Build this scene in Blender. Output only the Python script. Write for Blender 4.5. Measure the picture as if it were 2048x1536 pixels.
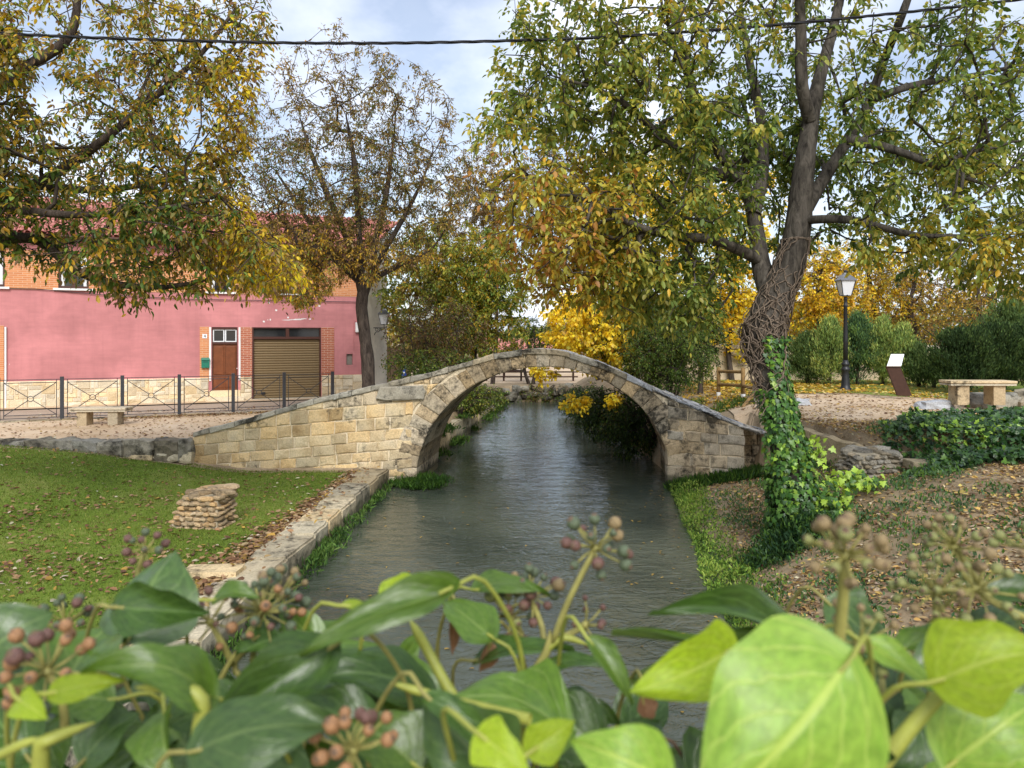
import bpy, bmesh, math, random
import numpy as np
from mathutils import Vector, Matrix

for _o in list(bpy.data.objects):
    bpy.data.objects.remove(_o)
SC = bpy.context.scene
COL = SC.collection
rad = math.radians

# ------------------------------------------------------------------ camera
CAMZ = 3.16            # eye above the water (z = 0)
F = 1500.0             # focal length in pixels of the 2048 px wide photograph
cam_d = bpy.data.cameras.new('camera')
cam = bpy.data.objects.new('camera', cam_d)
COL.objects.link(cam)
cam.location = (0, 0, CAMZ)
cam.rotation_euler = (rad(90), 0, 0)
cam_d.sensor_width = 36
cam_d.lens = 36 * F / 2048
cam_d.shift_y = -93 / 2048
cam_d.clip_start = 0.02
cam_d.clip_end = 3000
cam_d.dof.use_dof = True
cam_d.dof.focus_distance = 15
cam_d.dof.aperture_fstop = 12.0
SC.camera = cam

# ------------------------------------------------------------------ sky, sun, exposure
SUN_EL, SUN_AZ = rad(40), rad(172)       # compass angle the sun stands at (0 = +Y, clockwise)
world = bpy.data.worlds.new('World')
SC.world = world
world.use_nodes = True
wn, wl = world.node_tree.nodes, world.node_tree.links
wn.clear()
w_out = wn.new('ShaderNodeOutputWorld')
w_bg = wn.new('ShaderNodeBackground')
w_bg.inputs['Strength'].default_value = 0.072
w_sky = wn.new('ShaderNodeTexSky')
w_sky.sky_type = 'NISHITA'
w_sky.sun_disc = False
w_sky.sun_elevation = SUN_EL
w_sky.sun_rotation = SUN_AZ
w_sky.dust_density = 1.5
w_co = wn.new('ShaderNodeTexCoord')
w_sep = wn.new('ShaderNodeSeparateXYZ')
wl.new(w_co.outputs['Generated'], w_sep.inputs[0])
w_add = wn.new('ShaderNodeMath'); w_add.operation = 'ADD'; w_add.inputs[1].default_value = 0.35
wl.new(w_sep.outputs['Z'], w_add.inputs[0])
w_abs = wn.new('ShaderNodeMath'); w_abs.operation = 'MAXIMUM'; w_abs.inputs[1].default_value = 0.1
wl.new(w_add.outputs[0], w_abs.inputs[0])
w_dx = wn.new('ShaderNodeMath'); w_dx.operation = 'DIVIDE'
w_dy = wn.new('ShaderNodeMath'); w_dy.operation = 'DIVIDE'
wl.new(w_sep.outputs['X'], w_dx.inputs[0]); wl.new(w_abs.outputs[0], w_dx.inputs[1])
wl.new(w_sep.outputs['Y'], w_dy.inputs[0]); wl.new(w_abs.outputs[0], w_dy.inputs[1])
w_cmb = wn.new('ShaderNodeCombineXYZ')
wl.new(w_dx.outputs[0], w_cmb.inputs[0]); wl.new(w_dy.outputs[0], w_cmb.inputs[1])
w_cmb.inputs[2].default_value = 4.3
w_noi = wn.new('ShaderNodeTexNoise')
w_noi.inputs['Scale'].default_value = 2.1
w_noi.inputs['Detail'].default_value = 6
w_noi.inputs['Roughness'].default_value = 0.55
wl.new(w_cmb.outputs[0], w_noi.inputs['Vector'])
w_rmp = wn.new('ShaderNodeValToRGB')
w_rmp.color_ramp.elements[0].position = 0.42
w_rmp.color_ramp.elements[0].color = (0.3, 0.3, 0.3, 1)
w_rmp.color_ramp.elements[1].position = 0.66
w_rmp.color_ramp.elements[1].color = (0.97, 0.97, 0.97, 1)
wl.new(w_noi.outputs['Fac'], w_rmp.inputs[0])
w_noi2 = wn.new('ShaderNodeTexNoise')
w_noi2.inputs['Scale'].default_value = 3.7
w_noi2.inputs['Detail'].default_value = 5
wl.new(w_cmb.outputs[0], w_noi2.inputs['Vector'])
w_cl = wn.new('ShaderNodeValToRGB')
w_cl.color_ramp.elements[0].position = 0.3
w_cl.color_ramp.elements[0].color = (5.4, 5.9, 7.2, 1)
w_cl.color_ramp.elements[1].position = 0.62
w_cl.color_ramp.elements[1].color = (7.5, 7.8, 8.5, 1)
wl.new(w_noi2.outputs['Fac'], w_cl.inputs[0])
w_mix = wn.new('ShaderNodeMixRGB')
wl.new(w_rmp.outputs[0], w_mix.inputs[0])
wl.new(w_sky.outputs[0], w_mix.inputs[1])
wl.new(w_cl.outputs[0], w_mix.inputs[2])
wl.new(w_mix.outputs[0], w_bg.inputs['Color'])
wl.new(w_bg.outputs[0], w_out.inputs['Surface'])

sun_d = bpy.data.lights.new('sun', 'SUN')
sun = bpy.data.objects.new('sun', sun_d)
COL.objects.link(sun)
sun_d.energy = 1.5
sun_d.angle = rad(30)
sun_d.color = (1, 0.98, 0.94)
_sd = Vector((math.sin(SUN_AZ) * math.cos(SUN_EL), math.cos(SUN_AZ) * math.cos(SUN_EL), math.sin(SUN_EL)))
sun.rotation_euler = _sd.to_track_quat('Z', 'Y').to_euler()
sun.location = (0, 0, 40)

SC.view_settings.view_transform = 'Standard'
SC.view_settings.look = 'None'
SC.view_settings.gamma = 1.0
SC.view_settings.exposure = 1.3
SC.view_settings.use_curve_mapping = False
SC.render.engine = 'CYCLES'
SC.cycles.max_bounces = 6
SC.cycles.diffuse_bounces = 3
SC.cycles.glossy_bounces = 3
SC.cycles.transmission_bounces = 4
SC.cycles.transparent_max_bounces = 4
SC.cycles.use_denoising = True
SC.cycles.caustics_reflective = False
SC.cycles.caustics_refractive = False

# ------------------------------------------------------------------ helpers
def S(r, g, b):
    f = lambda c: ((c / 255) / 12.92 if c <= 10 else (((c / 255) + 0.055) / 1.055) ** 2.4)
    return (f(r), f(g), f(b))

def P(px, py, d):
    """Point at depth d that the photograph shows at pixel (px, py)."""
    return np.array([(px - 1024) / F * d, d, CAMZ - (py - 675) / F * d])

def tag(o, label, cat, group=None):
    o['label'] = label
    o['category'] = cat
    if group:
        o['group'] = group
    return o

def structure(o):
    o['kind'] = 'structure'
    return o

def stuff(o):
    o['kind'] = 'stuff'
    return o

def empty(name, loc=(0, 0, 0), rz=0.0):
    o = bpy.data.objects.new(name, None)
    o.location = loc
    o.rotation_euler = (0, 0, rz)
    o.empty_display_size = 0.2
    COL.objects.link(o)
    return o

def link(name, me, parent=None, loc=None, rot=None, scale=None):
    o = bpy.data.objects.new(name, me)
    COL.objects.link(o)
    if parent is not None:
        o.parent = parent
    if loc is not None:
        o.location = loc
    if rot is not None:
        o.rotation_euler = rot
    if scale is not None:
        o.scale = scale
    return o

def np_mesh(name, V, Fs, mat, smooth=False, col=None, uv=None):
    """V (n,3); Fs: array (m,k) or list of such arrays."""
    me = bpy.data.meshes.new(name)
    V = np.asarray(V, dtype=np.float32)
    if not isinstance(Fs, list):
        Fs = [Fs]
    Fs = [np.asarray(f, dtype=np.int32) for f in Fs if len(f)]
    me.vertices.add(len(V))
    me.vertices.foreach_set('co', V.ravel())
    tot = np.concatenate([np.full(len(f), f.shape[1], dtype=np.int32) for f in Fs])
    idx = np.concatenate([f.ravel() for f in Fs])
    me.loops.add(len(idx))
    me.loops.foreach_set('vertex_index', idx)
    me.polygons.add(len(tot))
    me.polygons.foreach_set('loop_start', np.concatenate([[0], np.cumsum(tot)[:-1]]).astype(np.int32))
    me.polygons.foreach_set('loop_total', tot)
    if smooth:
        me.polygons.foreach_set('use_smooth', np.ones(len(tot), dtype=bool))
    if uv is not None:
        ul = me.uv_layers.new(name='UVMap')
        ul.data.foreach_set('uv', np.asarray(uv, dtype=np.float32)[idx].ravel())
    me.update(calc_edges=True)
    if col is not None:
        at = me.color_attributes.new('Col', 'FLOAT_COLOR', 'POINT')
        c4 = np.ones((len(V), 4), dtype=np.float32)
        c4[:, :3] = col
        at.data.foreach_set('color', c4.ravel())
    if mat:
        me.materials.append(mat)
    return me

class MB:
    """collects boxes, tubes and lathes into one mesh"""
    def __init__(self):
        self.v, self.f = [], []

    def add(self, V, Fs):
        n = len(self.v)
        self.v += [tuple(map(float, v)) for v in V]
        self.f += [tuple(i + n for i in f) for f in Fs]
        return self

    def box(self, x0, x1, y0, y1, z0, z1):
        return self.add([(x0, y0, z0), (x1, y0, z0), (x1, y1, z0), (x0, y1, z0), (x0, y0, z1), (x1, y0, z1), (x1, y1, z1), (x0, y1, z1)],
                        [(3, 2, 1, 0), (4, 5, 6, 7), (0, 1, 5, 4), (1, 2, 6, 5), (2, 3, 7, 6), (3, 0, 4, 7)])

    def quad(self, a, b, c, d):
        return self.add([a, b, c, d], [(0, 1, 2, 3)])

    def lathe(self, prof, n=16, c=(0, 0)):
        V, Fs = [], []
        for r, z in prof:
            for k in range(n):
                a = 2 * math.pi * k / n
                V.append((c[0] + r * math.cos(a), c[1] + r * math.sin(a), z))
        for i in range(len(prof) - 1):
            for k in range(n):
                Fs.append((i * n + k, i * n + (k + 1) % n, (i + 1) * n + (k + 1) % n, (i + 1) * n + k))
        Fs.append(tuple(range(n - 1, -1, -1)))
        Fs.append(tuple((len(prof) - 1) * n + k for k in range(n)))
        return self.add(V, Fs)

    def tube(self, pts, r, n=8):
        V, Fs = tube_np(np.asarray(pts, float), np.broadcast_to(np.asarray(r, float), (len(pts),)), n)
        self.add(V, [tuple(f) for f in Fs])
        m = len(pts)
        b = len(self.v) - m * n
        self.f.append(tuple(b + k for k in range(n - 1, -1, -1)))
        self.f.append(tuple(b + (m - 1) * n + k for k in range(n)))
        return self

    def build(self, name, mat, parent=None, loc=None, rot=None, smooth=False, bevel=0.0):
        me = bpy.data.meshes.new(name)
        me.from_pydata(self.v, [], self.f)
        if bevel:
            bm = bmesh.new()
            bm.from_mesh(me)
            bmesh.ops.recalc_face_normals(bm, faces=bm.faces)
            bmesh.ops.bevel(bm, geom=list(bm.edges), offset=bevel, segments=2, affect='EDGES', profile=0.6)
            bm.to_mesh(me)
            bm.free()
        if smooth:
            me.polygons.foreach_set('use_smooth', np.ones(len(me.polygons), dtype=bool))
        me.update()
        me.materials.append(mat)
        return link(name, me, parent, loc, rot)

def norm(a):
    return a / np.maximum(np.linalg.norm(a, axis=-1, keepdims=True), 1e-9)

def tube_np(pts, r, n=8, rough=0.0, rng=None):
    m = len(pts)
    t = np.gradient(pts, axis=0)
    t = norm(t)
    ref = np.array([0.31, 0.9, 0.29])
    s = np.cross(t, ref)
    bad = np.linalg.norm(s, axis=1) < 0.2
    s[bad] = np.cross(t[bad], np.array([1.0, 0, 0.1]))
    s = norm(s)
    u = np.cross(t, s)
    a = np.arange(n) * 2 * np.pi / n
    rr = np.asarray(r)[:, None] * np.ones((m, n))
    if rough and rng is not None:
        lob = 1 + rough * np.sin(a[None, :] * 3 + np.linspace(0, 5, m)[:, None]) * 0.6
        rr = rr * lob * (1 + rough * rng.normal(0, 0.5, (m, n)))
    V = pts[:, None, :] + rr[..., None] * (np.cos(a)[None, :, None] * s[:, None, :] + np.sin(a)[None, :, None] * u[:, None, :])
    V = V.reshape(-1, 3)
    i = np.arange(m - 1)[:, None] * n
    k = np.arange(n)[None, :]
    k2 = (k + 1) % n
    Fs = np.stack([i + k, i + k2, i + n + k2, i + n + k], axis=-1).reshape(-1, 4)
    return V, Fs

def catmull(pts, step):
    pts = np.asarray(pts, float)
    if len(pts) < 2:
        return pts
    p = np.vstack([2 * pts[0] - pts[1], pts, 2 * pts[-1] - pts[-2]])
    out = []
    for i in range(1, len(p) - 2):
        seg = np.linalg.norm(p[i + 1, :3] - p[i, :3])
        m = max(2, int(math.ceil(seg / step)))
        for k in range(m):
            t = k / m
            a, b, c, d = p[i - 1], p[i], p[i + 1], p[i + 2]
            out.append(0.5 * ((2 * b) + (-a + c) * t + (2 * a - 5 * b + 4 * c - d) * t * t + (-a + 3 * b - 3 * c + d) * t ** 3))
    out.append(p[-2])
    return np.array(out)

def vnoise(Pt, scale=1.0, seed=0):
    """value noise 0..1 at points (n,3)"""
    q = np.asarray(Pt, float) * scale + seed * 17.31 + 1000
    i = np.floor(q).astype(np.int64)
    f = q - i
    f = f * f * (3 - 2 * f)
    r = 0
    for dx in (0, 1):
        for dy in (0, 1):
            for dz in (0, 1):
                h = (i[:, 0] + dx) * 73856093 ^ (i[:, 1] + dy) * 19349663 ^ (i[:, 2] + dz) * 83492791
                h = (h ^ (h >> 13)) * 1274126177 & 0x7fffffff
                h = (h ^ (h >> 15)) & 0xffff
                w = (f[:, 0] if dx else 1 - f[:, 0]) * (f[:, 1] if dy else 1 - f[:, 1]) * (f[:, 2] if dz else 1 - f[:, 2])
                r = r + w * (h / 65535.0)
    return r

def sstep(a, b, x):
    t = np.clip((x - a) / (b - a), 0, 1)
    return t * t * (3 - 2 * t)

# ------------------------------------------------------------------ materials
class M:
    """small node-material builder"""
    def __init__(self, name, rough=0.8, spec=0.3):
        self.m = bpy.data.materials.new(name)
        self.m.use_nodes = True
        self.n, self.l = self.m.node_tree.nodes, self.m.node_tree.links
        self.b = self.n['Principled BSDF']
        self.b.inputs['Roughness'].default_value = rough
        self.b.inputs['Specular IOR Level'].default_value = spec
        self.out = self.n['Material Output']
        self._co = None

    def node(self, t, **kw):
        n = self.n.new(t)
        for k, v in kw.items():
            if k in n.inputs:
                n.inputs[k].default_value = v
            else:
                setattr(n, k, v)
        return n

    def co(self, kind='Object', scale=(1, 1, 1)):
        c = self.node('ShaderNodeTexCoord')
        mp = self.node('ShaderNodeMapping')
        mp.inputs['Scale'].default_value = scale
        self.l.new(c.outputs[kind], mp.inputs[0])
        return mp.outputs[0]

    def world(self, scale=(1, 1, 1)):
        g = self.node('ShaderNodeNewGeometry')
        mp = self.node('ShaderNodeMapping')
        mp.inputs['Scale'].default_value = scale
        self.l.new(g.outputs['Position'], mp.inputs[0])
        return mp.outputs[0]

    def noise(self, scale, detail=4, rough=0.55, vec=None, dist=0.0):
        n = self.node('ShaderNodeTexNoise')
        n.inputs['Scale'].default_value = scale
        n.inputs['Detail'].default_value = detail
        n.inputs['Roughness'].default_value = rough
        n.inputs['Distortion'].default_value = dist
        if vec is not None:
            self.l.new(vec, n.inputs['Vector'])
        return n.outputs['Fac']

    def ramp(self, fac, stops):
        r = self.node('ShaderNodeValToRGB')
        e = r.color_ramp.elements
        while len(e) < len(stops):
            e.new(0.5)
        for k, (p, c) in enumerate(stops):
            e[k].position = p
            e[k].color = (c, c, c, 1) if isinstance(c, (int, float)) else (*c[:3], 1)
        self.l.new(fac, r.inputs[0])
        return r.outputs[0]

    def mix(self, fac, a, b, mode='MIX'):
        n = self.node('ShaderNodeMixRGB', blend_type=mode)
        for s, v in ((n.inputs[0], fac), (n.inputs[1], a), (n.inputs[2], b)):
            if isinstance(v, (int, float)):
                s.default_value = v if s == n.inputs[0] else (v, v, v, 1)
            elif isinstance(v, tuple):
                s.default_value = (*v[:3], 1)
            else:
                self.l.new(v, s)
        return n.outputs[0]

    def math(self, op, a, b=0.0):
        n = self.node('ShaderNodeMath', operation=op)
        for s, v in ((n.inputs[0], a), (n.inputs[1], b)):
            if isinstance(v, (int, float)):
                s.default_value = v
            else:
                self.l.new(v, s)
        return n.outputs[0]

    def objrand(self):
        return self.node('ShaderNodeObjectInfo').outputs['Random']

    def attr(self, name='Col'):
        a = self.node('ShaderNodeAttribute')
        a.attribute_name = name
        return a.outputs['Color']

    def base(self, c):
        if isinstance(c, tuple):
            self.b.inputs['Base Color'].default_value = (*c[:3], 1)
        else:
            self.l.new(c, self.b.inputs['Base Color'])
        return self

    def bump(self, h, strength=0.3, dist=0.02):
        n = self.node('ShaderNodeBump')
        n.inputs['Strength'].default_value = strength
        n.inputs['Distance'].default_value = dist
        self.l.new(h, n.inputs['Height'])
        self.l.new(n.outputs[0], self.b.inputs['Normal'])
        return self

def stone_mat(name, c1, c2, c3, dark=0.0, darkc=(0.03, 0.028, 0.022), rough=0.9, spot=9.0, vary=0.35):
    m = M(name, rough, 0.15)
    w = m.world()
    big = m.noise(2.3, 4, 0.6, w)
    fine = m.noise(38, 4, 0.7, w)
    base = m.ramp(big, [(0.3, c1), (0.52, c2), (0.72, c3)])
    rnd = m.objrand()
    base = m.mix(1.0, base, m.ramp(rnd, [(0.0, 1 - vary), (0.5, 1.0), (1.0, 1 + vary * 0.5)]), 'MULTIPLY')
    tint = m.ramp(m.math('FRACT', m.math('MULTIPLY', rnd, 7.13)), [(0, (1.08, 0.98, 0.82)), (0.5, (1, 1, 1)), (1, (0.93, 0.98, 1.06))])
    base = m.mix(1.0, base, tint, 'MULTIPLY')
    base = m.mix(0.55, base, m.ramp(fine, [(0.3, 0.45), (0.55, 1.0), (0.75, 1.25)]), 'MULTIPLY')
    if name in ('ring_stone', 'golden_ashlar', 'grey_ashlar', 'quay_stone'):
        spz = m.node('ShaderNodeSeparateXYZ')
        m.l.new(w, spz.inputs[0])
        lvl = m.math('ADD', spz.outputs['Z'], m.math('MULTIPLY', m.noise(5, 4, 0.6, w), -0.35))
        base = m.mix(m.ramp(lvl, [(0.0, 0.75), (0.10, 0.0)]), base, (0.05, 0.055, 0.03))
    if dark:
        dn = m.noise(spot, 6, 0.72, w)
        dn2 = m.noise(1.6, 3, 0.5, w)
        f = m.ramp(m.math('ADD', m.math('MULTIPLY', dn, 0.6), m.math('MULTIPLY', dn2, 0.5)), [(0.62 - dark * 0.22, 0.0), (0.74 - dark * 0.18, 0.92)])
        base = m.mix(f, base, darkc)
    m.base(base)
    h = m.math('ADD', m.noise(14, 5, 0.65, w), m.math('MULTIPLY', fine, 0.6))
    m.bump(h, 0.7, 0.025)
    return m.m

def simple_mat(name, c, rough=0.7, spec=0.3, metal=0.0, vary=0.15, scale=12, bump=0.0):
    m = M(name, rough, spec)
    n = m.noise(scale, 4, 0.6, m.co())
    m.base(m.mix(1.0, c, m.ramp(n, [(0.25, 1 - vary), (0.75, 1 + vary)]), 'MULTIPLY'))
    m.b.inputs['Metallic'].default_value = metal
    if bump:
        m.bump(m.noise(scale * 2, 5, 0.6, m.co()), bump, 0.01)
    return m.m

def leaf_mat(name, transl=0.35, rough=0.55, spec=0.25):
    m = M(name, rough, spec)
    c = m.attr()
    m.base(c)
    tr = m.node('ShaderNodeBsdfTranslucent')
    m.l.new(m.mix(1.0, c, (1.25, 1.2, 0.7), 'MULTIPLY'), tr.inputs['Color'])
    mx = m.node('ShaderNodeMixShader')
    mx.inputs[0].default_value = transl
    m.l.new(m.b.outputs[0], mx.inputs[1])
    m.l.new(tr.outputs[0], mx.inputs[2])
    m.l.new(mx.outputs[0], m.out.inputs['Surface'])
    return m.m

def bark_mat(name, c1, c2, scale=6):
    m = M(name, 0.92, 0.1)
    v = m.world((scale, scale, scale * 0.28))
    n = m.noise(2.2, 6, 0.7, v, 0.6)
    m.base(m.ramp(n, [(0.32, c1), (0.62, c2), (0.75, tuple(x * 1.35 for x in c2))]))
    m.bump(n, 0.9, 0.03)
    return m.m

MT = {}
MT['ashlar'] = stone_mat('golden_ashlar', S(186, 160, 120), S(216, 194, 154), S(206, 188, 156), dark=0.1, vary=0.3)
MT['ashlar_grey'] = stone_mat('grey_ashlar', S(168, 154, 132), S(194, 180, 156), S(182, 170, 148), dark=0.34, spot=6, vary=0.2)
MT['ring'] = stone_mat('ring_stone', S(172, 154, 126), S(202, 184, 154), S(190, 174, 150), dark=0.4, spot=11)
MT['cap'] = stone_mat('cap_stone', S(146, 138, 122), S(178, 170, 152), S(164, 158, 144), dark=0.3, spot=8)
MT['slate'] = stone_mat('slate_paving', S(158, 158, 158), S(190, 190, 190), S(172, 170, 166), dark=0.2, spot=13, rough=0.6, vary=0.3)
MT['mortar'] = stone_mat('mortar', S(210, 192, 160), S(226, 210, 180), S(216, 200, 172), dark=0.05)
MT['darkstone'] = stone_mat('dark_stone', S(112, 108, 96), S(150, 144, 128), S(132, 126, 114), dark=0.45, spot=5)
MT['quay'] = stone_mat('quay_stone', S(172, 158, 130), S(200, 186, 156), S(186, 172, 144), dark=0.24, spot=7)
MT['cobble'] = stone_mat('cobble_stone', S(150, 128, 98), S(176, 152, 118), S(160, 142, 118), dark=0.15, vary=0.5)
MT['rubblemortar'] = stone_mat('rubble_mortar', S(168, 156, 132), S(186, 174, 150), S(176, 162, 140), dark=0.2)
MT['greycobble'] = stone_mat('grey_cobble', S(128, 120, 106), S(158, 150, 134), S(140, 134, 122), dark=0.2, vary=0.5)
MT['plinth'] = stone_mat('plinth_stone', S(206, 190, 160), S(224, 208, 178), S(212, 198, 172), dark=0.0, vary=0.25)
MT['bench'] = stone_mat('bench_stone', S(186, 172, 144), S(204, 190, 164), S(194, 180, 154), dark=0.12, vary=0.1)
MT['benchleg'] = stone_mat('bench_leg_stone', S(168, 152, 126), S(184, 168, 140), S(176, 160, 134), dark=0.12, vary=0.1)
MT['concrete'] = stone_mat('concrete', S(140, 130, 108), S(166, 154, 130), S(150, 140, 118), dark=0.3, spot=4)
MT['iron'] = simple_mat('black_iron', S(34, 35, 38), 0.45, 0.4)
MT['roofmetal'] = simple_mat('grey_lantern_roof', S(96, 98, 104), 0.35, 0.5)
MT['fence'] = simple_mat('dark_grey_metal', S(52, 54, 58), 0.5, 0.4)
MT['corten'] = simple_mat('brown_steel', S(66, 44, 34), 0.6, 0.3, vary=0.25)
MT['whitepanel'] = simple_mat('white_panel', S(232, 234, 236), 0.35, 0.4, vary=0.02)
MT['wood'] = simple_mat('round_timber', S(140, 112, 72), 0.8, 0.2, vary=0.3)
MT['doorwood'] = simple_mat('brown_door_wood', S(118, 66, 36), 0.45, 0.4, vary=0.25, scale=7)
MT['darkwood'] = simple_mat('dark_brown_frame', S(74, 42, 32), 0.5, 0.4)
MT['shutter'] = simple_mat('ochre_shutter', S(122, 102, 70), 0.45, 0.4, vary=0.06)
MT['white'] = simple_mat('white_paint', S(226, 224, 220), 0.6, 0.3, vary=0.05)
MT['curtain'] = simple_mat('white_curtain', S(228, 228, 228), 0.9, 0.1, vary=0.05)
MT['mailbox'] = simple_mat('green_enamel', S(28, 112, 90), 0.4, 0.5, vary=0.1)
MT['blue'] = simple_mat('blue_sign', S(28, 76, 168), 0.4, 0.4, vary=0.1)
MT['meter'] = simple_mat('grey_hatch', S(132, 126, 116), 0.6, 0.3)
MT['cable'] = simple_mat('black_cable', S(30, 30, 34), 0.6, 0.3)
MT['bark'] = bark_mat('grey_bark', S(38, 35, 32), S(98, 92, 84))
MT['barkdark'] = bark_mat('dark_bark', S(40, 34, 30), S(86, 76, 68))
MT['vine'] = bark_mat('dead_vine', S(84, 72, 62), S(150, 134, 118), 20)
MT['leaf'] = leaf_mat('tree_leaf', 0.42, 0.45, 0.35)
MT['litter'] = leaf_mat('dry_leaf', 0.15, 0.7, 0.2)
MT['ivy'] = leaf_mat('climbing_ivy_leaf', 0.2, 0.4, 0.4)
MT['grass'] = leaf_mat('grass_blade', 0.35, 0.6, 0.2)
MT['needle'] = leaf_mat('conifer_spray', 0.25, 0.7, 0.15)

def glass_mat():
    m = M('window_glass', 0.08, 0.6)
    m.base(S(38, 40, 42))
    return m.m
MT['glass'] = glass_mat()

def lampglass():
    m = M('milky_lamp_glass', 0.25, 0.5)
    m.base(S(236, 238, 242))
    m.b.inputs['Transmission Weight'].default_value = 0.25
    return m.m
MT['lampglass'] = lampglass()

def plaster(name, c, chips=False):
    m = M(name, 0.85, 0.15)
    w = m.co()
    n = m.noise(0.9, 5, 0.6, w)
    st = m.noise(3.0, 4, 0.6, m.co('Object', (0.5, 1, 3)))
    b = m.mix(1.0, c, m.ramp(n, [(0.3, 0.8), (0.7, 1.1)]), 'MULTIPLY')
    b = m.mix(0.5, b, m.ramp(st, [(0.35, 0.9), (0.65, 1.08)]), 'MULTIPLY')
    if chips:
        pt = m.noise(0.45, 2, 0.4, w, 0.4)
        b = m.mix(1.0, b, m.ramp(pt, [(0.47, 0.93), (0.5, 1.0), (0.58, 1.0), (0.61, 1.06)]), 'MULTIPLY')
        sk = m.noise(2.2, 5, 0.65, m.co('Object', (3.0, 1, 0.22)))
        b = m.mix(0.28, b, m.ramp(sk, [(0.32, 0.78), (0.5, 1.0), (0.7, 1.08)]), 'MULTIPLY')
        ch = m.noise(5.5, 2, 0.4, w)
        b = m.mix(m.ramp(ch, [(0.80, 0.0), (0.81, 1.0)]), b, S(222, 206, 196))
    m.base(b)
    m.bump(m.noise(30, 5, 0.6, w), 0.25, 0.01)
    return m.m
MT['pink'] = plaster('pink_plaster', S(194, 129, 129), True)
MT['whiteplaster'] = plaster('stained_white_plaster', S(220, 212, 198))
MT['brownplaster'] = plaster('brown_plaster', S(152, 126, 96))

def brick_mat(name, a, b, mort, sc):
    m = M(name, 0.85, 0.2)
    t = m.node('ShaderNodeTexBrick')
    cmb = m.node('ShaderNodeCombineXYZ')
    sp = m.node('ShaderNodeSeparateXYZ')
    m.l.new(m.co(), sp.inputs[0])
    m.l.new(sp.outputs['X'], cmb.inputs[0])
    m.l.new(sp.outputs['Z'], cmb.inputs[1])
    m.l.new(cmb.outputs[0], t.inputs['Vector'])
    t.inputs['Color1'].default_value = (*a, 1)
    t.inputs['Color2'].default_value = (*b, 1)
    t.inputs['Mortar'].default_value = (*mort, 1)
    t.inputs['Scale'].default_value = sc
    t.inputs['Mortar Size'].default_value = 0.018
    t.inputs['Brick Width'].default_value = 0.75
    t.inputs['Row Height'].default_value = 0.2
    m.base(t.outputs['Color'])
    m.bump(t.outputs['Fac'], -0.5, 0.01)
    return m.m
MT['brick'] = brick_mat('orange_brick', S(204, 138, 92), S(190, 122, 80), S(206, 176, 146), 3.0)
MT['redbrick'] = brick_mat('red_brick', S(178, 102, 74), S(160, 86, 62), S(206, 184, 164), 3.0)

def tile_mat():
    m = M('clay_roof_tile', 0.8, 0.2)
    n = m.noise(6, 4, 0.6, m.world())
    m.base(m.ramp(n, [(0.3, S(150, 84, 76)), (0.55, S(184, 118, 106)), (0.75, S(206, 158, 148))]))
    return m.m
MT['rooftile'] = tile_mat()

def water_mat():
    m = M('river_water', 0.04, 0.5)
    m.b.inputs['IOR'].default_value = 1.33
    big = m.noise(0.5, 3, 0.5, m.world())
    m.base(m.ramp(big, [(0.35, S(60, 67, 58)), (0.65, S(84, 89, 76))]))
    n1 = m.noise(0.9, 2, 0.4, m.world((1.0, 0.8, 1)), 0.6)
    n2 = m.noise(2.4, 3, 0.55, m.world((0.8, 1.3, 1)), 1.6)
    n3 = m.noise(7.5, 3, 0.55, m.world((0.8, 1.4, 1)), 0.8)
    h = m.math('ADD', m.math('MULTIPLY', n1, 0.55), m.math('ADD', m.math('MULTIPLY', n2, 0.5), m.math('MULTIPLY', n3, 0.15)))
    m.bump(h, 1.0, 0.045)
    return m.m
MT['water'] = water_mat()

def ground_mat(name, cols, sc=3.0, speck=None, bump=0.5):
    m = M(name, 0.95, 0.1)
    w = m.world()
    n = m.math('ADD', m.math('MULTIPLY', m.noise(sc * 0.25, 4, 0.6, w), 0.6), m.math('MULTIPLY', m.noise(sc * 3, 5, 0.7, w), 0.4))
    b = m.ramp(n, cols)
    f = m.noise(70, 3, 0.7, w)
    b = m.mix(0.6, b, m.ramp(f, [(0.3, 0.6), (0.7, 1.3)]), 'MULTIPLY')
    m.base(b)
    m.bump(m.noise(24, 6, 0.7, w), bump, 0.03)
    return m.m
MT['soil'] = ground_mat('bank_soil', [(0.35, S(116, 100, 78)), (0.5, S(152, 134, 108)), (0.68, S(178, 160, 132))])
MT['sand'] = ground_mat('sandy_path', [(0.35, S(172, 146, 114)), (0.5, S(198, 174, 144)), (0.66, S(208, 188, 162))], bump=0.25)
MT['lawn'] = ground_mat('mossy_lawn', [(0.36, S(80, 92, 38)), (0.5, S(102, 122, 46)), (0.66, S(134, 136, 74))], 2.0)
MT['asphalt'] = ground_mat('pale_road', [(0.35, S(150, 134, 116)), (0.5, S(168, 152, 134)), (0.66, S(176, 160, 142))], bump=0.15)
MT['verge'] = ground_mat('grass_verge', [(0.36, S(86, 106, 44)), (0.5, S(112, 126, 58)), (0.66, S(150, 140, 76))], 2.0)

# ------------------------------------------------------------------ terrain
def xl(y):
    return np.interp(y, [-6, 0, 6, 10, 16, 18.4, 24, 35, 40], [-3.4, -3.2, -2.95, -2.82, -2.64, -2.15, -1.6, -0.5, -0.3])

def xr(y):
    return np.interp(y, [-6, 0, 7, 9.4, 11.7, 16, 18.4, 24, 35, 40], [2.1, 2.2, 2.35, 2.54, 2.86, 3.4, 3.62, 3.5, 2.6, 2.4])

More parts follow.
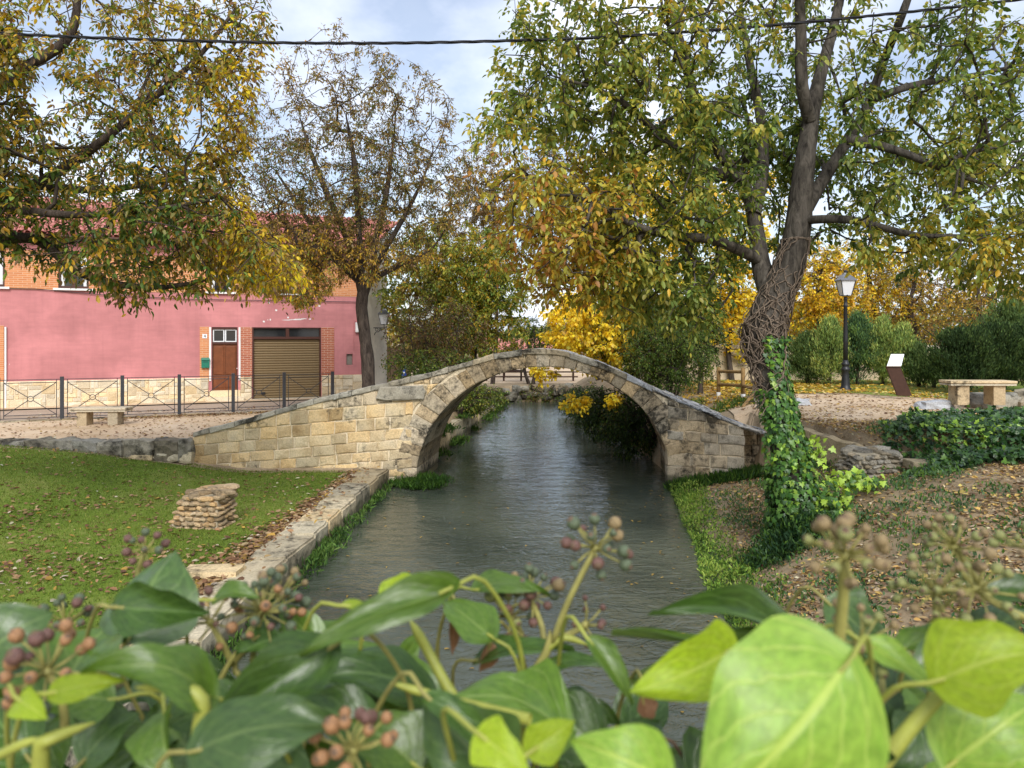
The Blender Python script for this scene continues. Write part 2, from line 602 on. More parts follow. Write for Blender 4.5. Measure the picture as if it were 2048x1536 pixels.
def H(x, y):
    x = np.asarray(x, float)
    y = np.asarray(y, float)
    n = 0.05 * (np.sin(x * 1.3 + y * 0.7) + np.sin(x * 0.6 - y * 1.1 + 2)) + 0.02 * np.sin(x * 3.1 + 1) * np.sin(y * 2.7)
    lawn = 0.30 + 0.60 * sstep(5.0, 10.5, -x) * sstep(8, 15, y) + n * 0.4 * sstep(3.6, 6, -x)
    up = 0.80 + 0 * x
    left = lawn + (up - lawn) * sstep(15.95, 16.25, y)
    d = x - xr(y)
    r1 = np.interp(d, [-0.5, 0, 0.4, 1.2, 2.5, 4, 6, 9, 30], [-0.35, -0.06, 0.14, 0.5, 0.95, 1.35, 1.6, 1.75, 1.9]) + n
    r1 = np.where(r1 > 0, r1 * (1 - 0.62 * sstep(12.8, 15.0, y) * sstep(6.2, 5.2, x)), r1)
    r2 = np.interp(d, [-0.5, 0, 0.25, 1, 2.2, 4, 30], [-0.35, -0.06, 0.7, 1.2, 1.5, 1.62, 1.72]) + n * 0.3
    yb = np.interp(x, [3.4, 5.45, 5.65, 6, 8, 12], [17.0, 17.0, 13.9, 12.4, 10.4, 9.5])
    right = r1 + (r2 - r1) * sstep(-0.35, 0.45, y - yb)
    zl = left - (left + 0.5) * sstep(-0.12, 0.06, x - xl(y))
    zc = np.where(d > -0.5, right, -0.5 + 0.15 * sstep(-1.3, -0.5, d))
    z = np.where(x < 0, zl, zc)
    far = 0.75 + 0.003 * (y - 40)
    z = z + (far - z) * sstep(36.6, 37.6, y)
    return z

def grid_coords():
    xs = np.concatenate([-np.geomspace(700, 16, 26), np.arange(-15.8, 16, 0.16), np.geomspace(16, 700, 26)])
    ys = np.concatenate([-np.geomspace(120, 3.2, 10), np.arange(-3, 38.2, 0.16), np.geomspace(38.5, 1500, 30)])
    return np.unique(np.round(xs, 4)), np.unique(np.round(ys, 4))

def grid_faces(nx, ny):
    i, j = np.meshgrid(np.arange(nx - 1), np.arange(ny - 1), indexing='ij')
    a = (i * ny + j).ravel()
    return np.stack([a, a + ny, a + ny + 1, a + 1], axis=1)

gx, gy = grid_coords()
X, Y = np.meshgrid(gx, gy, indexing='ij')
Vg = np.stack([X.ravel(), Y.ravel(), H(X.ravel(), Y.ravel())], axis=1)
structure(link('ground', np_mesh('ground', Vg, grid_faces(len(gx), len(gy)), MT['soil'], True)))

def ribbon(name, A, B, mat, nu=80, nv=30, off=0.03, z=None, wob=0.0):
    A = catmull(np.array([(a[0], a[1], 0) for a in A], float), 0.3)
    B = catmull(np.array([(b[0], b[1], 0) for b in B], float), 0.3)
    def res(C):
        s = np.concatenate([[0], np.cumsum(np.linalg.norm(np.diff(C, axis=0), axis=1))])
        t = np.linspace(0, s[-1], nu)
        return np.stack([np.interp(t, s, C[:, 0]), np.interp(t, s, C[:, 1])], axis=1)
    a, b = res(A), res(B)
    if wob:
        t = np.linspace(0, 1, nu)
        for c, ph in ((a, 0.3), (b, 2.1)):
            w = wob * (np.sin(t * 37 + ph) + 0.6 * np.sin(t * 83 + ph * 3) + 0.4 * np.sin(t * 151 + ph))
            c[:, 1] += w
    k = np.linspace(0, 1, nv)[None, :, None]
    Q = (a[:, None, :] * (1 - k) + b[:, None, :] * k).reshape(-1, 2)
    zz = H(Q[:, 0], Q[:, 1]) + off if z is None else np.full(len(Q), z)
    if z is None:
        kk_ = np.broadcast_to(np.linspace(0, 1, nv)[None, :], (nu, nv)).ravel()
        uu_ = np.broadcast_to(np.linspace(0, 1, nu)[:, None], (nu, nv)).ravel()
        e_ = np.minimum(kk_, 1 - kk_) * nv / 2.0
        zz = zz - (off + 0.03) * (1 - np.clip(e_, 0, 1))
    V = np.column_stack([Q, zz])
    return structure(link(name, np_mesh(name, V, grid_faces(nu, nv), mat, True)))

ribbon('lawn', [(-3.0, 16.0), (-4.8, 16.0), (-6.85, 15.9), (-9, 15.75), (-12, 15.6), (-16, 15.5)],
       [(-3.5, 1.5), (-5.5, 1.5), (-8, 1.5), (-10, 1.5), (-13, 1.5), (-16, 1.5)], MT['lawn'], 110, 90)
_D = np.array([0.909, 0.4168])
_Nn = np.array([-0.4168, 0.909])
FENCE0 = np.array([-12.0, 20.0])
HOUSE0 = np.array([-16.4, 24.0])
def fpt(t, n=0.0):
    return FENCE0 + _D * t + _Nn * n
def hpt(t, n=0.0):
    return HOUSE0 + _D * t + _Nn * n
ribbon('plaza', [(-16.5, 15.75), (-12, 15.85), (-9, 15.98), (-6.6, 16.12), (-4.5, 16.3), (-2.7, 17.2)],
       [fpt(-6, -.05), fpt(-3, -.05), fpt(0, -.05), fpt(3, -.05), fpt(6, -.05), fpt(8.7, -.05)], MT['sand'], 60, 20, z=0.96)
ribbon('road', [fpt(-12, 0.12), fpt(-4, 0.12), fpt(4, 0.12), fpt(9.0, 0.12), fpt(10.6, 2.2)],
       [hpt(-10, -0.55), hpt(-4, -0.55), hpt(4, -0.55), hpt(9, -0.55), hpt(13.2, -0.55)], MT['asphalt'], 60, 8, z=0.87)
ribbon('house_pavement', [hpt(-10, -0.75), hpt(0, -0.75), hpt(6, -0.75), hpt(12.2, -0.75)],
       [hpt(-10, 0.02), hpt(0, 0.02), hpt(6, 0.02), hpt(12.2, 0.02)], MT['sand'], 40, 4, z=0.91)
ribbon('path', [(5.0, 16.25), (6.0, 14.6), (7.2, 13.7), (9, 13.3), (12, 13.2), (22, 13)],
       [(5.3, 18.4), (7.2, 20.2), (9.2, 20.2), (10.2, 18.4), (12.5, 17.2), (22, 16.8)], MT['sand'], 90, 40, off=0.03, wob=0.06)
ribbon('grass_verge', [(6.9, 20.3), (9.2, 20.5), (10.3, 18.7), (12.6, 17.5), (22, 17.1)],
       [(6.4, 27), (9.2, 27), (12, 27), (16, 27), (24, 27)], MT['verge'], 60, 40, off=0.028)

# river surface
ny_ = 140
yy = np.linspace(-6, 37.6, ny_)
kk = np.linspace(0, 1, 24)
XL, XR = xl(yy) - 0.2, xr(yy) + 0.35
Vw = np.stack([(XL[:, None] * (1 - kk) + XR[:, None] * kk), np.broadcast_to(yy[:, None], (ny_, 24)), np.zeros((ny_, 24))], axis=-1).reshape(-1, 3)
structure(link('river_water', np_mesh('river_water', Vw, grid_faces(ny_, 24), MT['water'], True)))

# ------------------------------------------------------------------ stone blocks
RB = random.Random(5)

def clip_poly(poly, a, b, c):
    """keep the part of a convex polygon with a*x + b*z <= c"""
    out = []
    for i in range(len(poly)):
        p, q = poly[i], poly[(i + 1) % len(poly)]
        dp, dq = a * p[0] + b * p[1] - c, a * q[0] + b * q[1] - c
        if dp <= 0:
            out.append(p)
        if dp * dq < 0:
            t = dp / (dp - dq)
            out.append((p[0] + t * (q[0] - p[0]), p[1] + t * (q[1] - p[1])))
    return out

def poly_area(p):
    return 0.5 * abs(sum(p[i][0] * p[(i + 1) % len(p)][1] - p[(i + 1) % len(p)][0] * p[i][1] for i in range(len(p))))

def prism_block(name, poly, y0, y1, mat, parent, gap=0.008, bev=0.018, shear=0.0, rough=0.006, rnd=RB):
    """a dressed stone: polygon in x-z, from y0 (front, chamfered) to y1 (back)"""
    cx = sum(p[0] for p in poly) / len(poly)
    cz = sum(p[1] for p in poly) / len(poly)
    if len(poly) < 3 or poly_area(poly) < 0.004:
        return None
    def inset(p, g):
        dx, dz = p[0] - cx, p[1] - cz
        L = math.hypot(dx, dz) or 1
        k = max(0.2, 1 - g * 1.4 / L)
        return (cx + dx * k, cz + dz * k)
    j = lambda a: rnd.uniform(-a, a)
    outer = [inset((p[0] + j(rough), p[1] + j(rough)), gap) for p in poly]
    # extra points on long edges make the outline uneven
    o2 = []
    for i, p in enumerate(outer):
        q = outer[(i + 1) % len(outer)]
        o2.append(p)
        if math.hypot(q[0] - p[0], q[1] - p[1]) > 0.14:
            o2.append(((p[0] + q[0]) / 2 + j(rough * 1.3), (p[1] + q[1]) / 2 + j(rough * 1.3)))
    outer = o2
    n = len(outer)
    front = [inset(p, bev) for p in outer]
    V, Fs = [], []
    for p in front:
        V.append((p[0] - cx, y0 + j(rough * 0.7), p[1] - cz))
    V.append((0, y0 - abs(j(rough * 1.5)), 0))
    for p in outer:
        V.append((p[0] - cx, y0 + bev * 0.9, p[1] - cz))
    for p in outer:
        V.append((p[0] - cx + shear, y1, p[1] - cz))
    for i in range(n):
        k = (i + 1) % n
        Fs.append((i, k, n))
        Fs.append((n + 1 + i, n + 1 + k, k, i))
        Fs.append((2 * n + 1 + i, 2 * n + 1 + k, n + 1 + k, n + 1 + i))
    Fs.append(tuple(2 * n + 1 + k for k in range(n - 1, -1, -1)))
    me = bpy.data.meshes.new(name)
    me.from_pydata(V, [], Fs)
    bm = bmesh.new(); bm.from_mesh(me); bmesh.ops.recalc_face_normals(bm, faces=bm.faces); bm.to_mesh(me); bm.free()
    me.materials.append(mat)
    return link(name, me, parent, (cx, 0, cz))

def rock_mesh(name, mat, seed, sub=2, rough=0.22, box=0.6):
    """boulder about 1 m across, between a cube and a ball"""
    bm = bmesh.new()
    bmesh.ops.create_cube(bm, size=1.0)
    bmesh.ops.subdivide_edges(bm, edges=bm.edges[:], cuts=sub, use_grid_fill=True)
    V = np.array([v.co[:] for v in bm.verts])
    sph = norm(V) * 0.56
    V2 = V * box + sph * (1 - box)
    V2 = V2 * (1 + rough * (vnoise(V2, 2.2, seed) - 0.5)[:, None] * 1.3 + rough * 0.5 * (vnoise(V2, 5.0, seed + 3) - 0.5)[:, None])
    for v, c in zip(bm.verts, V2):
        v.co = c
    me = bpy.data.meshes.new(name)
    bm.to_mesh(me)
    bm.free()
    me.materials.append(mat)
    return me

# ------------------------------------------------------------------ the bridge
BY0, BY1, BSH = 16.0, 18.3, 0.24
bx = lambda px: (px - 1024) / F * 16
bz = lambda py: CAMZ - (py - 675) / F * 16
TOP = [(385, 868), (500, 838), (620, 803), (735, 777), (850, 751), (910, 734), (980, 713), (1040, 703), (1075, 700),
       (1120, 703), (1180, 720), (1240, 745), (1285, 767), (1330, 789), (1400, 817), (1490, 853), (1545, 868)]
TX = [bx(p[0]) for p in TOP]
TZ = [bz(p[1]) for p in TOP]
top = lambda x: float(np.interp(x, TX, TZ))
def top_line(x):
    d = 0.05
    s = (top(x + d) - top(x - d)) / (2 * d)
    return s, top(x) - s * x
CX, CA, CB, CZ = bx(1087), 254 / F * 16, 226 / F * 16, bz(960)
bridge = empty('stone_bridge', (0, 0, 0))
tag(bridge, 'old humpbacked stone arch footbridge spanning the river', 'bridge')

def ring_pt(a, out):
    """a from 0 (right spring) to pi (left spring)"""
    th = 0.365 + 0.16 * abs(math.cos(a)) ** 1.5
    return (CX + (CA + out * th) * math.cos(a), CZ + (CB + out * th) * math.sin(a))

NV = 31
cuts = [k / NV * math.pi + (RB.uniform(-0.012, 0.012) if 0 < k < NV else 0) for k in range(NV + 1)]
for k in range(NV):
    a0, a1 = cuts[k], cuts[k + 1]
    o = RB.uniform(0.86, 1.06)
    am = (a0 + a1) / 2
    poly = [ring_pt(a0, 0), ring_pt(am, 0), ring_pt(a1, 0), ring_pt(a1, o), ring_pt(am, o * 1.01), ring_pt(a0, o)]
    tl = top_line(poly[4][0])
    poly = clip_poly(poly, -tl[0], 1, tl[1] - 0.015)
    prism_block('voussoir', poly, BY0 - RB.uniform(0.0, 0.025), BY1, MT['ring'], bridge, gap=0.005, shear=BSH, rough=0.008)
# feet of the arch below the springing
for s in (0, math.pi):
    p0, p1 = ring_pt(s, 0), ring_pt(s, 1)
    xa, xb = min(p0[0], p1[0]), max(p0[0], p1[0])
    prism_block('springer', [(xa, -0.6), (xb, -0.6), (xb, CZ), (xa, CZ)], BY0 - 0.01, BY1, MT['ashlar'], bridge, gap=0.004, shear=BSH)

def courses(x0, x1, zs, slope, xref, wmin, wmax, matf, zbot, ring=False, proud=0.02):
    """blocks between x0 and x1; zs are course heights at xref"""
    for k in range(len(zs) - 1):
        x = x0
        lo = lambda q: zs[k] + slope(k) * (q - xref)
        hi = lambda q: zs[k + 1] + slope(k + 1) * (q - xref)
        first = True
        while x < x1 - 0.02:
            w = RB.uniform(wmin, wmax) * (0.6 if first and k % 2 else 1)
            first = False
            if x + w > x1 - wmin * 0.5:
                w = x1 - x
            sk = RB.uniform(-0.012, 0.012)
            poly = [(x, lo(x)), (x + w, lo(x + w)), (x + w + sk, hi(x + w)), (x + sk, hi(x))]
            if abs(x - x0) < 1e-6:
                poly[3] = (x, hi(x))
            if x + w >= x1 - 1e-6:
                poly[2] = (x + w, hi(x + w))
            xm = x + w / 2
            tl = top_line(xm)
            poly = clip_poly(poly, -tl[0], 1, tl[1] - 0.07)
            poly = clip_poly(poly, 0, -1, -zbot)
            if ring and len(poly) > 2:
                c = (sum(p[0] for p in poly) / len(poly), sum(p[1] for p in poly) / len(poly))
                for it in range(2):
                    a = math.atan2((c[1] - CZ) / CB, (c[0] - CX) / CA)
                    e = ring_pt(a, 1.02)
                    nx, nz = math.cos(a) / CA, math.sin(a) / CB
                    L = math.hypot(nx, nz)
                    nx, nz = nx / L, nz / L
                    if len(poly) > 2:
                        poly = clip_poly(poly, -nx, -nz, -(nx * e[0] + nz * e[1]))
                        if len(poly) > 2:
                            c = (sum(p[0] for p in poly) / len(poly), sum(p[1] for p in poly) / len(poly))
            if len(poly) > 2:
                zc = sum(p[1] for p in poly) / len(poly)
                prism_block('ashlar_block', poly, BY0 - RB.uniform(0.0, proud), BY0 + 0.25, matf(xm, zc), bridge, gap=0.009, rough=0.009)
            x += w

XP = bx(825)
XQ = bx(1334)
zr = [bz(y) for y in (985, 958, 936, 917, 897, 877, 855, 830, 803, 775)]
courses(bx(385), XP, zr, lambda k: 0.082 - 0.0 * k, XP, 0.27, 0.52,
        lambda x, z: MT['ring'] if z > top(x) - 0.28 and x > -4.2 else MT['ashlar'], -0.1 + 0.28)
# lower left course that the lawn meets
courses(bx(385), XP, [bz(985) - 0.3 + 0.0, bz(985)], lambda k: 0.082, XP, 0.4, 0.7, lambda x, z: MT['ashlar'], 0.1)
# spandrels
zs = [bz(y) for y in (960, 925, 893, 862, 832, 801, 770, 740, 712)]
courses(XP + 0.01, CX - 0.6, zs, lambda k: 0.05, XP, 0.3, 0.6, lambda x, z: MT['ring'] if z > top(x) - 0.3 else MT['ashlar'], 0.1, ring=True, proud=0.012)
courses(CX + 0.7, XQ, zs, lambda k: -0.05, XQ, 0.3, 0.6, lambda x, z: MT['ring'], 0.1, ring=True, proud=0.012)
# right wing
zq = [bz(y) for y in (1000, 962, 931, 905, 879, 859, 837, 813, 790)]
courses(XQ, bx(1490), zq, lambda k: -0.03 - 0.012 * k, XQ, 0.34, 0.62, lambda x, z: MT['ashlar_grey'], -0.3, proud=0.03)

# the projecting weathered impost stone
prism_block('impost_stone', [(bx(752), bz(797)), (bx(770), bz(801)), (bx(848), bz(798)), (bx(852), bz(782)), (bx(846), bz(770)), (bx(760), bz(774))],
            BY0 - 0.09, BY0 + 0.2, MT['cap'], bridge, gap=0.002, bev=0.03)
# cap stones along the upstream edge
x = bx(387)
while x < bx(1530):
    w = RB.uniform(0.34, 0.62)
    if x + w > bx(1530):
        w = bx(1530) - x + 0.01
    th = 0.075 if x < bx(1300) else 0.05
    lift = 0.035 if x < bx(1300) else 0.0
    poly = [(x, top(x) - th + RB.uniform(-.01, .01)), (x + w, top(x + w) - th + RB.uniform(-.01, .01)), (x + w, top(x + w) + lift + RB.uniform(-.012, .012)),
            (x + w / 2, top(x + w / 2) + lift), (x, top(x) + lift + RB.uniform(-.012, .012))]
    prism_block('cap_stone', poly, BY0 - 0.035 - RB.uniform(0, 0.02), BY0 + 0.3, MT['cap'] if x < bx(1250) else MT['slate'], bridge, gap=0.003, bev=0.012)
    x += w

def width_at(x):
    return float(np.interp(x, [bx(1240), bx(1400), bx(1545)], [BY1 - BY0, 3.5, 4.2]))
# paving of the deck: rows of flat stones
x = bx(390)
while x < bx(1545):
    w = RB.uniform(0.26, 0.42)
    nrow = 6
    ya = BY0 + 0.3
    tot = width_at(x) - 0.3
    ws = [RB.uniform(0.7, 1.3) for _ in range(nrow)]
    s_ = sum(ws)
    ys_ = [ya]
    for q in ws:
        ys_.append(ys_[-1] + tot * q / s_)
    for r in range(nrow):
        y0, y1 = ys_[r] + 0.008, ys_[r + 1] - 0.008
        sh = BSH * (y0 - BY0) / (BY1 - BY0)
        off = 0.5 * w * (r % 2) * 0.7
        xa, xb = x + sh + off + 0.008, x + w + sh + off - 0.008
        za, zb = top(xa - sh), top(xb - sh)
        j = lambda: RB.uniform(-0.022, 0.022)
        V = [(xa + j(), y0 + j(), za - 0.09), (xb + j(), y0 + j(), zb - 0.09), (xb + j(), y1 + j(), zb - 0.09), (xa + j(), y1 + j(), za - 0.09)]
        dz = RB.uniform(-0.015, 0.02)
        V += [(v[0] * 0.94 + (xa + xb) / 2 * 0.06, v[1] * 0.94 + (y0 + y1) / 2 * 0.06, (za if k in (0, 3) else zb) + dz + RB.uniform(-0.008, 0.008)) for k, v in enumerate(V)]
        mb = MB(); mb.add(V, [(3, 2, 1, 0), (4, 5, 6, 7), (0, 1, 5, 4), (1, 2, 6, 5), (2, 3, 7, 6), (3, 0, 4, 7)])
        mb.build('paving_stone', MT['slate'], bridge)
    x += w
# rubble core behind the facing
cols_ = np.unique(np.concatenate([np.linspace(bx(386), bx(1490), 150), np.linspace(bx(1490), bx(1545), 10)]))
mb = MB()
V, Fs = [], []
for x in cols_:
    inside = abs(x - CX) < CA + 0.28
    zb = CZ + (CB + 0.17) * math.sqrt(max(0, 1 - ((x - CX) / (CA + 0.28)) ** 2)) if inside else -0.5
    zt = top(x) - 0.06
    zb = min(zb, zt - 0.02)
    w = width_at(x)
    yf = BY0 + 0.013 if x < bx(1489) else BY0 + 0.62
    V += [(x, yf, zb), (x, yf, zt), (x + BSH, BY0 + w - 0.03, zt), (x + BSH, BY0 + w - 0.03, zb)]
for i in range(len(cols_) - 1):
    a, b = 4 * i, 4 * i + 4
    for k in range(4):
        Fs.append((a + k, a + (k + 1) % 4, b + (k + 1) % 4, b + k))
n_ = len(V)
Fs += [(0, 1, 2, 3), (n_ - 1, n_ - 2, n_ - 3, n_ - 4)]
mb.add(V, Fs)
mb.build('mortar_core', MT['mortar'], bridge)
# dark set-back masonry right of the wing
for k, (ya, yb_) in enumerate(((938, 915), (915, 893), (893, 873), (873, 858))):
    x = bx(1491)
    while x < bx(1560):
        w = RB.uniform(0.3, 0.5)
        d = 16.55
        prism_block('ashlar_block', [(x, bz(ya) - 0.05), (x + w, bz(ya) - 0.05), (x + w, bz(yb_) - 0.05), (x, bz(yb_) - 0.05)], BY0 + 0.55 - RB.uniform(0, .02), BY0 + 0.8, MT['ring'], bridge, gap=0.008)
        x += w

# ------------------------------------------------------------------ river wall (quay) on the lawn side
quay = empty('river_wall', (0, 0, 0))
tag(quay, 'low wall of long pale stone blocks edging the lawn along the river', 'wall')
y = 15.95
RQ = random.Random(9)
def quay_block(x0, x1, x0b, x1b, y0, y1, z0, z1, name='wall_block', jit=0.015, mat='quay'):
    j = lambda: RQ.uniform(-jit, jit)
    pts = [(x0 + j(), y0), (x1 + j(), y0), (x1b + j(), y1), (x0b + j(), y1)]
    V = [(p[0], p[1], z0) for p in pts] + [(p[0], p[1], z1 + j()) for p in pts]
    mb = MB(); mb.add(V, [(3, 2, 1, 0), (4, 5, 6, 7), (0, 1, 5, 4), (1, 2, 6, 5), (2, 3, 7, 6), (3, 0, 4, 7)])
    me = bpy.data.meshes.new(name)
    me.from_pydata(mb.v, [], mb.f)
    bm = bmesh.new(); bm.from_mesh(me)
    bmesh.ops.recalc_face_normals(bm, faces=bm.faces)
    bmesh.ops.bevel(bm, geom=bm.edges[:], offset=0.03, segments=2, affect='EDGES')
    bmesh.ops.subdivide_edges(bm, edges=[e for e in bm.edges if e.calc_length() > 0.3], cuts=3, use_grid_fill=True)
    for v in bm.verts:
        p = np.array([v.co[:]])
        v.co.z += 0.05 * (vnoise(p, 3.1, 2)[0] - 0.5)
        v.co.x += 0.05 * (vnoise(p, 3.7, 5)[0] - 0.5)
    bm.to_mesh(me); bm.free()
    me.materials.append(MT[mat])
    return link(name, me, quay)
while y > 2.0:
    w = RQ.uniform(0.75, 1.35)
    y1 = y - w
    wd = 0.52
    quay_block(xl(y) - wd, xl(y) + 0.02, xl(y1) - wd, xl(y1) + 0.02, y - 0.012, y1 + 0.012, -0.4, 0.40 + RQ.uniform(-.03, .03))
    y = y1
far_quay = empty('river_wall', (0, 0, 0))
tag(far_quay, 'low stone river wall going on beyond the arch on the left bank', 'wall')
y = 18.5
while y < 33:
    w = RQ.uniform(0.7, 1.2)
    o = quay_block(xl(y) - 0.4, xl(y) + 0.1, xl(y + w) - 0.4, xl(y + w) + 0.1, y + 0.01, y + w - 0.01, -0.4, 0.62 + RQ.uniform(-.05, .05))
    o.parent = far_quay
    y += w
# return stones lying across the lawn end
for (px, py, d, wx, wy, rz, h) in ((425, 1166, 8.9, 0.7, 0.36, 0.05, 0.1),):
    p = P(px, py, d)
    me = rock_mesh('flat_stone', MT['quay'], int(px), 3, 0.15, 0.9)
    o = link('flat_stone', me, None, (p[0], p[1], float(H(p[0], p[1])) + 0.03), (0, 0, rz), (wx, wy, h * 2))
    tag(o, 'flat pale stone slab lying at the end of the river wall' if px > 400 else 'long flat slab half sunk in leaves at the lawn edge', 'stone')

# ------------------------------------------------------------------ dry stone retaining wall under the plaza
rw = empty('retaining_wall', (0, 0, 0))
tag(rw, 'low retaining wall of dark weathered boulders between lawn and plaza', 'wall')
RR = random.Random(21)
rocks_dark = [rock_mesh('boulder', MT['darkstone'], s, 3, 0.45, 0.6) for s in range(5)]
rocks_pale = [rock_mesh('boulder', MT['quay'], 40 + s, 3, 0.25, 0.6) for s in range(3)]
def rw_line(px):
    x = (px - 1024) / F * 15.95
    return x, float(np.interp(x, [-16, -12, -6.8], [15.62, 15.72, 15.98]))
for a, b in ((363, 388), (316, 362), (254, 315), (205, 253), (158, 207), (112, 160), (68, 114), (14, 70), (-40, 16), (-110, -38), (-190, -108)):
    xa, ya = rw_line(a); xb, yb_ = rw_line(b)
    bottom = float(np.interp((a + b) / 2, [0, 230, 260, 390], [0.66, 0.62, 0.6, 0.58]))
    zt = 0.985
    o = link('boulder', RR.choice(rocks_dark), rw, ((xa + xb) / 2, ya + 0.08, (zt + bottom) / 2), (RR.uniform(-.08, .08), RR.uniform(-.05, .05), RR.uniform(-.06, .06)),
             ((xb - xa) * 1.06, 0.5, (zt - bottom) * 1.12))
for a, b, t0, t1 in ((256, 312, 903, 928), (314, 340, 903, 915), (338, 362, 908, 922), (236, 254, 902, 912), (314, 350, 914, 934), (362, 388, 903, 925)):
    xa, ya = rw_line(a); xb, yb_ = rw_line(b)
    za, zb = CAMZ - (t0 - 675) / F * 15.9, CAMZ - (t1 - 675) / F * 15.9
    link('boulder', RR.choice(rocks_pale), rw, ((xa + xb) / 2, ya + 0.04, (za + zb) / 2), (0, RR.uniform(-.1, .1), 0), ((xb - xa) * 1.05, 0.42, (za - zb) * 1.15))
for k in range(30):
    a = RR.uniform(-150, 385)
    x_, y_ = rw_line(a)
    link('boulder', RR.choice(rocks_dark), rw, (x_, y_ + 0.16, RR.uniform(0.5, 0.8)), (0, 0, RR.uniform(0, 6)), (0.45, 0.25, 0.4))

# ------------------------------------------------------------------ kerb under the fence
kerb = empty('kerb', (0, 0, 0)); structure(kerb)
for k in range(-6, 13):
    t0, t1 = k * 0.72 - 0.0, k * 0.72 + 0.705
    a, b, c, d = fpt(t0, -0.1), fpt(t1, -0.1), fpt(t1, 0.14), fpt(t0, 0.14)
    mb = MB()
    mb.add([(*a, .8), (*b, .8), (*c, .8), (*d, .8), (*a, 1.0), (*b, 1.0), (*c, 0.99), (*d, 0.99)], [(3, 2, 1, 0), (4, 5, 6, 7), (0, 1, 5, 4), (1, 2, 6, 5), (2, 3, 7, 6), (3, 0, 4, 7)])
    mb.build('kerb_stone', MT['concrete'], kerb, bevel=0.012)

# ------------------------------------------------------------------ metal fence
fence = empty('metal_fence', (FENCE0[0], FENCE0[1], 0.99), math.atan2(_D[1], _D[0]))
tag(fence, 'dark metal railing of crossed-bar panels with rings between square posts', 'fence')
SPN = 1.43
ZT = 1.13
post_me = None
for k in range(-2, 6):
    if post_me is None:
        o = MB().box(-0.045, 0.045, -0.045, 0.045, -0.12, ZT).build('post', MT['fence'], fence, (k * SPN, 0, 0), bevel=0.006)
        post_me = o.data
    else:
        link('post', post_me, fence, (k * SPN, 0, 0))
panel_me = {}
def fence_piece(nm, mbf, x):
    if nm not in panel_me:
        panel_me[nm] = mbf().build(nm.split('#')[0], MT['fence'], fence, (x, 0, 0)).data
    else:
        link(nm.split('#')[0], panel_me[nm], fence, (x, 0, 0))
xa, xb, zl_, zh_ = 0.13, SPN - 0.13, 0.13, 0.98
ring_c = ((xa + xb) / 2, 0, (zl_ + zh_) / 2)
def diag(x0, z0, x1, z1):
    d = np.array([x1 - x0, 0, z1 - z0]); L = np.linalg.norm(d); d /= L
    return lambda: MB().tube([(x0, 0, z0), tuple(np.array([x1, 0, z1]) - d * 0.0)], 0.009, 6)
cr = 0.07
dd = np.array([xb - xa, 0, zh_ - zl_]); dd /= np.linalg.norm(dd)
dm = np.array([-dd[0], 0, dd[2]])
rc = np.array(ring_c)
for k in range(-2, 5):
    x = k * SPN
    fence_piece('rail#a', lambda: MB().tube([(0.045, 0, 1.06), (SPN - 0.045, 0, 1.06)], 0.010, 6), x)
    fence_piece('rail#b', lambda: MB().tube([(0.12, 0, 0.98), (SPN - 0.12, 0, 0.98)], 0.010, 6), x)
    fence_piece('rail#c', lambda: MB().tube([(0.12, 0, 0.13), (SPN - 0.12, 0, 0.13)], 0.010, 6), x)
    fence_piece('rail#d', lambda: MB().tube([(0.045, 0, 0.05), (SPN - 0.045, 0, 0.05)], 0.010, 6), x)
    fence_piece('upright#a', lambda: MB().tube([(0.125, 0, 0.05), (0.125, 0, 1.06)], 0.010, 6), x)
    fence_piece('upright#b', lambda: MB().tube([(SPN - 0.125, 0, 0.05), (SPN - 0.125, 0, 1.06)], 0.010, 6), x)
    fence_piece('crossbar#a', lambda: MB().tube([(xa, 0, zl_), tuple(rc - dd * cr)], 0.010, 6), x)
    fence_piece('crossbar#b', lambda: MB().tube([tuple(rc + dd * cr), (xb, 0, zh_)], 0.010, 6), x)
    fence_piece('crossbar#c', lambda: MB().tube([(xb, 0, zl_), tuple(rc - dm * cr)], 0.010, 6), x)
    fence_piece('crossbar#d', lambda: MB().tube([tuple(rc + dm * cr), (xa, 0, zh_)], 0.010, 6), x)
    fence_piece('ring', lambda: MB().tube([(rc[0] + cr * math.cos(a), 0, rc[2] + cr * math.sin(a)) for a in np.linspace(0, 2 * math.pi, 17)], 0.010, 6), x)

# ------------------------------------------------------------------ stone benches
def bench(name, p, w, rz, label):
    b = empty(name, p, rz)
    tag(b, label, 'bench', 'stone benches')
    MB().box(-w / 2, w / 2, -0.23, 0.23, 0.34, 0.375).build('seat_slab', MT['bench'], b, bevel=0.008)
    MB().box(-w / 2 - 0.01, w / 2 + 0.01, -0.24, 0.24, 0.388, 0.44).build('seat_slab', MT['bench'], b, bevel=0.012)
    MB().box(-w / 2 + 0.03, w / 2 - 0.03, -0.2, 0.2, 0.3745, 0.3885).build('seat_joint', MT['benchleg'], b)
    for s in (-0.29, 0.26):
        MB().box(s * w - 0.12, s * w + 0.12, -0.18, 0.18, -0.06, 0.339).build('leg', MT['benchleg'], b, bevel=0.008)
    return b
bench('stone_bench', (-10.35, 18.9, 0.965), 1.36, rad(4), 'pale stone bench in front of the metal railing')
_bp = P(1955, 803, 15.6)
bench('stone_bench', (_bp[0], _bp[1], _bp[2]), 1.32, rad(-2), 'pale stone slab bench on the sandy path by dark conifers')

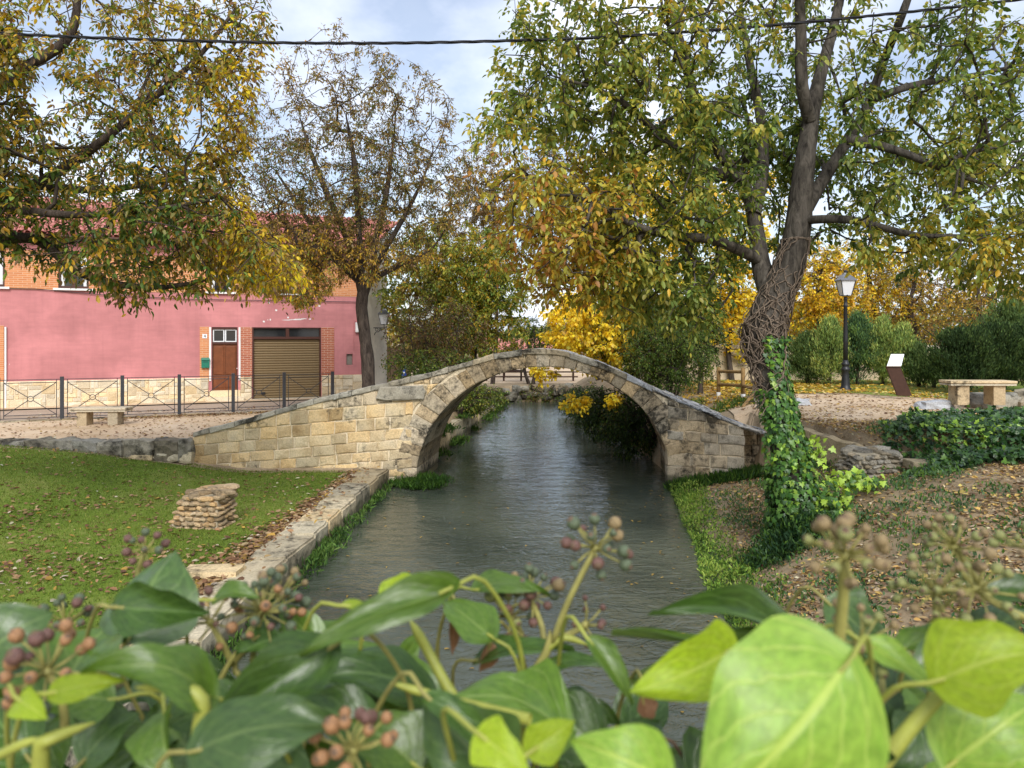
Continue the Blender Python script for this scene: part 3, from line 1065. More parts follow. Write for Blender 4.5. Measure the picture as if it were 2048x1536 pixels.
# ------------------------------------------------------------------ rubble stumps
def stump(name, loc, rz, w, dp, h, cmat, mmat, label, slope, seed, cob):
    r = random.Random(seed)
    st = empty(name, loc, rz)
    tag(st, label, 'stone stump')
    V = [(-w / 2 - 0.06, -dp / 2, -0.1), (w / 2, -dp / 2, -0.1), (w / 2, dp / 2, -0.1), (-w / 2 - 0.06, dp / 2, -0.1),
         (-w / 2 + slope, -dp / 2 + 0.03, h * 0.86), (w / 2, -dp / 2 + 0.02, h * 0.88), (w / 2, dp / 2, h), (-w / 2 + slope + 0.05, dp / 2, h * 0.95)]
    mb = MB(); mb.add(V, [(3, 2, 1, 0), (4, 5, 6, 7), (0, 1, 5, 4), (1, 2, 6, 5), (2, 3, 7, 6), (3, 0, 4, 7)])
    mb.build('mortar_core', MT[mmat], st)
    ms = [rock_mesh('cobble', MT[cmat], seed + q, 2, 0.4, 0.3) for q in range(5)]
    def bil(q, u, v):
        a = np.array(V[q[0]]); b = np.array(V[q[1]]); c = np.array(V[q[2]]); d = np.array(V[q[3]])
        return (a * (1 - u) + b * u) * (1 - v) + (d * (1 - u) + c * u) * v
    for q, nu, nv, yaw in (((0, 1, 5, 4), cob[0], cob[1], 0), ((3, 0, 4, 7), cob[2], cob[1], math.pi / 2), ((1, 2, 6, 5), cob[2], cob[1], math.pi / 2)):
        for j in range(nv):
            for i in range(nu):
                if r.random() < 0.08:
                    continue
                u = (i + 0.5 + (0.5 if j % 2 else 0)) / (nu + 0.5) + r.uniform(-.03, .03)
                v = (j + 0.5) / nv
                p = bil(q, min(0.98, max(0.02, u)), 0.14 + v * 0.86)
                link('cobble', r.choice(ms), st, tuple(p), (r.uniform(-.2, .2), r.uniform(-.25, .25), yaw + r.uniform(-.2, .2)),
                     (w / nu * r.uniform(0.7, 1.05), 0.12, h / nv * r.uniform(0.6, 0.95)))
    for k in range(10):
        p = bil((4, 5, 6, 7), r.uniform(0.05, .95), r.uniform(0.05, 0.95))
        link('top_stone', r.choice(ms), st, (p[0], p[1], p[2] - 0.01), (r.uniform(-.1, .1), r.uniform(-.1, .1), r.uniform(0, 6)), (r.uniform(.2, .36), r.uniform(.18, .3), 0.1))
    return st
sp = P(392, 1052, 11.1)
stump('rubble_stump', (sp[0], sp[1] + 0.25, float(H(sp[0], sp[1] + .25)) - 0.0), rad(-8), 0.74, 0.5, 0.58, 'cobble', 'rubblemortar',
      'broken stump of cobbles and mortar standing on the lawn', 0.2, 31, (6, 7, 4))
sp = P(1752, 968, 11.6)
stump('rubble_stump', (sp[0], sp[1] + 0.2, float(H(sp[0], sp[1] + .2)) - 0.02), rad(10), 0.72, 0.55, 0.46, 'greycobble', 'rubblemortar',
      'grey rubble stump with a flat top on the leafy slope beside the ivy trunk', 0.02, 57, (5, 6, 4))
# concrete retaining slab on the right bank
cw = empty('concrete_wall', (0, 0, 0))
tag(cw, 'short slanting concrete retaining wall behind the ivy-clad trunk', 'wall')
a, b = P(1600, 918, 13.9), P(1722, 916, 12.3)
ztop = (CAMZ - (858 - 675) / F * 13.9, CAMZ - (897 - 675) / F * 12.3)
mb = MB()
nseg = 8
Vt = []
for k in range(nseg + 1):
    t = k / nseg
    p = a * (1 - t) + b * t
    zt = ztop[0] * (1 - t) + ztop[1] * t + 0.015 * math.sin(k * 2.1)
    nrm = np.array([0.82, 0.57, 0])
    Vt += [(p[0], p[1], p[2] - 0.3), (p[0], p[1], zt), (p[0] + nrm[0] * .16, p[1] + nrm[1] * .16, zt + 0.02), (p[0] + nrm[0] * .16, p[1] + nrm[1] * .16, p[2] - 0.3)]
Ft = []
for k in range(nseg):
    q = 4 * k
    for i in range(4):
        Ft.append((q + i, q + 4 + i, q + 4 + (i + 1) % 4, q + (i + 1) % 4))
Ft += [(3, 2, 1, 0), tuple(4 * nseg + i for i in range(4))]
mb.add(Vt, Ft).build('wall_slab', MT['concrete'], cw)
# boulders round the right-hand bench and at the path corner
for k, (px, py, d, sx, sy, sz, lab) in enumerate((
        (1870, 790, 15.9, 0.75, 0.5, 0.26, 'long grey rock edging the grass left of the far bench'),
        (1985, 785, 16.3, 1.1, 0.5, 0.42, 'grey-brown boulder behind the far stone bench'),
        (2070, 780, 16.5, 1.2, 0.6, 0.5, 'brown boulder cut by the picture edge behind the far bench'),
        (1905, 803, 15.2, 0.5, 0.35, 0.12, 'flat pale stone beside the leg of the far bench'),
        (1598, 800, 17.5, 0.75, 0.5, 0.2, 'flat grey rock on the path behind the ivy-clad trunk'),
        (1540, 815, 16.9, 0.3, 0.25, 0.12, 'small pale rock at the foot of the bridge ramp'))):
    p = P(px, py, d)
    o = link('rock', rock_mesh('rock', MT['darkstone'] if k in (1, 2) else MT['slate'], 70 + k, 3, 0.4, 0.5), None, (p[0], p[1], float(H(p[0], p[1])) + sz * 0.25), (0, 0, 0.3 * k), (sx, sy, sz))
    tag(o, lab, 'rock')
sl = P(1860, 905, 11.4)
o = MB().box(-0.36, 0.36, -0.14, 0.14, -0.06, 0.07).build('stone_slab', MT['darkstone'], None, (sl[0], sl[1], float(H(sl[0], sl[1])) + 0.05), (0.06, 0.05, 0.1), bevel=0.02)
tag(o, 'dark stone slab lying below the ivy bed on the slope', 'stone')

# ------------------------------------------------------------------ street lamps
def lantern(parent, z, s=1.0, off=(0, 0), parts_parent=None):
    """four-sided tapered lantern, base at height z"""
    q = parts_parent or parent
    wb, wt, h = 0.12 * s, 0.205 * s, 0.42 * s
    ox, oy = off
    def sq(w, zz):
        return [(ox - w, oy - w, zz), (ox + w, oy - w, zz), (ox + w, oy + w, zz), (ox - w, oy + w, zz)]
    b, t = sq(wb, z), sq(wt, z + h)
    for k in range(4):
        mb = MB()
        mb.tube([b[k], t[k]], 0.012 * s, 6)
        mb.build('lantern_bar', MT['iron'], q)
        m2 = MB()
        a0, a1 = np.array(b[k]), np.array(b[(k + 1) % 4])
        c0, c1 = np.array(t[k]), np.array(t[(k + 1) % 4])
        cen = np.array([ox, oy, 0])
        f = lambda v: tuple(np.array([ox + (v[0] - ox) * 0.965, oy + (v[1] - oy) * 0.965, v[2]]))
        g = lambda v: tuple(np.array([ox + (v[0] - ox) * 0.93, oy + (v[1] - oy) * 0.93, v[2]]))
        m2.add([f(a0), f(a1), f(c1), f(c0), g(a0), g(a1), g(c1), g(c0)], [(0, 1, 2, 3), (7, 6, 5, 4), (0, 4, 5, 1), (2, 6, 7, 3)])
        m2.build('glass_pane', MT['lampglass'], q)
    mb = MB()
    r0, r1, r2 = sq(wt * 1.14, z + h), sq(wt * 1.14, z + h + 0.025 * s), sq(wt * 0.36, z + h + 0.2 * s)
    r3 = sq(wt * 0.3, z + h + 0.24 * s)
    V = r0 + r1 + r2 + r3
    Fs = [(3, 2, 1, 0), (12, 13, 14, 15)]
    for L in range(3):
        for k in range(4):
            Fs.append((4 * L + k, 4 * L + (k + 1) % 4, 4 * L + 4 + (k + 1) % 4, 4 * L + 4 + k))
    mb.add(V, Fs).build('lantern_roof', MT['roofmetal'], q)
    MB().lathe([(0.035 * s, z + h + 0.24 * s), (0.055 * s, z + h + 0.26 * s), (0.055 * s, z + h + 0.3 * s), (0.02 * s, z + h + 0.32 * s)], 10, off).build('finial', MT['iron'], q, smooth=True)
    MB().lathe([(wb * 1.25, z - 0.02 * s), (wb * 1.25, z), (wb * 1.1, z + 0.012 * s)], 4, off).build('lantern_base', MT['iron'], q)

lp = P(1691, 783, 21.4)
lamp = empty('street_lamp', (lp[0], lp[1], lp[2] - 0.05))
tag(lamp, 'tall black cast-iron street lamp with white lantern beside the path', 'street lamp')
MB().lathe([(0.17, 0), (0.17, 0.05), (0.155, 0.09), (0.155, 0.14), (0.13, 0.18), (0.115, 0.26), (0.1, 0.5), (0.095, 0.62), (0.12, 0.66), (0.125, 0.7), (0.1, 0.73),
            (0.085, 0.78), (0.11, 0.81), (0.11, 0.85), (0.075, 0.89), (0.07, 0.95)], 20).build('base', MT['iron'], lamp, smooth=True)
MB().lathe([(0.068, 0.94), (0.062, 1.6), (0.05, 2.45), (0.062, 2.47), (0.062, 2.52), (0.045, 2.55), (0.04, 2.66), (0.055, 2.68), (0.05, 2.73), (0.03, 2.75)], 16).build('column', MT['iron'], lamp, smooth=True)
lantern(lamp, 2.79, 0.98)

# interpretive lectern
ip = P(1797, 789, 18.4)
lec = empty('information_lectern', (ip[0], ip[1], ip[2] - 0.03), rad(-6))
tag(lec, 'slanted brown steel information post with white top panel on the grass', 'sign')
V = [(0.06, -0.05, 0), (0.40, -0.05, 0), (0.40, 0.02, 0), (0.06, 0.02, 0), (-0.22, -0.1, 0.72), (0.10, -0.1, 0.72), (0.10, -0.02, 0.72), (-0.22, -0.02, 0.72)]
V = [(v[0] - 0.1, v[1], v[2]) for v in V]
MB().add(V, [(3, 2, 1, 0), (4, 5, 6, 7), (0, 1, 5, 4), (1, 2, 6, 5), (2, 3, 7, 6), (3, 0, 4, 7)]).build('post', MT['corten'], lec, bevel=0.006)
V = [(-0.33, -0.14, 0.72), (0.0, -0.14, 0.72), (0.19, 0.16, 1.0), (-0.12, 0.16, 1.0)]
V = V + [(v[0], v[1] - 0.02, v[2] + 0.018) for v in V]
MB().add(V, [(3, 2, 1, 0), (4, 5, 6, 7), (0, 1, 5, 4), (1, 2, 6, 5), (2, 3, 7, 6), (3, 0, 4, 7)]).build('top_panel', MT['whitepanel'], lec)
for k in range(4):
    u_ = 0.25 + k * 0.15
    a_ = np.array([-0.33 + 0.2 * u_, -0.163 + 0.3 * u_, 0.741 + 0.28 * u_]); w_ = 0.10 if k == 3 else 0.18
    MB().quad(tuple(a_ + [0.07, 0, 0]), tuple(a_ + [0.07 + w_, 0, 0]), tuple(a_ + [0.075 + w_, 0.012, 0.0112]), tuple(a_ + [0.075, 0.012, 0.0112])).build('text_line', MT['meter'], lec)

# timber post-and-rail fence beyond the bridge ramp
wf = empty('timber_fence', (0, 0, 0))
tag(wf, 'low round-timber post and rail fence behind the bridge ramp', 'fence')
posts = []
for px, py, d in ((1437, 778, 20.8), (1486, 782, 19.8), (1513, 790, 18.6)):
    p = P(px, py, d)
    zb = float(H(p[0], p[1]))
    MB().lathe([(0.055, zb - 0.1), (0.055, zb + 0.82), (0.04, zb + 0.84)], 12, (p[0], p[1])).build('post', MT['wood'], wf, smooth=True)
    MB().lathe([(0.062, zb - 0.1), (0.062, zb + 0.13), (0.056, zb + 0.14)], 12, (p[0], p[1])).build('post_sleeve', MT['white'], wf, smooth=True)
    posts.append((p[0], p[1], zb))
for k in range(2):
    a, b = posts[k], posts[k + 1]
    for hh in (0.36, 0.72) if k == 0 else (0.36,):
        MB().tube([(a[0], a[1], a[2] + hh), (b[0], b[1], b[2] + hh)], 0.045, 8).build('rail', MT['wood'], wf)
a = posts[2]
MB().tube([(a[0], a[1], a[2] + 0.36), (a[0] - 0.5, a[1] - 0.5, a[2] - 0.05)], 0.04, 8).build('brace', MT['wood'], wf)

# ------------------------------------------------------------------ pink house (local x along the facade, y into the house)
house = empty('pink_house', (HOUSE0[0], HOUSE0[1], 0), math.atan2(_D[1], _D[0]))
tag(house, 'two-storey pink house with brick upper band and stone plinth across the road', 'house')
TL, TR = -7.0, 11.72

def wall_holes(name, x0, x1, z0, z1, holes, mat, yf=0.0, depth=0.22):
    xs = sorted({x0, x1, *[h[0] for h in holes], *[h[1] for h in holes]})
    zs_ = sorted({z0, z1, *[h[2] for h in holes], *[h[3] for h in holes]})
    xs = [v for v in xs if x0 <= v <= x1]; zs_ = [v for v in zs_ if z0 <= v <= z1]
    mb = MB()
    for i in range(len(xs) - 1):
        for j in range(len(zs_) - 1):
            cx, cz = (xs[i] + xs[i + 1]) / 2, (zs_[j] + zs_[j + 1]) / 2
            if any(h[0] < cx < h[1] and h[2] < cz < h[3] for h in holes):
                continue
            mb.quad((xs[i], yf, zs_[j]), (xs[i + 1], yf, zs_[j]), (xs[i + 1], yf, zs_[j + 1]), (xs[i], yf, zs_[j + 1]))
    for h in holes:
        a, b, c, d = max(h[0], x0), min(h[1], x1), max(h[2], z0), min(h[3], z1)
        y2 = yf + depth
        if h[0] > x0: mb.quad((a, yf, c), (a, y2, c), (a, y2, d), (a, yf, d))
        if h[1] < x1: mb.quad((b, yf, d), (b, y2, d), (b, y2, c), (b, yf, c))
        if h[3] < z1: mb.quad((a, yf, d), (a, y2, d), (b, y2, d), (b, yf, d))
        if h[2] > z0: mb.quad((a, y2, c), (a, yf, c), (b, yf, c), (b, y2, c))
    return mb.build(name, mat, house)

DOOR = (6.32, 7.18, 0.95, 3.53)
GAR = (7.68, 10.14, 0.9, 3.53)
MET = (11.09, 11.33, 2.11, 2.53)
LDOOR = (-1.2, -0.15, 0.9, 3.3)
wall_holes('wall', TL, TR, 0.5, 4.72, [DOOR, GAR, MET, LDOOR], MT['pink'])
WINS = [(-0.62, 0.14), (1.62, 2.5), (6.24, 7.04), (8.58, 9.24)]
wall_holes('brick_band', TL, TR, 4.72, 6.0, [(a, b, 4.78, 5.95) for a, b in WINS], MT['brick'], -0.012)
wall_holes('wall', TL, TR, 6.0, 6.55, [], MT['pink'], -0.03)
# brick pilasters round the doors
for a, b, m in ((5.92, 6.22, 'brick'), (7.28, 7.67, 'redbrick'), (10.15, 10.62, 'redbrick'), (-0.1, 0.12, 'brick'), (-1.55, -1.25, 'brick')):
    MB().box(a, b, -0.028, 0.1, 1.6, 3.54).build('brick_pilaster', MT[m], house)
for a, b in ((6.225, 6.29), (7.21, 7.275)):
    MB().box(a, b, -0.035, 0.1, 1.62, 3.53).build('door_jamb', MT['white'], house)
MB().tube([(0.17, -0.05, 0.9), (0.17, -0.05, 3.5)], 0.03, 8).build('drain_pipe', MT['white'], house)
# plinth of irregular stones
plinth = MB().box(TL, DOOR[0] - 0.12, -0.03, 0.05, 0.5, 1.74).build('plinth', MT['mortar'], house)
pl2 = MB().box(DOOR[1] + 0.1, GAR[0] - 0.02, -0.03, 0.05, 0.5, 1.74).build('plinth', MT['mortar'], house)
pl3 = MB().box(GAR[1] + 0.02, TR + 0.02, -0.03, 0.05, 0.5, 1.74).build('plinth', MT['mortar'], house)
RP = random.Random(77)
def plinth_stones(x0, x1, parent, lo=0.88, hi=1.735):
    nx = max(2, round((x1 - x0) / 0.125)); nz = 6
    cw_, ch = (x1 - x0) / nx, (hi - lo) / nz
    used = np.zeros((nx, nz), bool)
    for j in range(nz):
        for i in range(nx):
            if used[i, j]:
                continue
            for w, h in RP.sample([(3, 1), (2, 2), (2, 1), (3, 2), (1, 2), (2, 1), (1, 1)], 7):
                if i + w <= nx and j + h <= nz and not used[i:i + w, j:j + h].any():
                    break
            else:
                w = h = 1
            used[i:i + w, j:j + h] = True
            a, b, c, d = x0 + i * cw_ + 0.006, x0 + (i + w) * cw_ - 0.006, lo + j * ch + 0.006, lo + (j + h) * ch - 0.006
            yf = -0.045 - RP.uniform(0, 0.02)
            e = 0.014
            q = RP.uniform(-.01, .01)
            V = [(a, -0.028, c), (b, -0.028, c), (b, -0.028, d), (a, -0.028, d), (a + e, yf + q, c + e), (b - e, yf - q, c + e), (b - e, yf + q, d - e), (a + e, yf - q, d - e)]
            MB().add(V, [(0, 1, 5, 4), (1, 2, 6, 5), (2, 3, 7, 6), (3, 0, 4, 7), (4, 5, 6, 7)]).build('stone', MT['plinth'], parent)
plinth_stones(-0.1, DOOR[0] - 0.12, plinth)
plinth_stones(DOOR[1] + 0.1, GAR[0] - 0.02, pl2)
plinth_stones(GAR[1] + 0.02, TR, pl3)
MB().box(DOOR[0] - 0.2, DOOR[1] + 0.2, -0.32, 0.02, 0.6, 1.05).build('door_step', MT['plinth'], house, bevel=0.01)
MB().box(DOOR[0] - 0.1, DOOR[1] + 0.09, -0.06, 0.2, 1.05, 1.27).build('threshold', MT['plinth'], house, bevel=0.006)
# entrance door
door = MB().box(DOOR[0], DOOR[1], 0.08, 0.13, 1.27, 2.92).build('door', MT['doorwood'], house)
xm = (DOOR[0] + DOOR[1]) / 2
for s in (0, 1):
    a, b = (DOOR[0] + 0.06, xm - 0.03) if s == 0 else (xm + 0.03, DOOR[1] - 0.06)
    for c, d in ((1.36, 1.72), (1.84, 2.84)):
        MB().box(a, b, 0.062, 0.0795, c, d).build('door_panel', MT['doorwood'], door, bevel=0.014)
MB().box(xm - 0.02, xm + 0.02, 0.055, 0.0795, 1.28, 2.91).build('centre_rail', MT['doorwood'], door)
MB().lathe([(0.012, 0), (0.02, 0.02), (0.012, 0.05)], 8).build('door_knob', MT['white'], door, (DOOR[1] - 0.02, 0.04, 2.05), (rad(90), 0, 0))
fr = MB()
fr.box(DOOR[0] - 0.03, DOOR[0] + 0.03, 0.03, 0.16, 1.27, 3.53).box(DOOR[1] - 0.03, DOOR[1] + 0.03, 0.03, 0.16, 1.27, 3.53)
fr.box(DOOR[0] + 0.031, DOOR[1] - 0.031, 0.03, 0.16, 2.921, 3.0).box(DOOR[0] + 0.031, DOOR[1] - 0.031, 0.03, 0.16, 3.45, 3.528)
fr.build('door_frame', MT['darkwood'], house)
tr = MB().box(DOOR[0] + 0.031, DOOR[1] - 0.031, 0.1, 0.12, 3.0, 3.45).build('transom_window', MT['glass'], house)
for a, b in ((DOOR[0] + 0.035, xm - 0.012), (xm + 0.012, DOOR[1] - 0.035)):
    m = MB()
    m.box(a, a + 0.035, 0.06, 0.099, 3.003, 3.447).box(b - 0.035, b, 0.06, 0.099, 3.003, 3.447).box(a + 0.036, b - 0.036, 0.06, 0.099, 3.003, 3.035).box(a + 0.036, b - 0.036, 0.06, 0.099, 3.415, 3.447)
    m.build('sash', MT['whitepanel'], tr)
# garage
gd = empty('garage_door', (0, 0, 0)); gd.parent = house
z = 0.93
slat_me = None
n_sl = 24
hs = (3.1 - 0.93) / n_sl
for k in range(n_sl):
    if slat_me is None:
        m = MB()
        prof = [(0.14, 0.0), (0.118, 0.012), (0.11, hs * 0.5), (0.118, hs - 0.014), (0.14, hs - 0.002)]
        V, Fs = [], []
        for yv, zv in prof:
            V += [(GAR[0] + 0.04, yv, zv), (GAR[1] - 0.04, yv, zv)]
        for q in range(len(prof) - 1):
            Fs.append((2 * q, 2 * q + 1, 2 * q + 3, 2 * q + 2))
        m.add(V, Fs)
        slat_me = m.build('slat', MT['shutter'], gd, (0, 0, z)).data
    else:
        link('slat', slat_me, gd, (0, 0, z))
    z += hs
m = MB()
m.box(GAR[0], GAR[0] + 0.05, 0.02, 0.2, 0.9, 3.528).box(GAR[1] - 0.05, GAR[1], 0.02, 0.2, 0.9, 3.528)
m.box(GAR[0] + 0.051, GAR[1] - 0.051, 0.03, 0.2, 3.1, 3.19).box(GAR[0] + 0.051, GAR[1] - 0.051, 0.03, 0.2, 3.49, 3.528).box(8.86, 8.98, 0.03, 0.2, 3.191, 3.489)
m.build('frame', MT['darkwood'], gd)
MB().box(GAR[0] + 0.051, GAR[1] - 0.051, 0.12, 0.14, 3.19, 3.49).build('fanlight_pane', MT['glass'], gd)
MB().box(8.0, 8.14, 0.07, 0.11, 1.08, 1.16).build('handle', MT['iron'], gd, bevel=0.008)
MB().box(GAR[0], GAR[1], 0.2, 0.22, 0.9, 3.53).build('backing', MT['darkwood'], gd)
MB().box(GAR[0] - 0.02, GAR[1] + 0.02, -0.12, 0.16, 0.8, 0.928).build('garage_sill', MT['bench'], house)
# left edge door (only its brick surround shows)
MB().box(LDOOR[0], LDOOR[1], 0.1, 0.14, 0.9, 3.3).build('door', MT['doorwood'], house)
# windows
for a, b in WINS:
    w = empty('window', (0, 0, 0)); w.parent = house
    m = MB(); e = 0.055
    m.box(a, a + e, 0.05, 0.13, 4.8, 5.95).box(b - e, b, 0.05, 0.13, 4.8, 5.95).box(a + e + .001, b - e - .001, 0.05, 0.13, 4.8, 4.86).box(a + e + .001, b - e - .001, 0.05, 0.13, 5.89, 5.95)
    c = (a + b) / 2
    m.box(c - 0.05, c + 0.05, 0.045, 0.13, 4.861, 5.889)
    m.build('frame', MT['darkwood'], w)
    for p, q in ((a + e, c - 0.05), (c + 0.05, b - e)):
        MB().box(p + .001, q - .001, 0.12, 0.126, 4.861, 5.889).build('pane', MT['glass'], w)
    for s in (0, 1):
        # curtains drawn to the sides
        xs0 = a + e + 0.01 if s == 0 else b - e - 0.01
        dr = 1 if s == 0 else -1
        V, Fs = [], []
        N = 9
        for zi in range(9):
            zz = 4.87 + zi / 8 * 1.01
            wid = 0.10 + 0.13 * (zi / 8) ** 1.6
            for k in range(N):
                V.append((xs0 + dr * wid * k / (N - 1), 0.112 - 0.012 * (k % 2), zz))
        for zi in range(8):
            for k in range(N - 1):
                Fs.append((zi * N + k, zi * N + k + 1, (zi + 1) * N + k + 1, (zi + 1) * N + k))
        MB().add(V, Fs).build('curtain', MT['curtain'], w)
    MB().box(a - 0.14, b + 0.14, -0.1, 0.06, 4.715, 4.782).build('sill', MT['white'], w, bevel=0.008)
# roof of clay barrel tiles
side = np.array([0.0995, 0.995])
sl_l = np.array([_D @ side, _Nn @ side])          # side-wall direction in house coordinates
RSL = math.tan(rad(24))
eave_y, eave_z, ridge_y = -0.42, 6.5, 3.6
def tile_field():
    V, Fs = [], []
    pitch, row = 0.21, 0.36
    ncol = int((TR + 0.35 - TL) / pitch)
    L = (ridge_y - eave_y) / math.cos(math.atan(RSL))
    nrow = int(L / row)
    ca, sa = math.cos(math.atan(RSL)), math.sin(math.atan(RSL))
    K = 5
    rr = random.Random(3)
    for c in range(ncol):
        for r in range(nrow):
            l0, l1 = r * row - 0.04, (r + 1) * row + 0.02
            x0 = TL + c * pitch + rr.uniform(-.008, .008)
            skew = (eave_y + l0 * ca) * sl_l[0] / sl_l[1]
            n0 = len(V)
            for (l, rs, hh) in ((l0, 0.098, 0.035), (l1, 0.082, 0.012)):
                for k in range(K):
                    a = math.pi * k / (K - 1)
                    xx = x0 + skew + pitch / 2 - math.cos(a) * rs
                    h = math.sin(a) * 0.075 + hh
                    V.append((xx, eave_y + l * ca - h * sa, eave_z + l * sa + h * ca))
            for k in range(K - 1):
                Fs.append((n0 + k, n0 + k + 1, n0 + K + k + 1, n0 + K + k))
    return np.array(V), np.array(Fs)
V, Fs = tile_field()
roof = MB()
z1 = eave_z + (ridge_y - eave_y) * RSL
k0, k1 = eave_y * sl_l[0] / sl_l[1], ridge_y * sl_l[0] / sl_l[1]
q = [(TL, eave_y, eave_z), (TR + 0.3 + k0, eave_y, eave_z), (TR + 0.3 + k1, ridge_y, z1), (TL, ridge_y, z1)]
roof.add([*q, *[(a, b, c - 0.1) for a, b, c in q]], [(0, 1, 2, 3), (7, 6, 5, 4), (0, 4, 5, 1), (1, 5, 6, 2), (2, 6, 7, 3), (3, 7, 4, 0)])
roof_o = roof.build('roof', MT['rooftile'], house)
stuff(link('roof_tiles', np_mesh('roof_tiles', V, Fs, MT['rooftile'], True), roof_o))
MB().box(TL, TR + 0.2, -0.3, 0.0, 6.36, 6.5).build('eaves_cornice', MT['darkwood'], house)
MB().tube([(TL, -0.44, 6.46), (TR + 0.2, -0.44, 6.46)], 0.05, 8).build('gutter', MT['darkwood'], house)
# side and back walls
c0 = np.array([TR, 0.0]); c1 = c0 + sl_l * 3.5
m = MB()
zr_ = eave_z + (c1[1] - eave_y) * RSL - 0.12
m.quad((c0[0] + .015, c0[1], 0.3), (c1[0], c1[1], 0.3), (c1[0], c1[1], zr_), (c0[0] + .015, c0[1], 6.53))
m.build('side_wall', MT['whiteplaster'], house)
MB().quad((c1[0], c1[1], 0.3), (TL, c1[1], 0.3), (TL, c1[1], zr_), (c1[0], c1[1], zr_)).build('back_wall', MT['whiteplaster'], house)
# corner fittings
hb = MB().box(MET[0], MET[1], 0.1, 0.12, MET[2], MET[3]).build('meter_hatch', MT['meter'], house)
MB().box(MET[0] + 0.03, MET[1] - 0.03, 0.085, 0.1, MET[2] + 0.03, MET[3] - 0.03).build('hatch_door', MT['meter'], hb, bevel=0.005)
MB().box(11.42, 11.6, -0.14, 0.0, 3.36, 3.74).build('electric_box', MT['white'], house, bevel=0.015)
MB().tube([(11.5, -0.03, 3.74), (11.38, -0.03, 3.82), (11.36, -0.03, 3.7), (11.36, -0.03, 2.7)], 0.012, 6).build('conduit', MT['pink'], house)
MB().tube([(-6.5, -0.05, 4.76), (1.0, -0.05, 4.74), (2.8, -0.05, 4.6), (5.5, -0.05, 4.5), (11.5, -0.05, 4.52)], 0.012, 6).build('facade_cable', MT['fence'], house)
# peeling paint above the garage
RC = random.Random(4)
for k in range(16):
    cx_ = RC.uniform(7.7, 10.2) if k > 3 else RC.uniform(8.6, 9.8)
    cz_ = 3.83 + RC.uniform(-0.03, 0.03) if k < 9 else RC.uniform(3.6, 4.5)
    w_ = RC.uniform(0.02, 0.05) if k > 3 else RC.uniform(0.12, 0.3)
    h_ = RC.uniform(0.012, 0.04)
    pts = [(cx_ + w_ * math.cos(a) * RC.uniform(.6, 1.1), -0.003, cz_ + h_ * math.sin(a) * RC.uniform(.5, 1.2)) for a in np.linspace(0, 2 * math.pi, 12)[:-1]]
    MB().add(pts, [tuple(range(len(pts)))]).build('bare_plaster_patch', MT['white'], house)

def on_house(name, t, n, z):
    p = hpt(t, n)
    return empty(name, (p[0], p[1], z), math.atan2(_D[1], _D[0]))
mbx = on_house('mailbox', 6.1, -0.03, 2.25)
tag(mbx, 'green metal mailbox on the brick beside the wooden door', 'mailbox')
MB().box(-0.13, 0.13, -0.1, 0.0, -0.16, 0.12).build('body', MT['mailbox'], mbx, bevel=0.01)
MB().add([(-0.15, -0.13, 0.121), (0.15, -0.13, 0.121), (0.15, 0.0, 0.15), (-0.15, 0.0, 0.15), (-0.12, -0.1, 0.17), (0.12, -0.1, 0.17), (0.12, 0.0, 0.2), (-0.12, 0, 0.2)],
         [(3, 2, 1, 0), (4, 5, 6, 7), (0, 1, 5, 4), (1, 2, 6, 5), (2, 3, 7, 6), (3, 0, 4, 7)]).build('lid', MT['mailbox'], mbx)
MB().box(-0.08, 0.08, -0.104, -0.099, 0.04, 0.06).build('slot', MT['iron'], mbx)
num = on_house('house_number', 6.08, -0.032, 3.21)
tag(num, 'small white house number plate reading 4 on the brick', 'number plate')
MB().box(-0.075, 0.075, -0.012, 0.0, -0.075, 0.075).build('plate', MT['whitepanel'], num)
MB().add([(-0.035, -0.0145, -0.02), (0.045, -0.0145, -0.02), (0.045, -0.0145, -0.005), (-0.035, -0.0145, -0.005)], [(0, 1, 2, 3)]).add(
    [(0.008, -0.0145, -0.05), (0.026, -0.0145, -0.05), (0.026, -0.0145, -0.0205), (0.008, -0.0145, -0.0205)], [(0, 1, 2, 3)]).add(
    [(0.008, -0.0145, -0.0045), (0.026, -0.0145, -0.0045), (0.026, -0.0145, 0.05), (0.008, -0.0145, 0.05)], [(0, 1, 2, 3)]).add(
    [(-0.035, -0.0145, -0.0045), (-0.018, -0.0145, -0.0045), (0.0075, -0.0145, 0.03), (0.0075, -0.0145, 0.05)], [(0, 1, 2, 3)]).build('digit', MT['iron'], num)
# wall lamp on a scroll bracket
wp = np.array([-5.55, 30.2])
wlamp = empty('wall_lamp', (wp[0], wp[1], 3.55))
tag(wlamp, 'black wall lantern on a scrolled iron bracket at the house corner', 'street lamp')
MB().tube([(-0.03, 0, 0.0), (0.42, 0, 0.0)], 0.018, 8).build('bracket_arm', MT['iron'], wlamp)
sc = [(0.0 + 0.36 * t, 0, -0.26 * (1 - t) ** 1.6 - 0.03 + 0.04 * math.sin(t * 9)) for t in np.linspace(0, 1, 14)]
MB().tube(sc, 0.014, 6).build('scroll', MT['iron'], wlamp)
for cxx, rr_ in ((0.1, 0.055), (0.24, 0.04)):
    MB().tube([(cxx + rr_ * math.cos(a), 0, -0.07 + rr_ * math.sin(a)) for a in np.linspace(0, 2 * math.pi, 15)], 0.01, 5).build('scroll', MT['iron'], wlamp)
MB().tube([(0.4, 0, 0.0), (0.4, 0, 0.12)], 0.016, 8).build('lantern_stem', MT['iron'], wlamp)
lantern(wlamp, 0.14, 0.95, (0.4, 0))
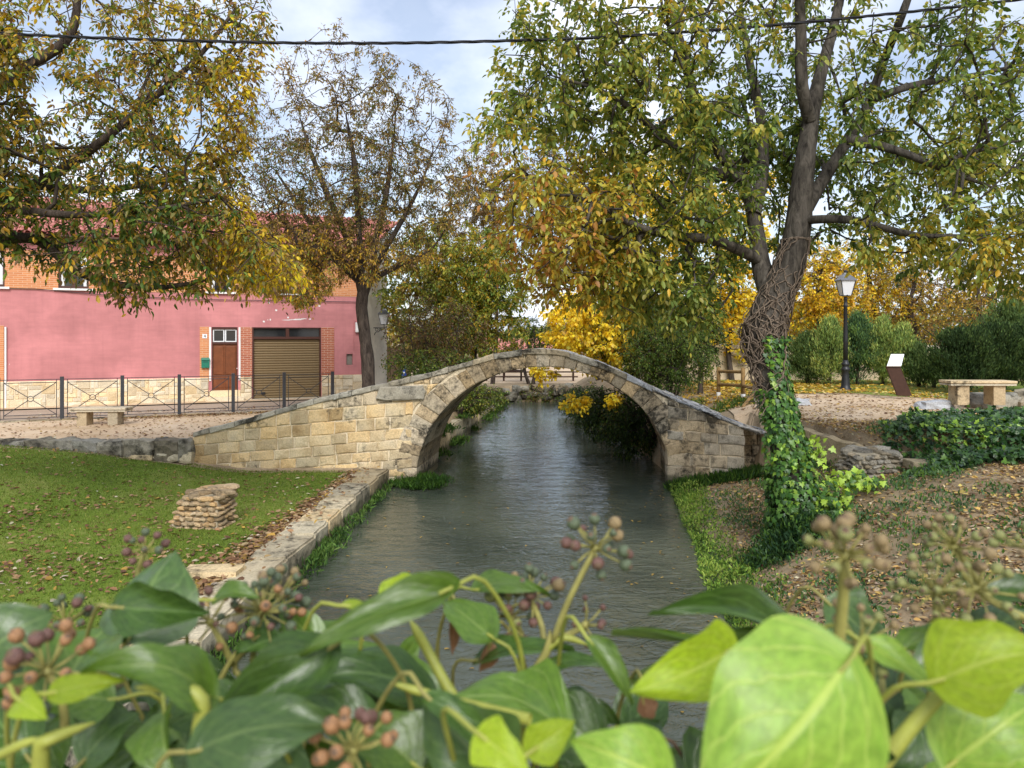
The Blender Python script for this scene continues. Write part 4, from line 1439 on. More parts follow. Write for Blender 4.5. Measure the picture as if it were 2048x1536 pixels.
# low brown wall behind the house along the river
a_ = HOUSE0 + _D * c1[0] + _Nn * c1[1]
b_ = a_ + side * 4.5
lw = MB()
n2 = np.array([-side[1], side[0]]) * 0.25
lw.add([(*a_, 0.3), (*b_, 0.3), (*(b_ + n2), 0.3), (*(a_ + n2), 0.3), (*a_, 2.75), (*b_, 2.45), (*(b_ + n2), 2.45), (*(a_ + n2), 2.75)],
       [(3, 2, 1, 0), (4, 5, 6, 7), (0, 1, 5, 4), (1, 2, 6, 5), (2, 3, 7, 6), (3, 0, 4, 7)])
o = lw.build('yard_wall', MT['brownplaster'])
tag(o, 'stained brown plaster yard wall running on from the house corner', 'wall')
bs = P(808, 742, 29.5)
bsign = empty('blue_sign', (bs[0], bs[1], 0.8))
tag(bsign, 'narrow blue upright sign panel beside the brown yard wall', 'sign')
MB().tube([(0, 0.02, 0), (0, 0.02, 2.2)], 0.025, 8).build('pole', MT['fence'], bsign)
MB().box(-0.09, 0.09, -0.015, 0.0, 0.62, 1.5).build('panel', MT['blue'], bsign)
for k in range(4):
    MB().box(-0.05, 0.03 + 0.01 * k, -0.019, -0.0155, 0.78 + k * 0.17, 0.84 + k * 0.17).build('pictogram', MT['whitepanel'], bsign)

# ------------------------------------------------------------------ power cable
cab = empty('power_cable', (0, 0, 0))
tag(cab, 'thick black twisted overhead cable sagging across the whole sky', 'cable')
cpts = np.array([P(px, py, d) for px, py, d in ((-500, 33, 8.6), (-100, 60, 8.6), (125, 73, 8.6), (400, 82, 8.6), (600, 86, 8.6), (800, 86, 8.6), (1000, 82, 8.6), (1200, 75, 8.6), (1450, 58, 8.7), (1720, 34, 8.9), (2100, -8, 9.2), (2500, -60, 9.6))])
cc = catmull(cpts, 0.04)
tt = np.linspace(0, 1, len(cc)) * 150
for k in range(3):
    ph = 2 * math.pi * k / 3
    off = np.stack([np.zeros(len(cc)), np.cos(tt + ph) * 0.0095, np.sin(tt + ph) * 0.0095], axis=1)
    V, Fs = tube_np(cc + off, np.full(len(cc), 0.0095), 6)
    link('strand', np_mesh('strand', V, Fs, MT['cable'], True), cab)

# ------------------------------------------------------------------ far side beyond the arch
fh = empty('far_house', (0, 0, 0))
tag(fh, 'low sand-coloured house with pink tiled roof far beyond the arch', 'house')
hx0, hx1, hy, hz0 = -2.2, 3.2, 62.0, 0.4
wall_me = MB().box(hx0, hx1, hy, hy + 6, hz0, 2.15).build('wall', plaster('sand_plaster', S(214, 178, 138)), fh)
MB().add([(hx0 - .3, hy - .4, 2.1), (hx1 + .3, hy - .4, 2.1), (hx1 + .3, hy + 3, 3.1), (hx0 - .3, hy + 3, 3.1), (hx1 + .3, hy + 6.4, 2.1), (hx0 - .3, hy + 6.4, 2.1)],
         [(0, 1, 2, 3), (3, 2, 4, 5), (0, 3, 5), (1, 4, 2), (0, 5, 4, 1)]).build('roof', MT['rooftile'], fh)
for cx_ in (-0.9, 0.9, 2.4):
    MB().box(cx_ - 0.35, cx_ + 0.35, hy - 0.03, hy + 0.1, 0.9, 1.7).build('window', MT['glass'], fh)
ffence = empty('rail_fence', (0, 0, 0))
tag(ffence, 'far brown wooden rail fence on the bank seen through the arch', 'fence')
for k in range(6):
    x_ = -1.4 + k * 0.95
    MB().box(x_ - 0.05, x_ + 0.05, 41.0, 41.1, 0.6, 1.32).build('post', MT['corten'], ffence)
for zz in (0.98, 1.24):
    MB().box(-1.6, 3.6, 40.94, 41.0, zz, zz + 0.07).build('rail', MT['corten'], ffence)
ptab = empty('picnic_table', (0.05, 45, 0.75))
tag(ptab, 'dark picnic table behind the far rail fence', 'table')
MB().box(-0.7, 0.7, -0.35, 0.35, 0.66, 0.72).build('tabletop', MT['corten'], ptab)
for s in (-1, 1):
    MB().box(-0.7, 0.7, s * 0.6 - 0.13, s * 0.6 + 0.13, 0.4, 0.45).build('seat', MT['corten'], ptab)
    MB().tube([(s * 0.5, -0.55, 0), (s * 0.5, 0, 0.66)], 0.04, 6).build('leg', MT['corten'], ptab)
    MB().tube([(s * 0.5, 0.55, 0), (s * 0.5, 0, 0.66)], 0.04, 6).build('leg', MT['corten'], ptab)
ribbon('far_plaza', [(-8, 38.6), (0, 38.5), (8, 38.6)], [(-8, 61), (0, 61), (8, 61)], MT['sand'], 20, 20, off=0.03)
rf = random.Random(8)
fb = empty('stone_bank', (0, 0, 0))
tag(fb, 'rough bank of grey stones at the river bend beyond the arch', 'wall')
for k in range(34):
    link('bank_stone', rf.choice(rocks_dark), fb, (-1.8 + 5.6 * rf.random(), 36.9 + rf.uniform(-.1, .5), rf.uniform(0.0, 0.75)), (0, 0, rf.uniform(0, 6)), (rf.uniform(.35, .7), 0.4, rf.uniform(.2, .4)))

# garden wall behind the conifers on the right
gw = empty('garden_wall', (0, 0, 0))
tag(gw, 'pale rendered garden wall with stone coping behind the young conifers', 'wall')
ga, gb = np.array([9.0, 27.0]), np.array([21.0, 25.0])
gd_ = (gb - ga) / np.linalg.norm(gb - ga); gn = np.array([-gd_[1], gd_[0]])
def gbox(t0, t1, n0, n1, z0, z1, nm, mt):
    pts = [ga + gd_ * t0 + gn * n0, ga + gd_ * t1 + gn * n0, ga + gd_ * t1 + gn * n1, ga + gd_ * t0 + gn * n1]
    MB().add([(*p, z0) for p in pts] + [(*p, z1) for p in pts], [(3, 2, 1, 0), (4, 5, 6, 7), (0, 1, 5, 4), (1, 2, 6, 5), (2, 3, 7, 6), (3, 0, 4, 7)]).build(nm, mt, gw, bevel=0.01)
gbox(-4, 12.2, 0, 0.25, 1.2, 2.75, 'wall_panel', plaster('beige_render', S(198, 180, 150)))
for k in range(12):
    gbox(-4 + k * 1.35, -4 + k * 1.35 + 1.33, -0.08, 0.33, 2.752, 2.88, 'coping_stone', MT['bench'])

# ------------------------------------------------------------------ leaves
# template: vertices (u along the leaf, v across, w out of plane), triangles
T_LEAF = (np.array([(0, 0, 0), (0.48, 0, -0.06), (1, 0, -0.16), (0.3, 0.5, 0.05), (0.68, 0.42, -0.02), (0.3, -0.5, 0.05), (0.68, -0.42, -0.02)]),
          np.array([(0, 1, 3), (1, 4, 3), (1, 2, 4), (0, 5, 1), (1, 5, 6), (1, 6, 2)]))
T_DIA = (np.array([(0, 0, 0), (0.5, 0.5, 0.06), (1, 0, -0.05), (0.5, -0.5, 0.06)]), np.array([(0, 2, 1), (0, 3, 2)]))
T_BLADE = (np.array([(0, 0.5, 0), (0, -0.5, 0), (1, 0, 0.25)]), np.array([(0, 1, 2)]))
T_IVY = (np.array([(0.12, 0, 0.02), (0, 0.22, 0), (0.08, 0.52, -0.05), (0.36, 0.3, 0), (0.55, 0.45, -0.06), (0.62, 0.2, 0), (1, 0, -0.1),
                   (0.62, -0.2, 0), (0.55, -0.45, -0.06), (0.36, -0.3, 0), (0.08, -0.52, -0.05), (0, -0.22, 0), (0.4, 0, 0.04)]),
         np.array([(12, k, k + 1) for k in range(1, 11)] + [(12, 0, 1), (12, 11, 0)]))

def leaf_arrays(Pt, A, N, L, W, C, T):
    A = norm(A)
    N = norm(N - (N * A).sum(1, keepdims=True) * A)
    Sd = np.cross(N, A)
    tv, tf = T
    n, k = len(Pt), len(tv)
    V = (Pt[:, None, :] + A[:, None, :] * (tv[None, :, 0, None] * L[:, None, None]) + Sd[:, None, :] * (tv[None, :, 1, None] * W[:, None, None])
         + N[:, None, :] * (tv[None, :, 2, None] * L[:, None, None]))
    Fs = (tf[None] + (np.arange(n) * k)[:, None, None]).reshape(-1, 3)
    return V.reshape(-1, 3), Fs, np.repeat(C, k, axis=0)

def leaf_obj(name, Pt, A, N, L, W, C, T, mat, parent=None):
    V, Fs, Cc = leaf_arrays(Pt, A, N, L, W, C, T)
    return link(name, np_mesh(name, V, Fs, mat, False, Cc), parent)

def pick_colors(Pt, pal, rng, scale=0.9, seed=1, mixr=0.55, jit=0.22, bias=None):
    """pal: list of (weight, linear colour); neighbouring leaves tend to agree"""
    w = np.array([p[0] for p in pal], float); w /= w.sum()
    cum = np.cumsum(w)
    n1 = vnoise(Pt, scale, seed)
    r = np.argsort(np.argsort(n1 * (1 - mixr) + rng.random(len(Pt)) * mixr + (0 if bias is None else bias(Pt)))) / max(1, len(Pt))
    idx = np.minimum(np.searchsorted(cum, r), len(pal) - 1)
    C = np.array([p[1] for p in pal])[idx]
    return C * rng.uniform(1 - jit, 1 + jit, (len(Pt), 1)) * rng.uniform(0.93, 1.07, (len(Pt), 3))

# ------------------------------------------------------------------ tree growth
class Tree:
    def __init__(self, rng):
        self.rng = rng
        self.pos, self.par, self.fix, self.ok, self.dir = [], [], [], [], []
        self.seeds, self.chains = [], []

    def seed(self, pts, step=0.22, attach=True, zmin=-99, join=True):
        """pts: (x, y, z, r)"""
        c = catmull(np.asarray(pts, float), step)
        par = -1
        if join and self.pos:
            par = int(np.argmin(np.linalg.norm(np.array(self.pos) - c[0, :3], axis=1)))
        ids = []
        for i, q in enumerate(c):
            d = (c[min(i + 1, len(c) - 1), :3] - c[max(i - 1, 0), :3])
            self.pos.append(q[:3]); self.par.append(par); self.fix.append(q[3]); self.ok.append(attach and q[2] > zmin)
            self.dir.append(d / (np.linalg.norm(d) + 1e-9))
            par = len(self.pos) - 1
            ids.append(par)
        self.seeds.append(c)

    def grow(self, att, step=0.3, up=0.1):
        base = np.array(self.pos)
        okb = np.array(self.ok)
        d0 = np.array([np.min(np.linalg.norm(base[okb] - a, axis=1)) for a in att])
        att = att[np.argsort(d0)]
        cap = len(base) + len(att) * 14 + 10
        PP = np.zeros((cap, 3)); DD = np.zeros((cap, 3)); OK = np.zeros(cap, bool)
        n = len(base)
        PP[:n] = base; DD[:n] = np.array(self.dir); OK[:n] = okb
        for a in att:
            v = a - PP[:n]
            d = np.linalg.norm(v, axis=1) + 1e-6
            cosa = (v * DD[:n]).sum(1) / d
            cost = d * (1.45 - 0.55 * cosa)
            cost[~OK[:n]] = 1e9
            i = int(np.argmin(cost))
            L = d[i]
            m = int(min(12, max(2, round(L / step))))
            p0 = PP[i]
            ctrl = p0 + DD[i] * L * 0.4 + np.array([0, 0, up * L]) + self.rng.normal(0, 0.08 * L, 3)
            ids = [i]
            for k in range(1, m + 1):
                t = k / m
                q = (1 - t) ** 2 * p0 + 2 * t * (1 - t) * ctrl + t * t * a
                if k < m:
                    q = q + self.rng.normal(0, 0.035 * min(L, 1.2), 3)
                PP[n] = q
                dv = q - PP[ids[-1]]
                DD[n] = dv / (np.linalg.norm(dv) + 1e-9)
                OK[n] = True
                self.par.append(ids[-1]); self.fix.append(0)
                ids.append(n)
                n += 1
            self.chains.append(ids)
        self.pos = PP[:n]; self.dir = DD[:n]
        self.par = np.array(self.par)

    def radii(self, rt=0.006, e=0.42):
        n = len(self.pos)
        cnt = np.zeros(n)
        for ch in self.chains:
            cnt[ch[-1]] += 1
        for i in range(n - 1, 0, -1):
            if self.par[i] >= 0:
                cnt[self.par[i]] += cnt[i]
        r = rt * np.maximum(cnt, 1) ** e
        fx = np.array(self.fix)
        r = np.where(fx > 0, fx, r)
        for i in range(1, n):
            if fx[i] == 0 and self.par[i] >= 0:
                r[i] = min(r[i], r[self.par[i]] * 0.92)
        self.r = r
        return r

    def wood_mesh(self, name, mat, tsides, rough, sides):
        v1, f1 = self.trunk_arrays(tsides, rough)
        v2, f2 = self.branch_arrays(sides)
        return link(name, np_mesh(name, np.vstack([v1, v2]), np.vstack([f1, f2 + len(v1)]), mat, True))

    def branch_arrays(self, sides=4):
        idx = np.concatenate([np.array(c[1:]) for c in self.chains])
        b = idx
        a = self.par[idx]
        pa, pb = self.pos[a], self.pos[b]
        t = norm(pb - pa)
        ref = np.where(np.abs(t[:, 2:3]) > 0.8, np.array([[1.0, 0, 0]]), np.array([[0, 0, 1.0]]))
        s = norm(np.cross(t, ref)); u = np.cross(t, s)
        ang = np.arange(sides) * 2 * np.pi / sides
        rb = self.r[b]; ra = np.minimum(self.r[a], rb * 1.3)
        off = np.cos(ang)[None, :, None] * s[:, None, :] + np.sin(ang)[None, :, None] * u[:, None, :]
        VA = (pa - t * ra[:, None] * 0.3)[:, None, :] + off * ra[:, None, None]
        VB = (pb + t * rb[:, None] * 0.3)[:, None, :] + off * rb[:, None, None]
        V = np.concatenate([VA, VB], axis=1).reshape(-1, 3)
        base = (np.arange(len(idx)) * 2 * sides)[:, None]
        k = np.arange(sides); k2 = (k + 1) % sides
        Fs = np.stack([base + k, base + k2, base + sides + k2, base + sides + k], axis=-1).reshape(-1, 4)
        return V, Fs

    def trunk_arrays(self, sides=14, rough=0.05):
        V, Fs, n = [], [], 0
        for c in self.seeds:
            v, f = tube_np(c[:, :3], c[:, 3], sides, rough, self.rng)
            V.append(v); Fs.append(f + n); n += len(v)
        return np.vstack(V), np.vstack(Fs)

    def tips(self, per, lo=0.35):
        """per points along the outer part of every twig, with the twig direction"""
        Pn, Dn = [], []
        for ch in self.chains:
            q = self.pos[ch]
            m = len(ch) - 1
            for t in self.rng.uniform(lo, 1.0, per):
                x = t * m
                i = min(int(x), m - 1)
                Pn.append(q[i] + (q[i + 1] - q[i]) * (x - i)); Dn.append(q[i + 1] - q[i])
        return np.array(Pn), norm(np.array(Dn))

def ellipsoids(rng, E, clump=0.0, cscale=0.8, cseed=0, cut=None):
    out = []
    for c, r, n in E:
        k = 0
        c = np.array(c); r = np.array(r)
        while k < n:
            d = rng.normal(0, 1, (n * 3, 3)); d = norm(d)
            rr = rng.random(n * 3) ** (1 / 2.2)
            p = c + d * rr[:, None] * r
            if clump:
                p = p[vnoise(p, cscale, cseed) > clump * rng.random(len(p))]
            if cut is not None:
                p = p[cut(p)]
            p = p[: n - k]
            k += len(p)
            out.append(p)
    return np.vstack(out)

def compound(Pt, D, rng, nl, rach, L, W, droop=0.6, spread=0.7):
    """each point carries a leaf of nl leaflets on a drooping rachis; returns leaflet arrays"""
    n = len(Pt)
    A = norm(D * 0.5 + rng.normal(0, 0.7, (n, 3)) + np.array([0, 0, -droop * 0.4]))
    ref = np.tile(np.array([[0, 0, 1.0]]), (n, 1)) + rng.normal(0, 0.3, (n, 3))
    Sd = norm(np.cross(A, ref))
    rl = rach * rng.uniform(0.6, 1.2, n)
    Ps, As, Ns = [], [], []
    for k in range(nl):
        t = 1.0 if k == nl - 1 else 0.35 + 0.6 * (k // 2) / max(1, (nl - 1) // 2)
        sgn = 0 if k == nl - 1 else (1 if k % 2 else -1)
        p = Pt + A * (rl * t)[:, None] + np.array([0, 0, -1]) * (rl * t * t * 0.35)[:, None]
        a = norm(A * (1.0 if sgn == 0 else 0.55) + Sd * sgn * spread + rng.normal(0, 0.28, (n, 3)) + np.array([0, 0, -droop * (0.5 + 0.8 * t)]))
        nn = norm(np.array([0, 0, 1.0]) + Sd * sgn * 0.5 + rng.normal(0, 0.45, (n, 3)))
        Ps.append(p); As.append(a); Ns.append(nn)
    Pq, Aq, Nq = np.vstack(Ps), np.vstack(As), np.vstack(Ns)
    Lq = L * rng.uniform(0.65, 1.2, len(Pq)); Wq = W * rng.uniform(0.7, 1.2, len(Pq)) * Lq / L
    return Pq, Aq, Nq, Lq, Wq

# palette colours (albedo, linear)
G_DK, G_MD, G_LT = (0.05, 0.09, 0.018), (0.105, 0.165, 0.028), (0.22, 0.29, 0.05)
Y_GR, YEL, GOLD = (0.36, 0.35, 0.05), (0.82, 0.62, 0.035), (0.62, 0.39, 0.04)
OCH, ORG, BRN, DBR = (0.36, 0.25, 0.06), (0.42, 0.20, 0.05), (0.21, 0.125, 0.06), (0.10, 0.06, 0.036)
OLV = (0.19, 0.17, 0.045)

def make_tree(name, label, rng, seeds, E, pal, leaf=(0.13, 0.06), per=3, nl=5, rach=0.22, rt=0.006, zmin=-99, clump=0.5, cscale=0.8, cut=None, barkm='bark',
              T=T_LEAF, sides=4, step=0.3, droop=0.6, cat='tree', group=None, lo=0.35, up=0.1, trunk_sides=14, lcut=None, pscale=0.9, mixr=0.55, rough=0.05, bias=None):
    t = Tree(rng)
    for k, s in enumerate(seeds):
        t.seed(s, zmin=zmin)
    att = ellipsoids(rng, E, clump, cscale, int(rng.integers(100)), cut)
    t.grow(att, step, up)
    t.radii(rt)
    b = seeds[0][0]
    root = empty(name, (b[0], b[1], b[2]))
    tag(root, label, cat, group)
    kids = [t.wood_mesh('trunk', MT[barkm], trunk_sides, rough, sides)]
    if per:
        Pt, D = t.tips(per, lo)
        q = compound(Pt, D, rng, nl, rach, leaf[0], leaf[1], droop)
        if lcut is not None:
            keep = lcut(q[0])
            q = tuple(a[keep] for a in q)
        C = pick_colors(q[0], pal, rng, pscale, int(rng.integers(50)), mixr, bias=bias)
        kids.append(leaf_obj('crown', *q, C, T, MT['leaf']))
    for k in kids:
        k.parent = root
        k.matrix_parent_inverse = Matrix.Translation((-b[0], -b[1], -b[2]))
    return t, root

def Q(px, py, d, rpx):
    p = P(px, py, d)
    return (p[0], p[1], p[2], rpx / F * d)

def pxy(p):
    return 1024 + F * p[:, 0] / p[:, 1], 675 + F * (CAMZ - p[:, 2]) / p[:, 1]

# ---- big walnut on the right bank
TD = 10.2
rg = np.random.default_rng(11)
wal_seeds = [
    [Q(1608, 1085, TD, 52), Q(1594, 1030, TD, 40), Q(1578, 930, TD, 32), Q(1555, 810, TD, 27), Q(1530, 715, TD, 31), Q(1528, 665, TD, 37), Q(1545, 610, TD, 34), Q(1572, 545, TD, 30), Q(1592, 480, TD, 27),
     Q(1602, 400, TD, 23), Q(1612, 310, TD, 19), Q(1626, 215, TD + .1, 15), Q(1646, 130, TD + .2, 12), Q(1668, 50, TD + .4, 9), Q(1690, -60, TD + .6, 9), Q(1710, -200, TD + .8, 5)],
    [Q(1620, 240, TD, 13), Q(1604, 170, TD - .2, 12), Q(1602, 80, TD - .3, 11), Q(1598, -20, TD - .4, 9), Q(1585, -160, TD - .5, 6)],
    [Q(1545, 600, TD, 22), Q(1524, 540, TD + .2, 19), Q(1514, 470, TD + .3, 16), Q(1500, 395, TD + .4, 14), Q(1470, 345, TD + .4, 11), Q(1430, 290, TD + .3, 12), Q(1390, 200, TD + .2, 10), Q(1370, 110, TD, 7), Q(1340, 10, TD, 5)],
    [Q(1508, 430, TD + .3, 14), Q(1525, 340, TD + .6, 12), Q(1522, 240, TD + .8, 10), Q(1500, 130, TD + 1, 8), Q(1480, 20, TD + 1.2, 5)],
    [Q(1596, 440, TD, 16), Q(1640, 370, TD + .2, 13), Q(1690, 290, TD + .3, 11), Q(1735, 215, TD + .3, 10), Q(1765, 130, TD + .3, 8), Q(1800, 40, TD - .4, 8), Q(1840, -70, TD - .5, 5)],
    [Q(1480, 360, TD + .4, 10), Q(1400, 330, TD - .1, 9), Q(1310, 260, TD - .6, 7), Q(1220, 190, TD - 1, 5), Q(1100, 150, TD - 1.2, 1.5)],
    [Q(1520, 520, TD + .2, 12), Q(1430, 480, TD - .3, 10), Q(1330, 470, TD - .9, 8), Q(1230, 430, TD - 1.4, 6), Q(1150, 350, TD - 1.6, 1.5)],
    [Q(1700, 280, TD - .3, 11), Q(1790, 300, TD - .8, 8), Q(1890, 340, TD - 1.2, 6), Q(2000, 380, TD - 1.4, 1.5)],
    [Q(1600, 440, TD, 9), Q(1700, 440, TD - .6, 8), Q(1830, 470, TD - 1.1, 6), Q(1960, 470, TD - 1.4, 1.5)],
    [Q(1740, 200, TD - .3, 9), Q(1830, 170, TD - .3, 7), Q(1950, 150, TD, 5), Q(2080, 120, TD, 1.2)],
]
def wal_cut(p):
    px, py = pxy(p)
    low = np.interp(px, [900, 960, 1040, 1100, 1250, 1400, 1480, 1560, 1700, 1800, 1900, 2050, 2300], [330, 490, 590, 600, 625, 680, 590, 520, 545, 550, 575, 575, 560])
    ok = (py < low) & (px > np.interp(py, [-300, 60, 130, 300, 480, 600], [1060, 1000, 930, 940, 960, 1010])) & (p[:, 1] > 6.2)
    tx = np.interp(py, [0, 200, 300, 480, 560, 700], [1650, 1625, 1612, 1592, 1565, 1528])
    ok &= ~((np.abs(px - tx) < 75) & (p[:, 1] < TD - 0.2) & (py > 130))
    ok &= ~((np.abs(px - 1560) < 120) & (py > 470) & (p[:, 1] < TD + 0.2))
    return ok
def wal_lcut(p):
    px, py = pxy(p)
    tx = np.interp(py, [0, 200, 300, 480, 560, 700], [1650, 1625, 1612, 1592, 1565, 1528])
    return ~((np.abs(px - tx) < 36) & (p[:, 1] < TD) & (py > 20) & (vnoise(p, 2.5, 3) < 0.72)) & (p[:, 1] > 5.6)
make_tree('walnut_tree', 'huge leaning walnut with ivy-clad trunk on the right bank', rg, wal_seeds,
          [((3.6, 10.4, 7.3), (4.9, 3.4, 2.6), 600), ((1.6, 9.6, 5.2), (2.4, 2.3, 1.7), 430), ((5.8, 9.4, 5.4), (2.6, 2.3, 1.7), 380), ((0.9, 9.2, 6.7), (1.7, 1.8, 1.0), 110), ((1.7, 10.2, 4.1), (1.8, 1.5, 1.1), 300), ((6.3, 9.6, 4.3), (1.7, 1.6, 0.7), 120), ((4.6, 12.4, 6.0), (2.2, 1.0, 2.0), 220)],
          [(10, (0.07, 0.12, 0.025)), (24, (0.13, 0.19, 0.04)), (28, (0.24, 0.30, 0.06)), (24, (0.38, 0.36, 0.07)), (9, (0.5, 0.42, 0.06)), (3, GOLD), (2, ORG)], leaf=(0.09, 0.043), per=7, bias=lambda p: 0.3 * sstep(3.6, 0.6, p[:, 0]) * sstep(7.2, 4.6, p[:, 2]), nl=5, rach=0.19, rt=0.007, zmin=4.2,
          clump=0.75, cscale=0.9, cut=wal_cut, lcut=wal_lcut, barkm='bark', up=0.05, droop=0.5, pscale=0.55, mixr=0.45, trunk_sides=18)

# ---- autumn walnut entering from the left
rg = np.random.default_rng(12)
LD = 10.0
lt_seeds = [
    [Q(-420, 930, LD, 50), Q(-400, 760, LD, 42), Q(-370, 620, LD, 38), Q(-330, 500, LD, 34), Q(-260, 400, LD, 28), Q(-200, 250, LD, 22), Q(-140, 80, LD, 16), Q(-80, -120, LD, 10)],
    [Q(-340, 520, LD, 24), Q(-180, 490, LD, 20), Q(0, 478, LD, 12), Q(80, 482, LD, 10), Q(150, 540, LD, 9), Q(230, 568, LD, 7), Q(330, 574, LD, 5), Q(430, 556, LD, 3)],
    [Q(-280, 430, LD, 22), Q(-120, 405, LD + .2, 18), Q(0, 395, LD + .4, 14), Q(80, 365, LD + .6, 11), Q(180, 300, LD + .8, 9), Q(290, 210, LD + 1, 7), Q(400, 110, LD + 1.2, 5), Q(470, 20, LD + 1.4, 3)],
    [Q(-210, 280, LD, 18), Q(-60, 200, LD, 14), Q(60, 130, LD + .2, 11), Q(140, 70, LD + .4, 9), Q(160, -30, LD + .5, 6), Q(190, -140, LD + .5, 4)],
    [Q(-100, 395, LD + .2, 12), Q(40, 420, LD - .6, 9), Q(160, 430, LD - 1, 7), Q(300, 420, LD - 1, 5), Q(420, 400, LD - .8, 3)],
    [Q(60, 370, LD + .6, 9), Q(190, 380, LD + .8, 7), Q(330, 360, LD + 1.2, 5), Q(480, 300, LD + 1.6, 3)],
]
def lt_cut(p):
    px, py = pxy(p)
    low = np.interp(px, [-400, 0, 100, 240, 420, 520, 620], [520, 530, 530, 600, 600, 595, 570])
    right = np.interp(py, [-200, 60, 200, 330, 420, 520, 620], [560, 540, 510, 500, 500, 600, 620])
    return (py < low) & (px < right) & (px > -420) & (p[:, 1] > 6.0)
make_tree('walnut_tree', 'golden-brown autumn walnut reaching in from the left edge', rg, lt_seeds,
          [((-6.6, 10.2, 6.0), (3.3, 3.0, 2.6), 700), ((-5.0, 9.8, 4.5), (2.6, 1.8, 0.9), 270), ((-4.3, 11.0, 7.0), (1.9, 1.6, 1.6), 250), ((-7.3, 8.6, 5.8), (1.8, 1.6, 1.7), 220), ((-4.0, 10.6, 4.5), (1.6, 1.2, 0.75), 130)],
          [(8, G_DK), (16, G_MD), (10, G_LT), (14, OLV), (18, OCH), (14, GOLD), (10, BRN), (6, Y_GR), (5, YEL)], leaf=(0.088, 0.037), per=6, nl=5, rach=0.19, rt=0.006, zmin=4.0,
          clump=0.7, cscale=0.9, cut=lt_cut, barkm='barkdark', up=0.03, droop=0.55, pscale=0.5, mixr=0.5)

# ---- bare-ish walnut on the plaza by the fence
rg = np.random.default_rng(13)
CDp = 20.5
ct_seeds = [
    [Q(738, 850, CDp, 14), Q(737, 780, CDp, 13), Q(735, 720, CDp, 13), Q(728, 660, CDp, 11.5), Q(723, 615, CDp, 12), Q(726, 585, CDp, 11)],
    [Q(724, 595, CDp, 7), Q(712, 540, CDp, 6.5), Q(690, 470, CDp + .3, 5.5), Q(655, 390, CDp + .5, 6), Q(620, 300, CDp + .6, 4), Q(600, 235, CDp + .7, 1.2)],
    [Q(726, 590, CDp, 7), Q(722, 520, CDp - .2, 6), Q(716, 430, CDp - .3, 6), Q(708, 320, CDp - .4, 5), Q(692, 230, CDp - .4, 1.5)],
    [Q(728, 592, CDp, 8), Q(742, 550, CDp, 7), Q(752, 480, CDp + .2, 5.5), Q(770, 400, CDp + .3, 6), Q(785, 300, CDp + .4, 2.5), Q(792, 220, CDp + .5, 1.2)],
    [Q(740, 560, CDp, 6), Q(770, 500, CDp - .5, 5), Q(810, 430, CDp - .7, 5), Q(845, 360, CDp - .8, 2.5), Q(866, 300, CDp - .8, 1.2)],
    [Q(715, 560, CDp, 7), Q(670, 520, CDp - .4, 6), Q(610, 480, CDp - .6, 5), Q(550, 430, CDp - .6, 1.2)],
    [Q(740, 560, CDp, 6), Q(800, 530, CDp + .3, 5), Q(860, 500, CDp + .5, 2.5), Q(900, 445, CDp + .5, 1.2)],
    [Q(712, 540, CDp, 6), Q(650, 490, CDp + .6, 5), Q(590, 400, CDp + .8, 4), Q(550, 340, CDp + .9, 1.2)],
]
def ct_cut(p):
    px, py = pxy(p)
    low = np.interp(px, [440, 520, 620, 680, 760, 860, 950], [520, 590, 620, 560, 560, 530, 400])
    hi = np.interp(px, [450, 520, 580, 640, 680, 720, 800, 880, 930, 960], [250, 150, 95, 50, 35, 70, 100, 160, 240, 300])
    return (py < low) & (py > hi)
make_tree('walnut_tree', 'sparse brown-leaved walnut fanning up beside the railing and bridge end', rg, ct_seeds,
          [((-4.5, 20.5, 6.8), (3.9, 3.0, 4.9), 1500), ((-5.9, 20.4, 5.0), (2.3, 2.0, 1.4), 460)],
          [(10, G_MD), (22, OLV), (24, BRN), (8, DBR), (24, OCH), (8, GOLD), (4, G_LT)], leaf=(0.095, 0.033), per=6, nl=5, rach=0.2, rt=0.0058, zmin=4.6, bias=lambda p: 0.25 * sstep(6.5, 4.6, p[:, 2]),
          clump=0.45, cscale=0.7, cut=ct_cut, barkm='barkdark', up=0.2, droop=0.45, step=0.4, pscale=0.35)

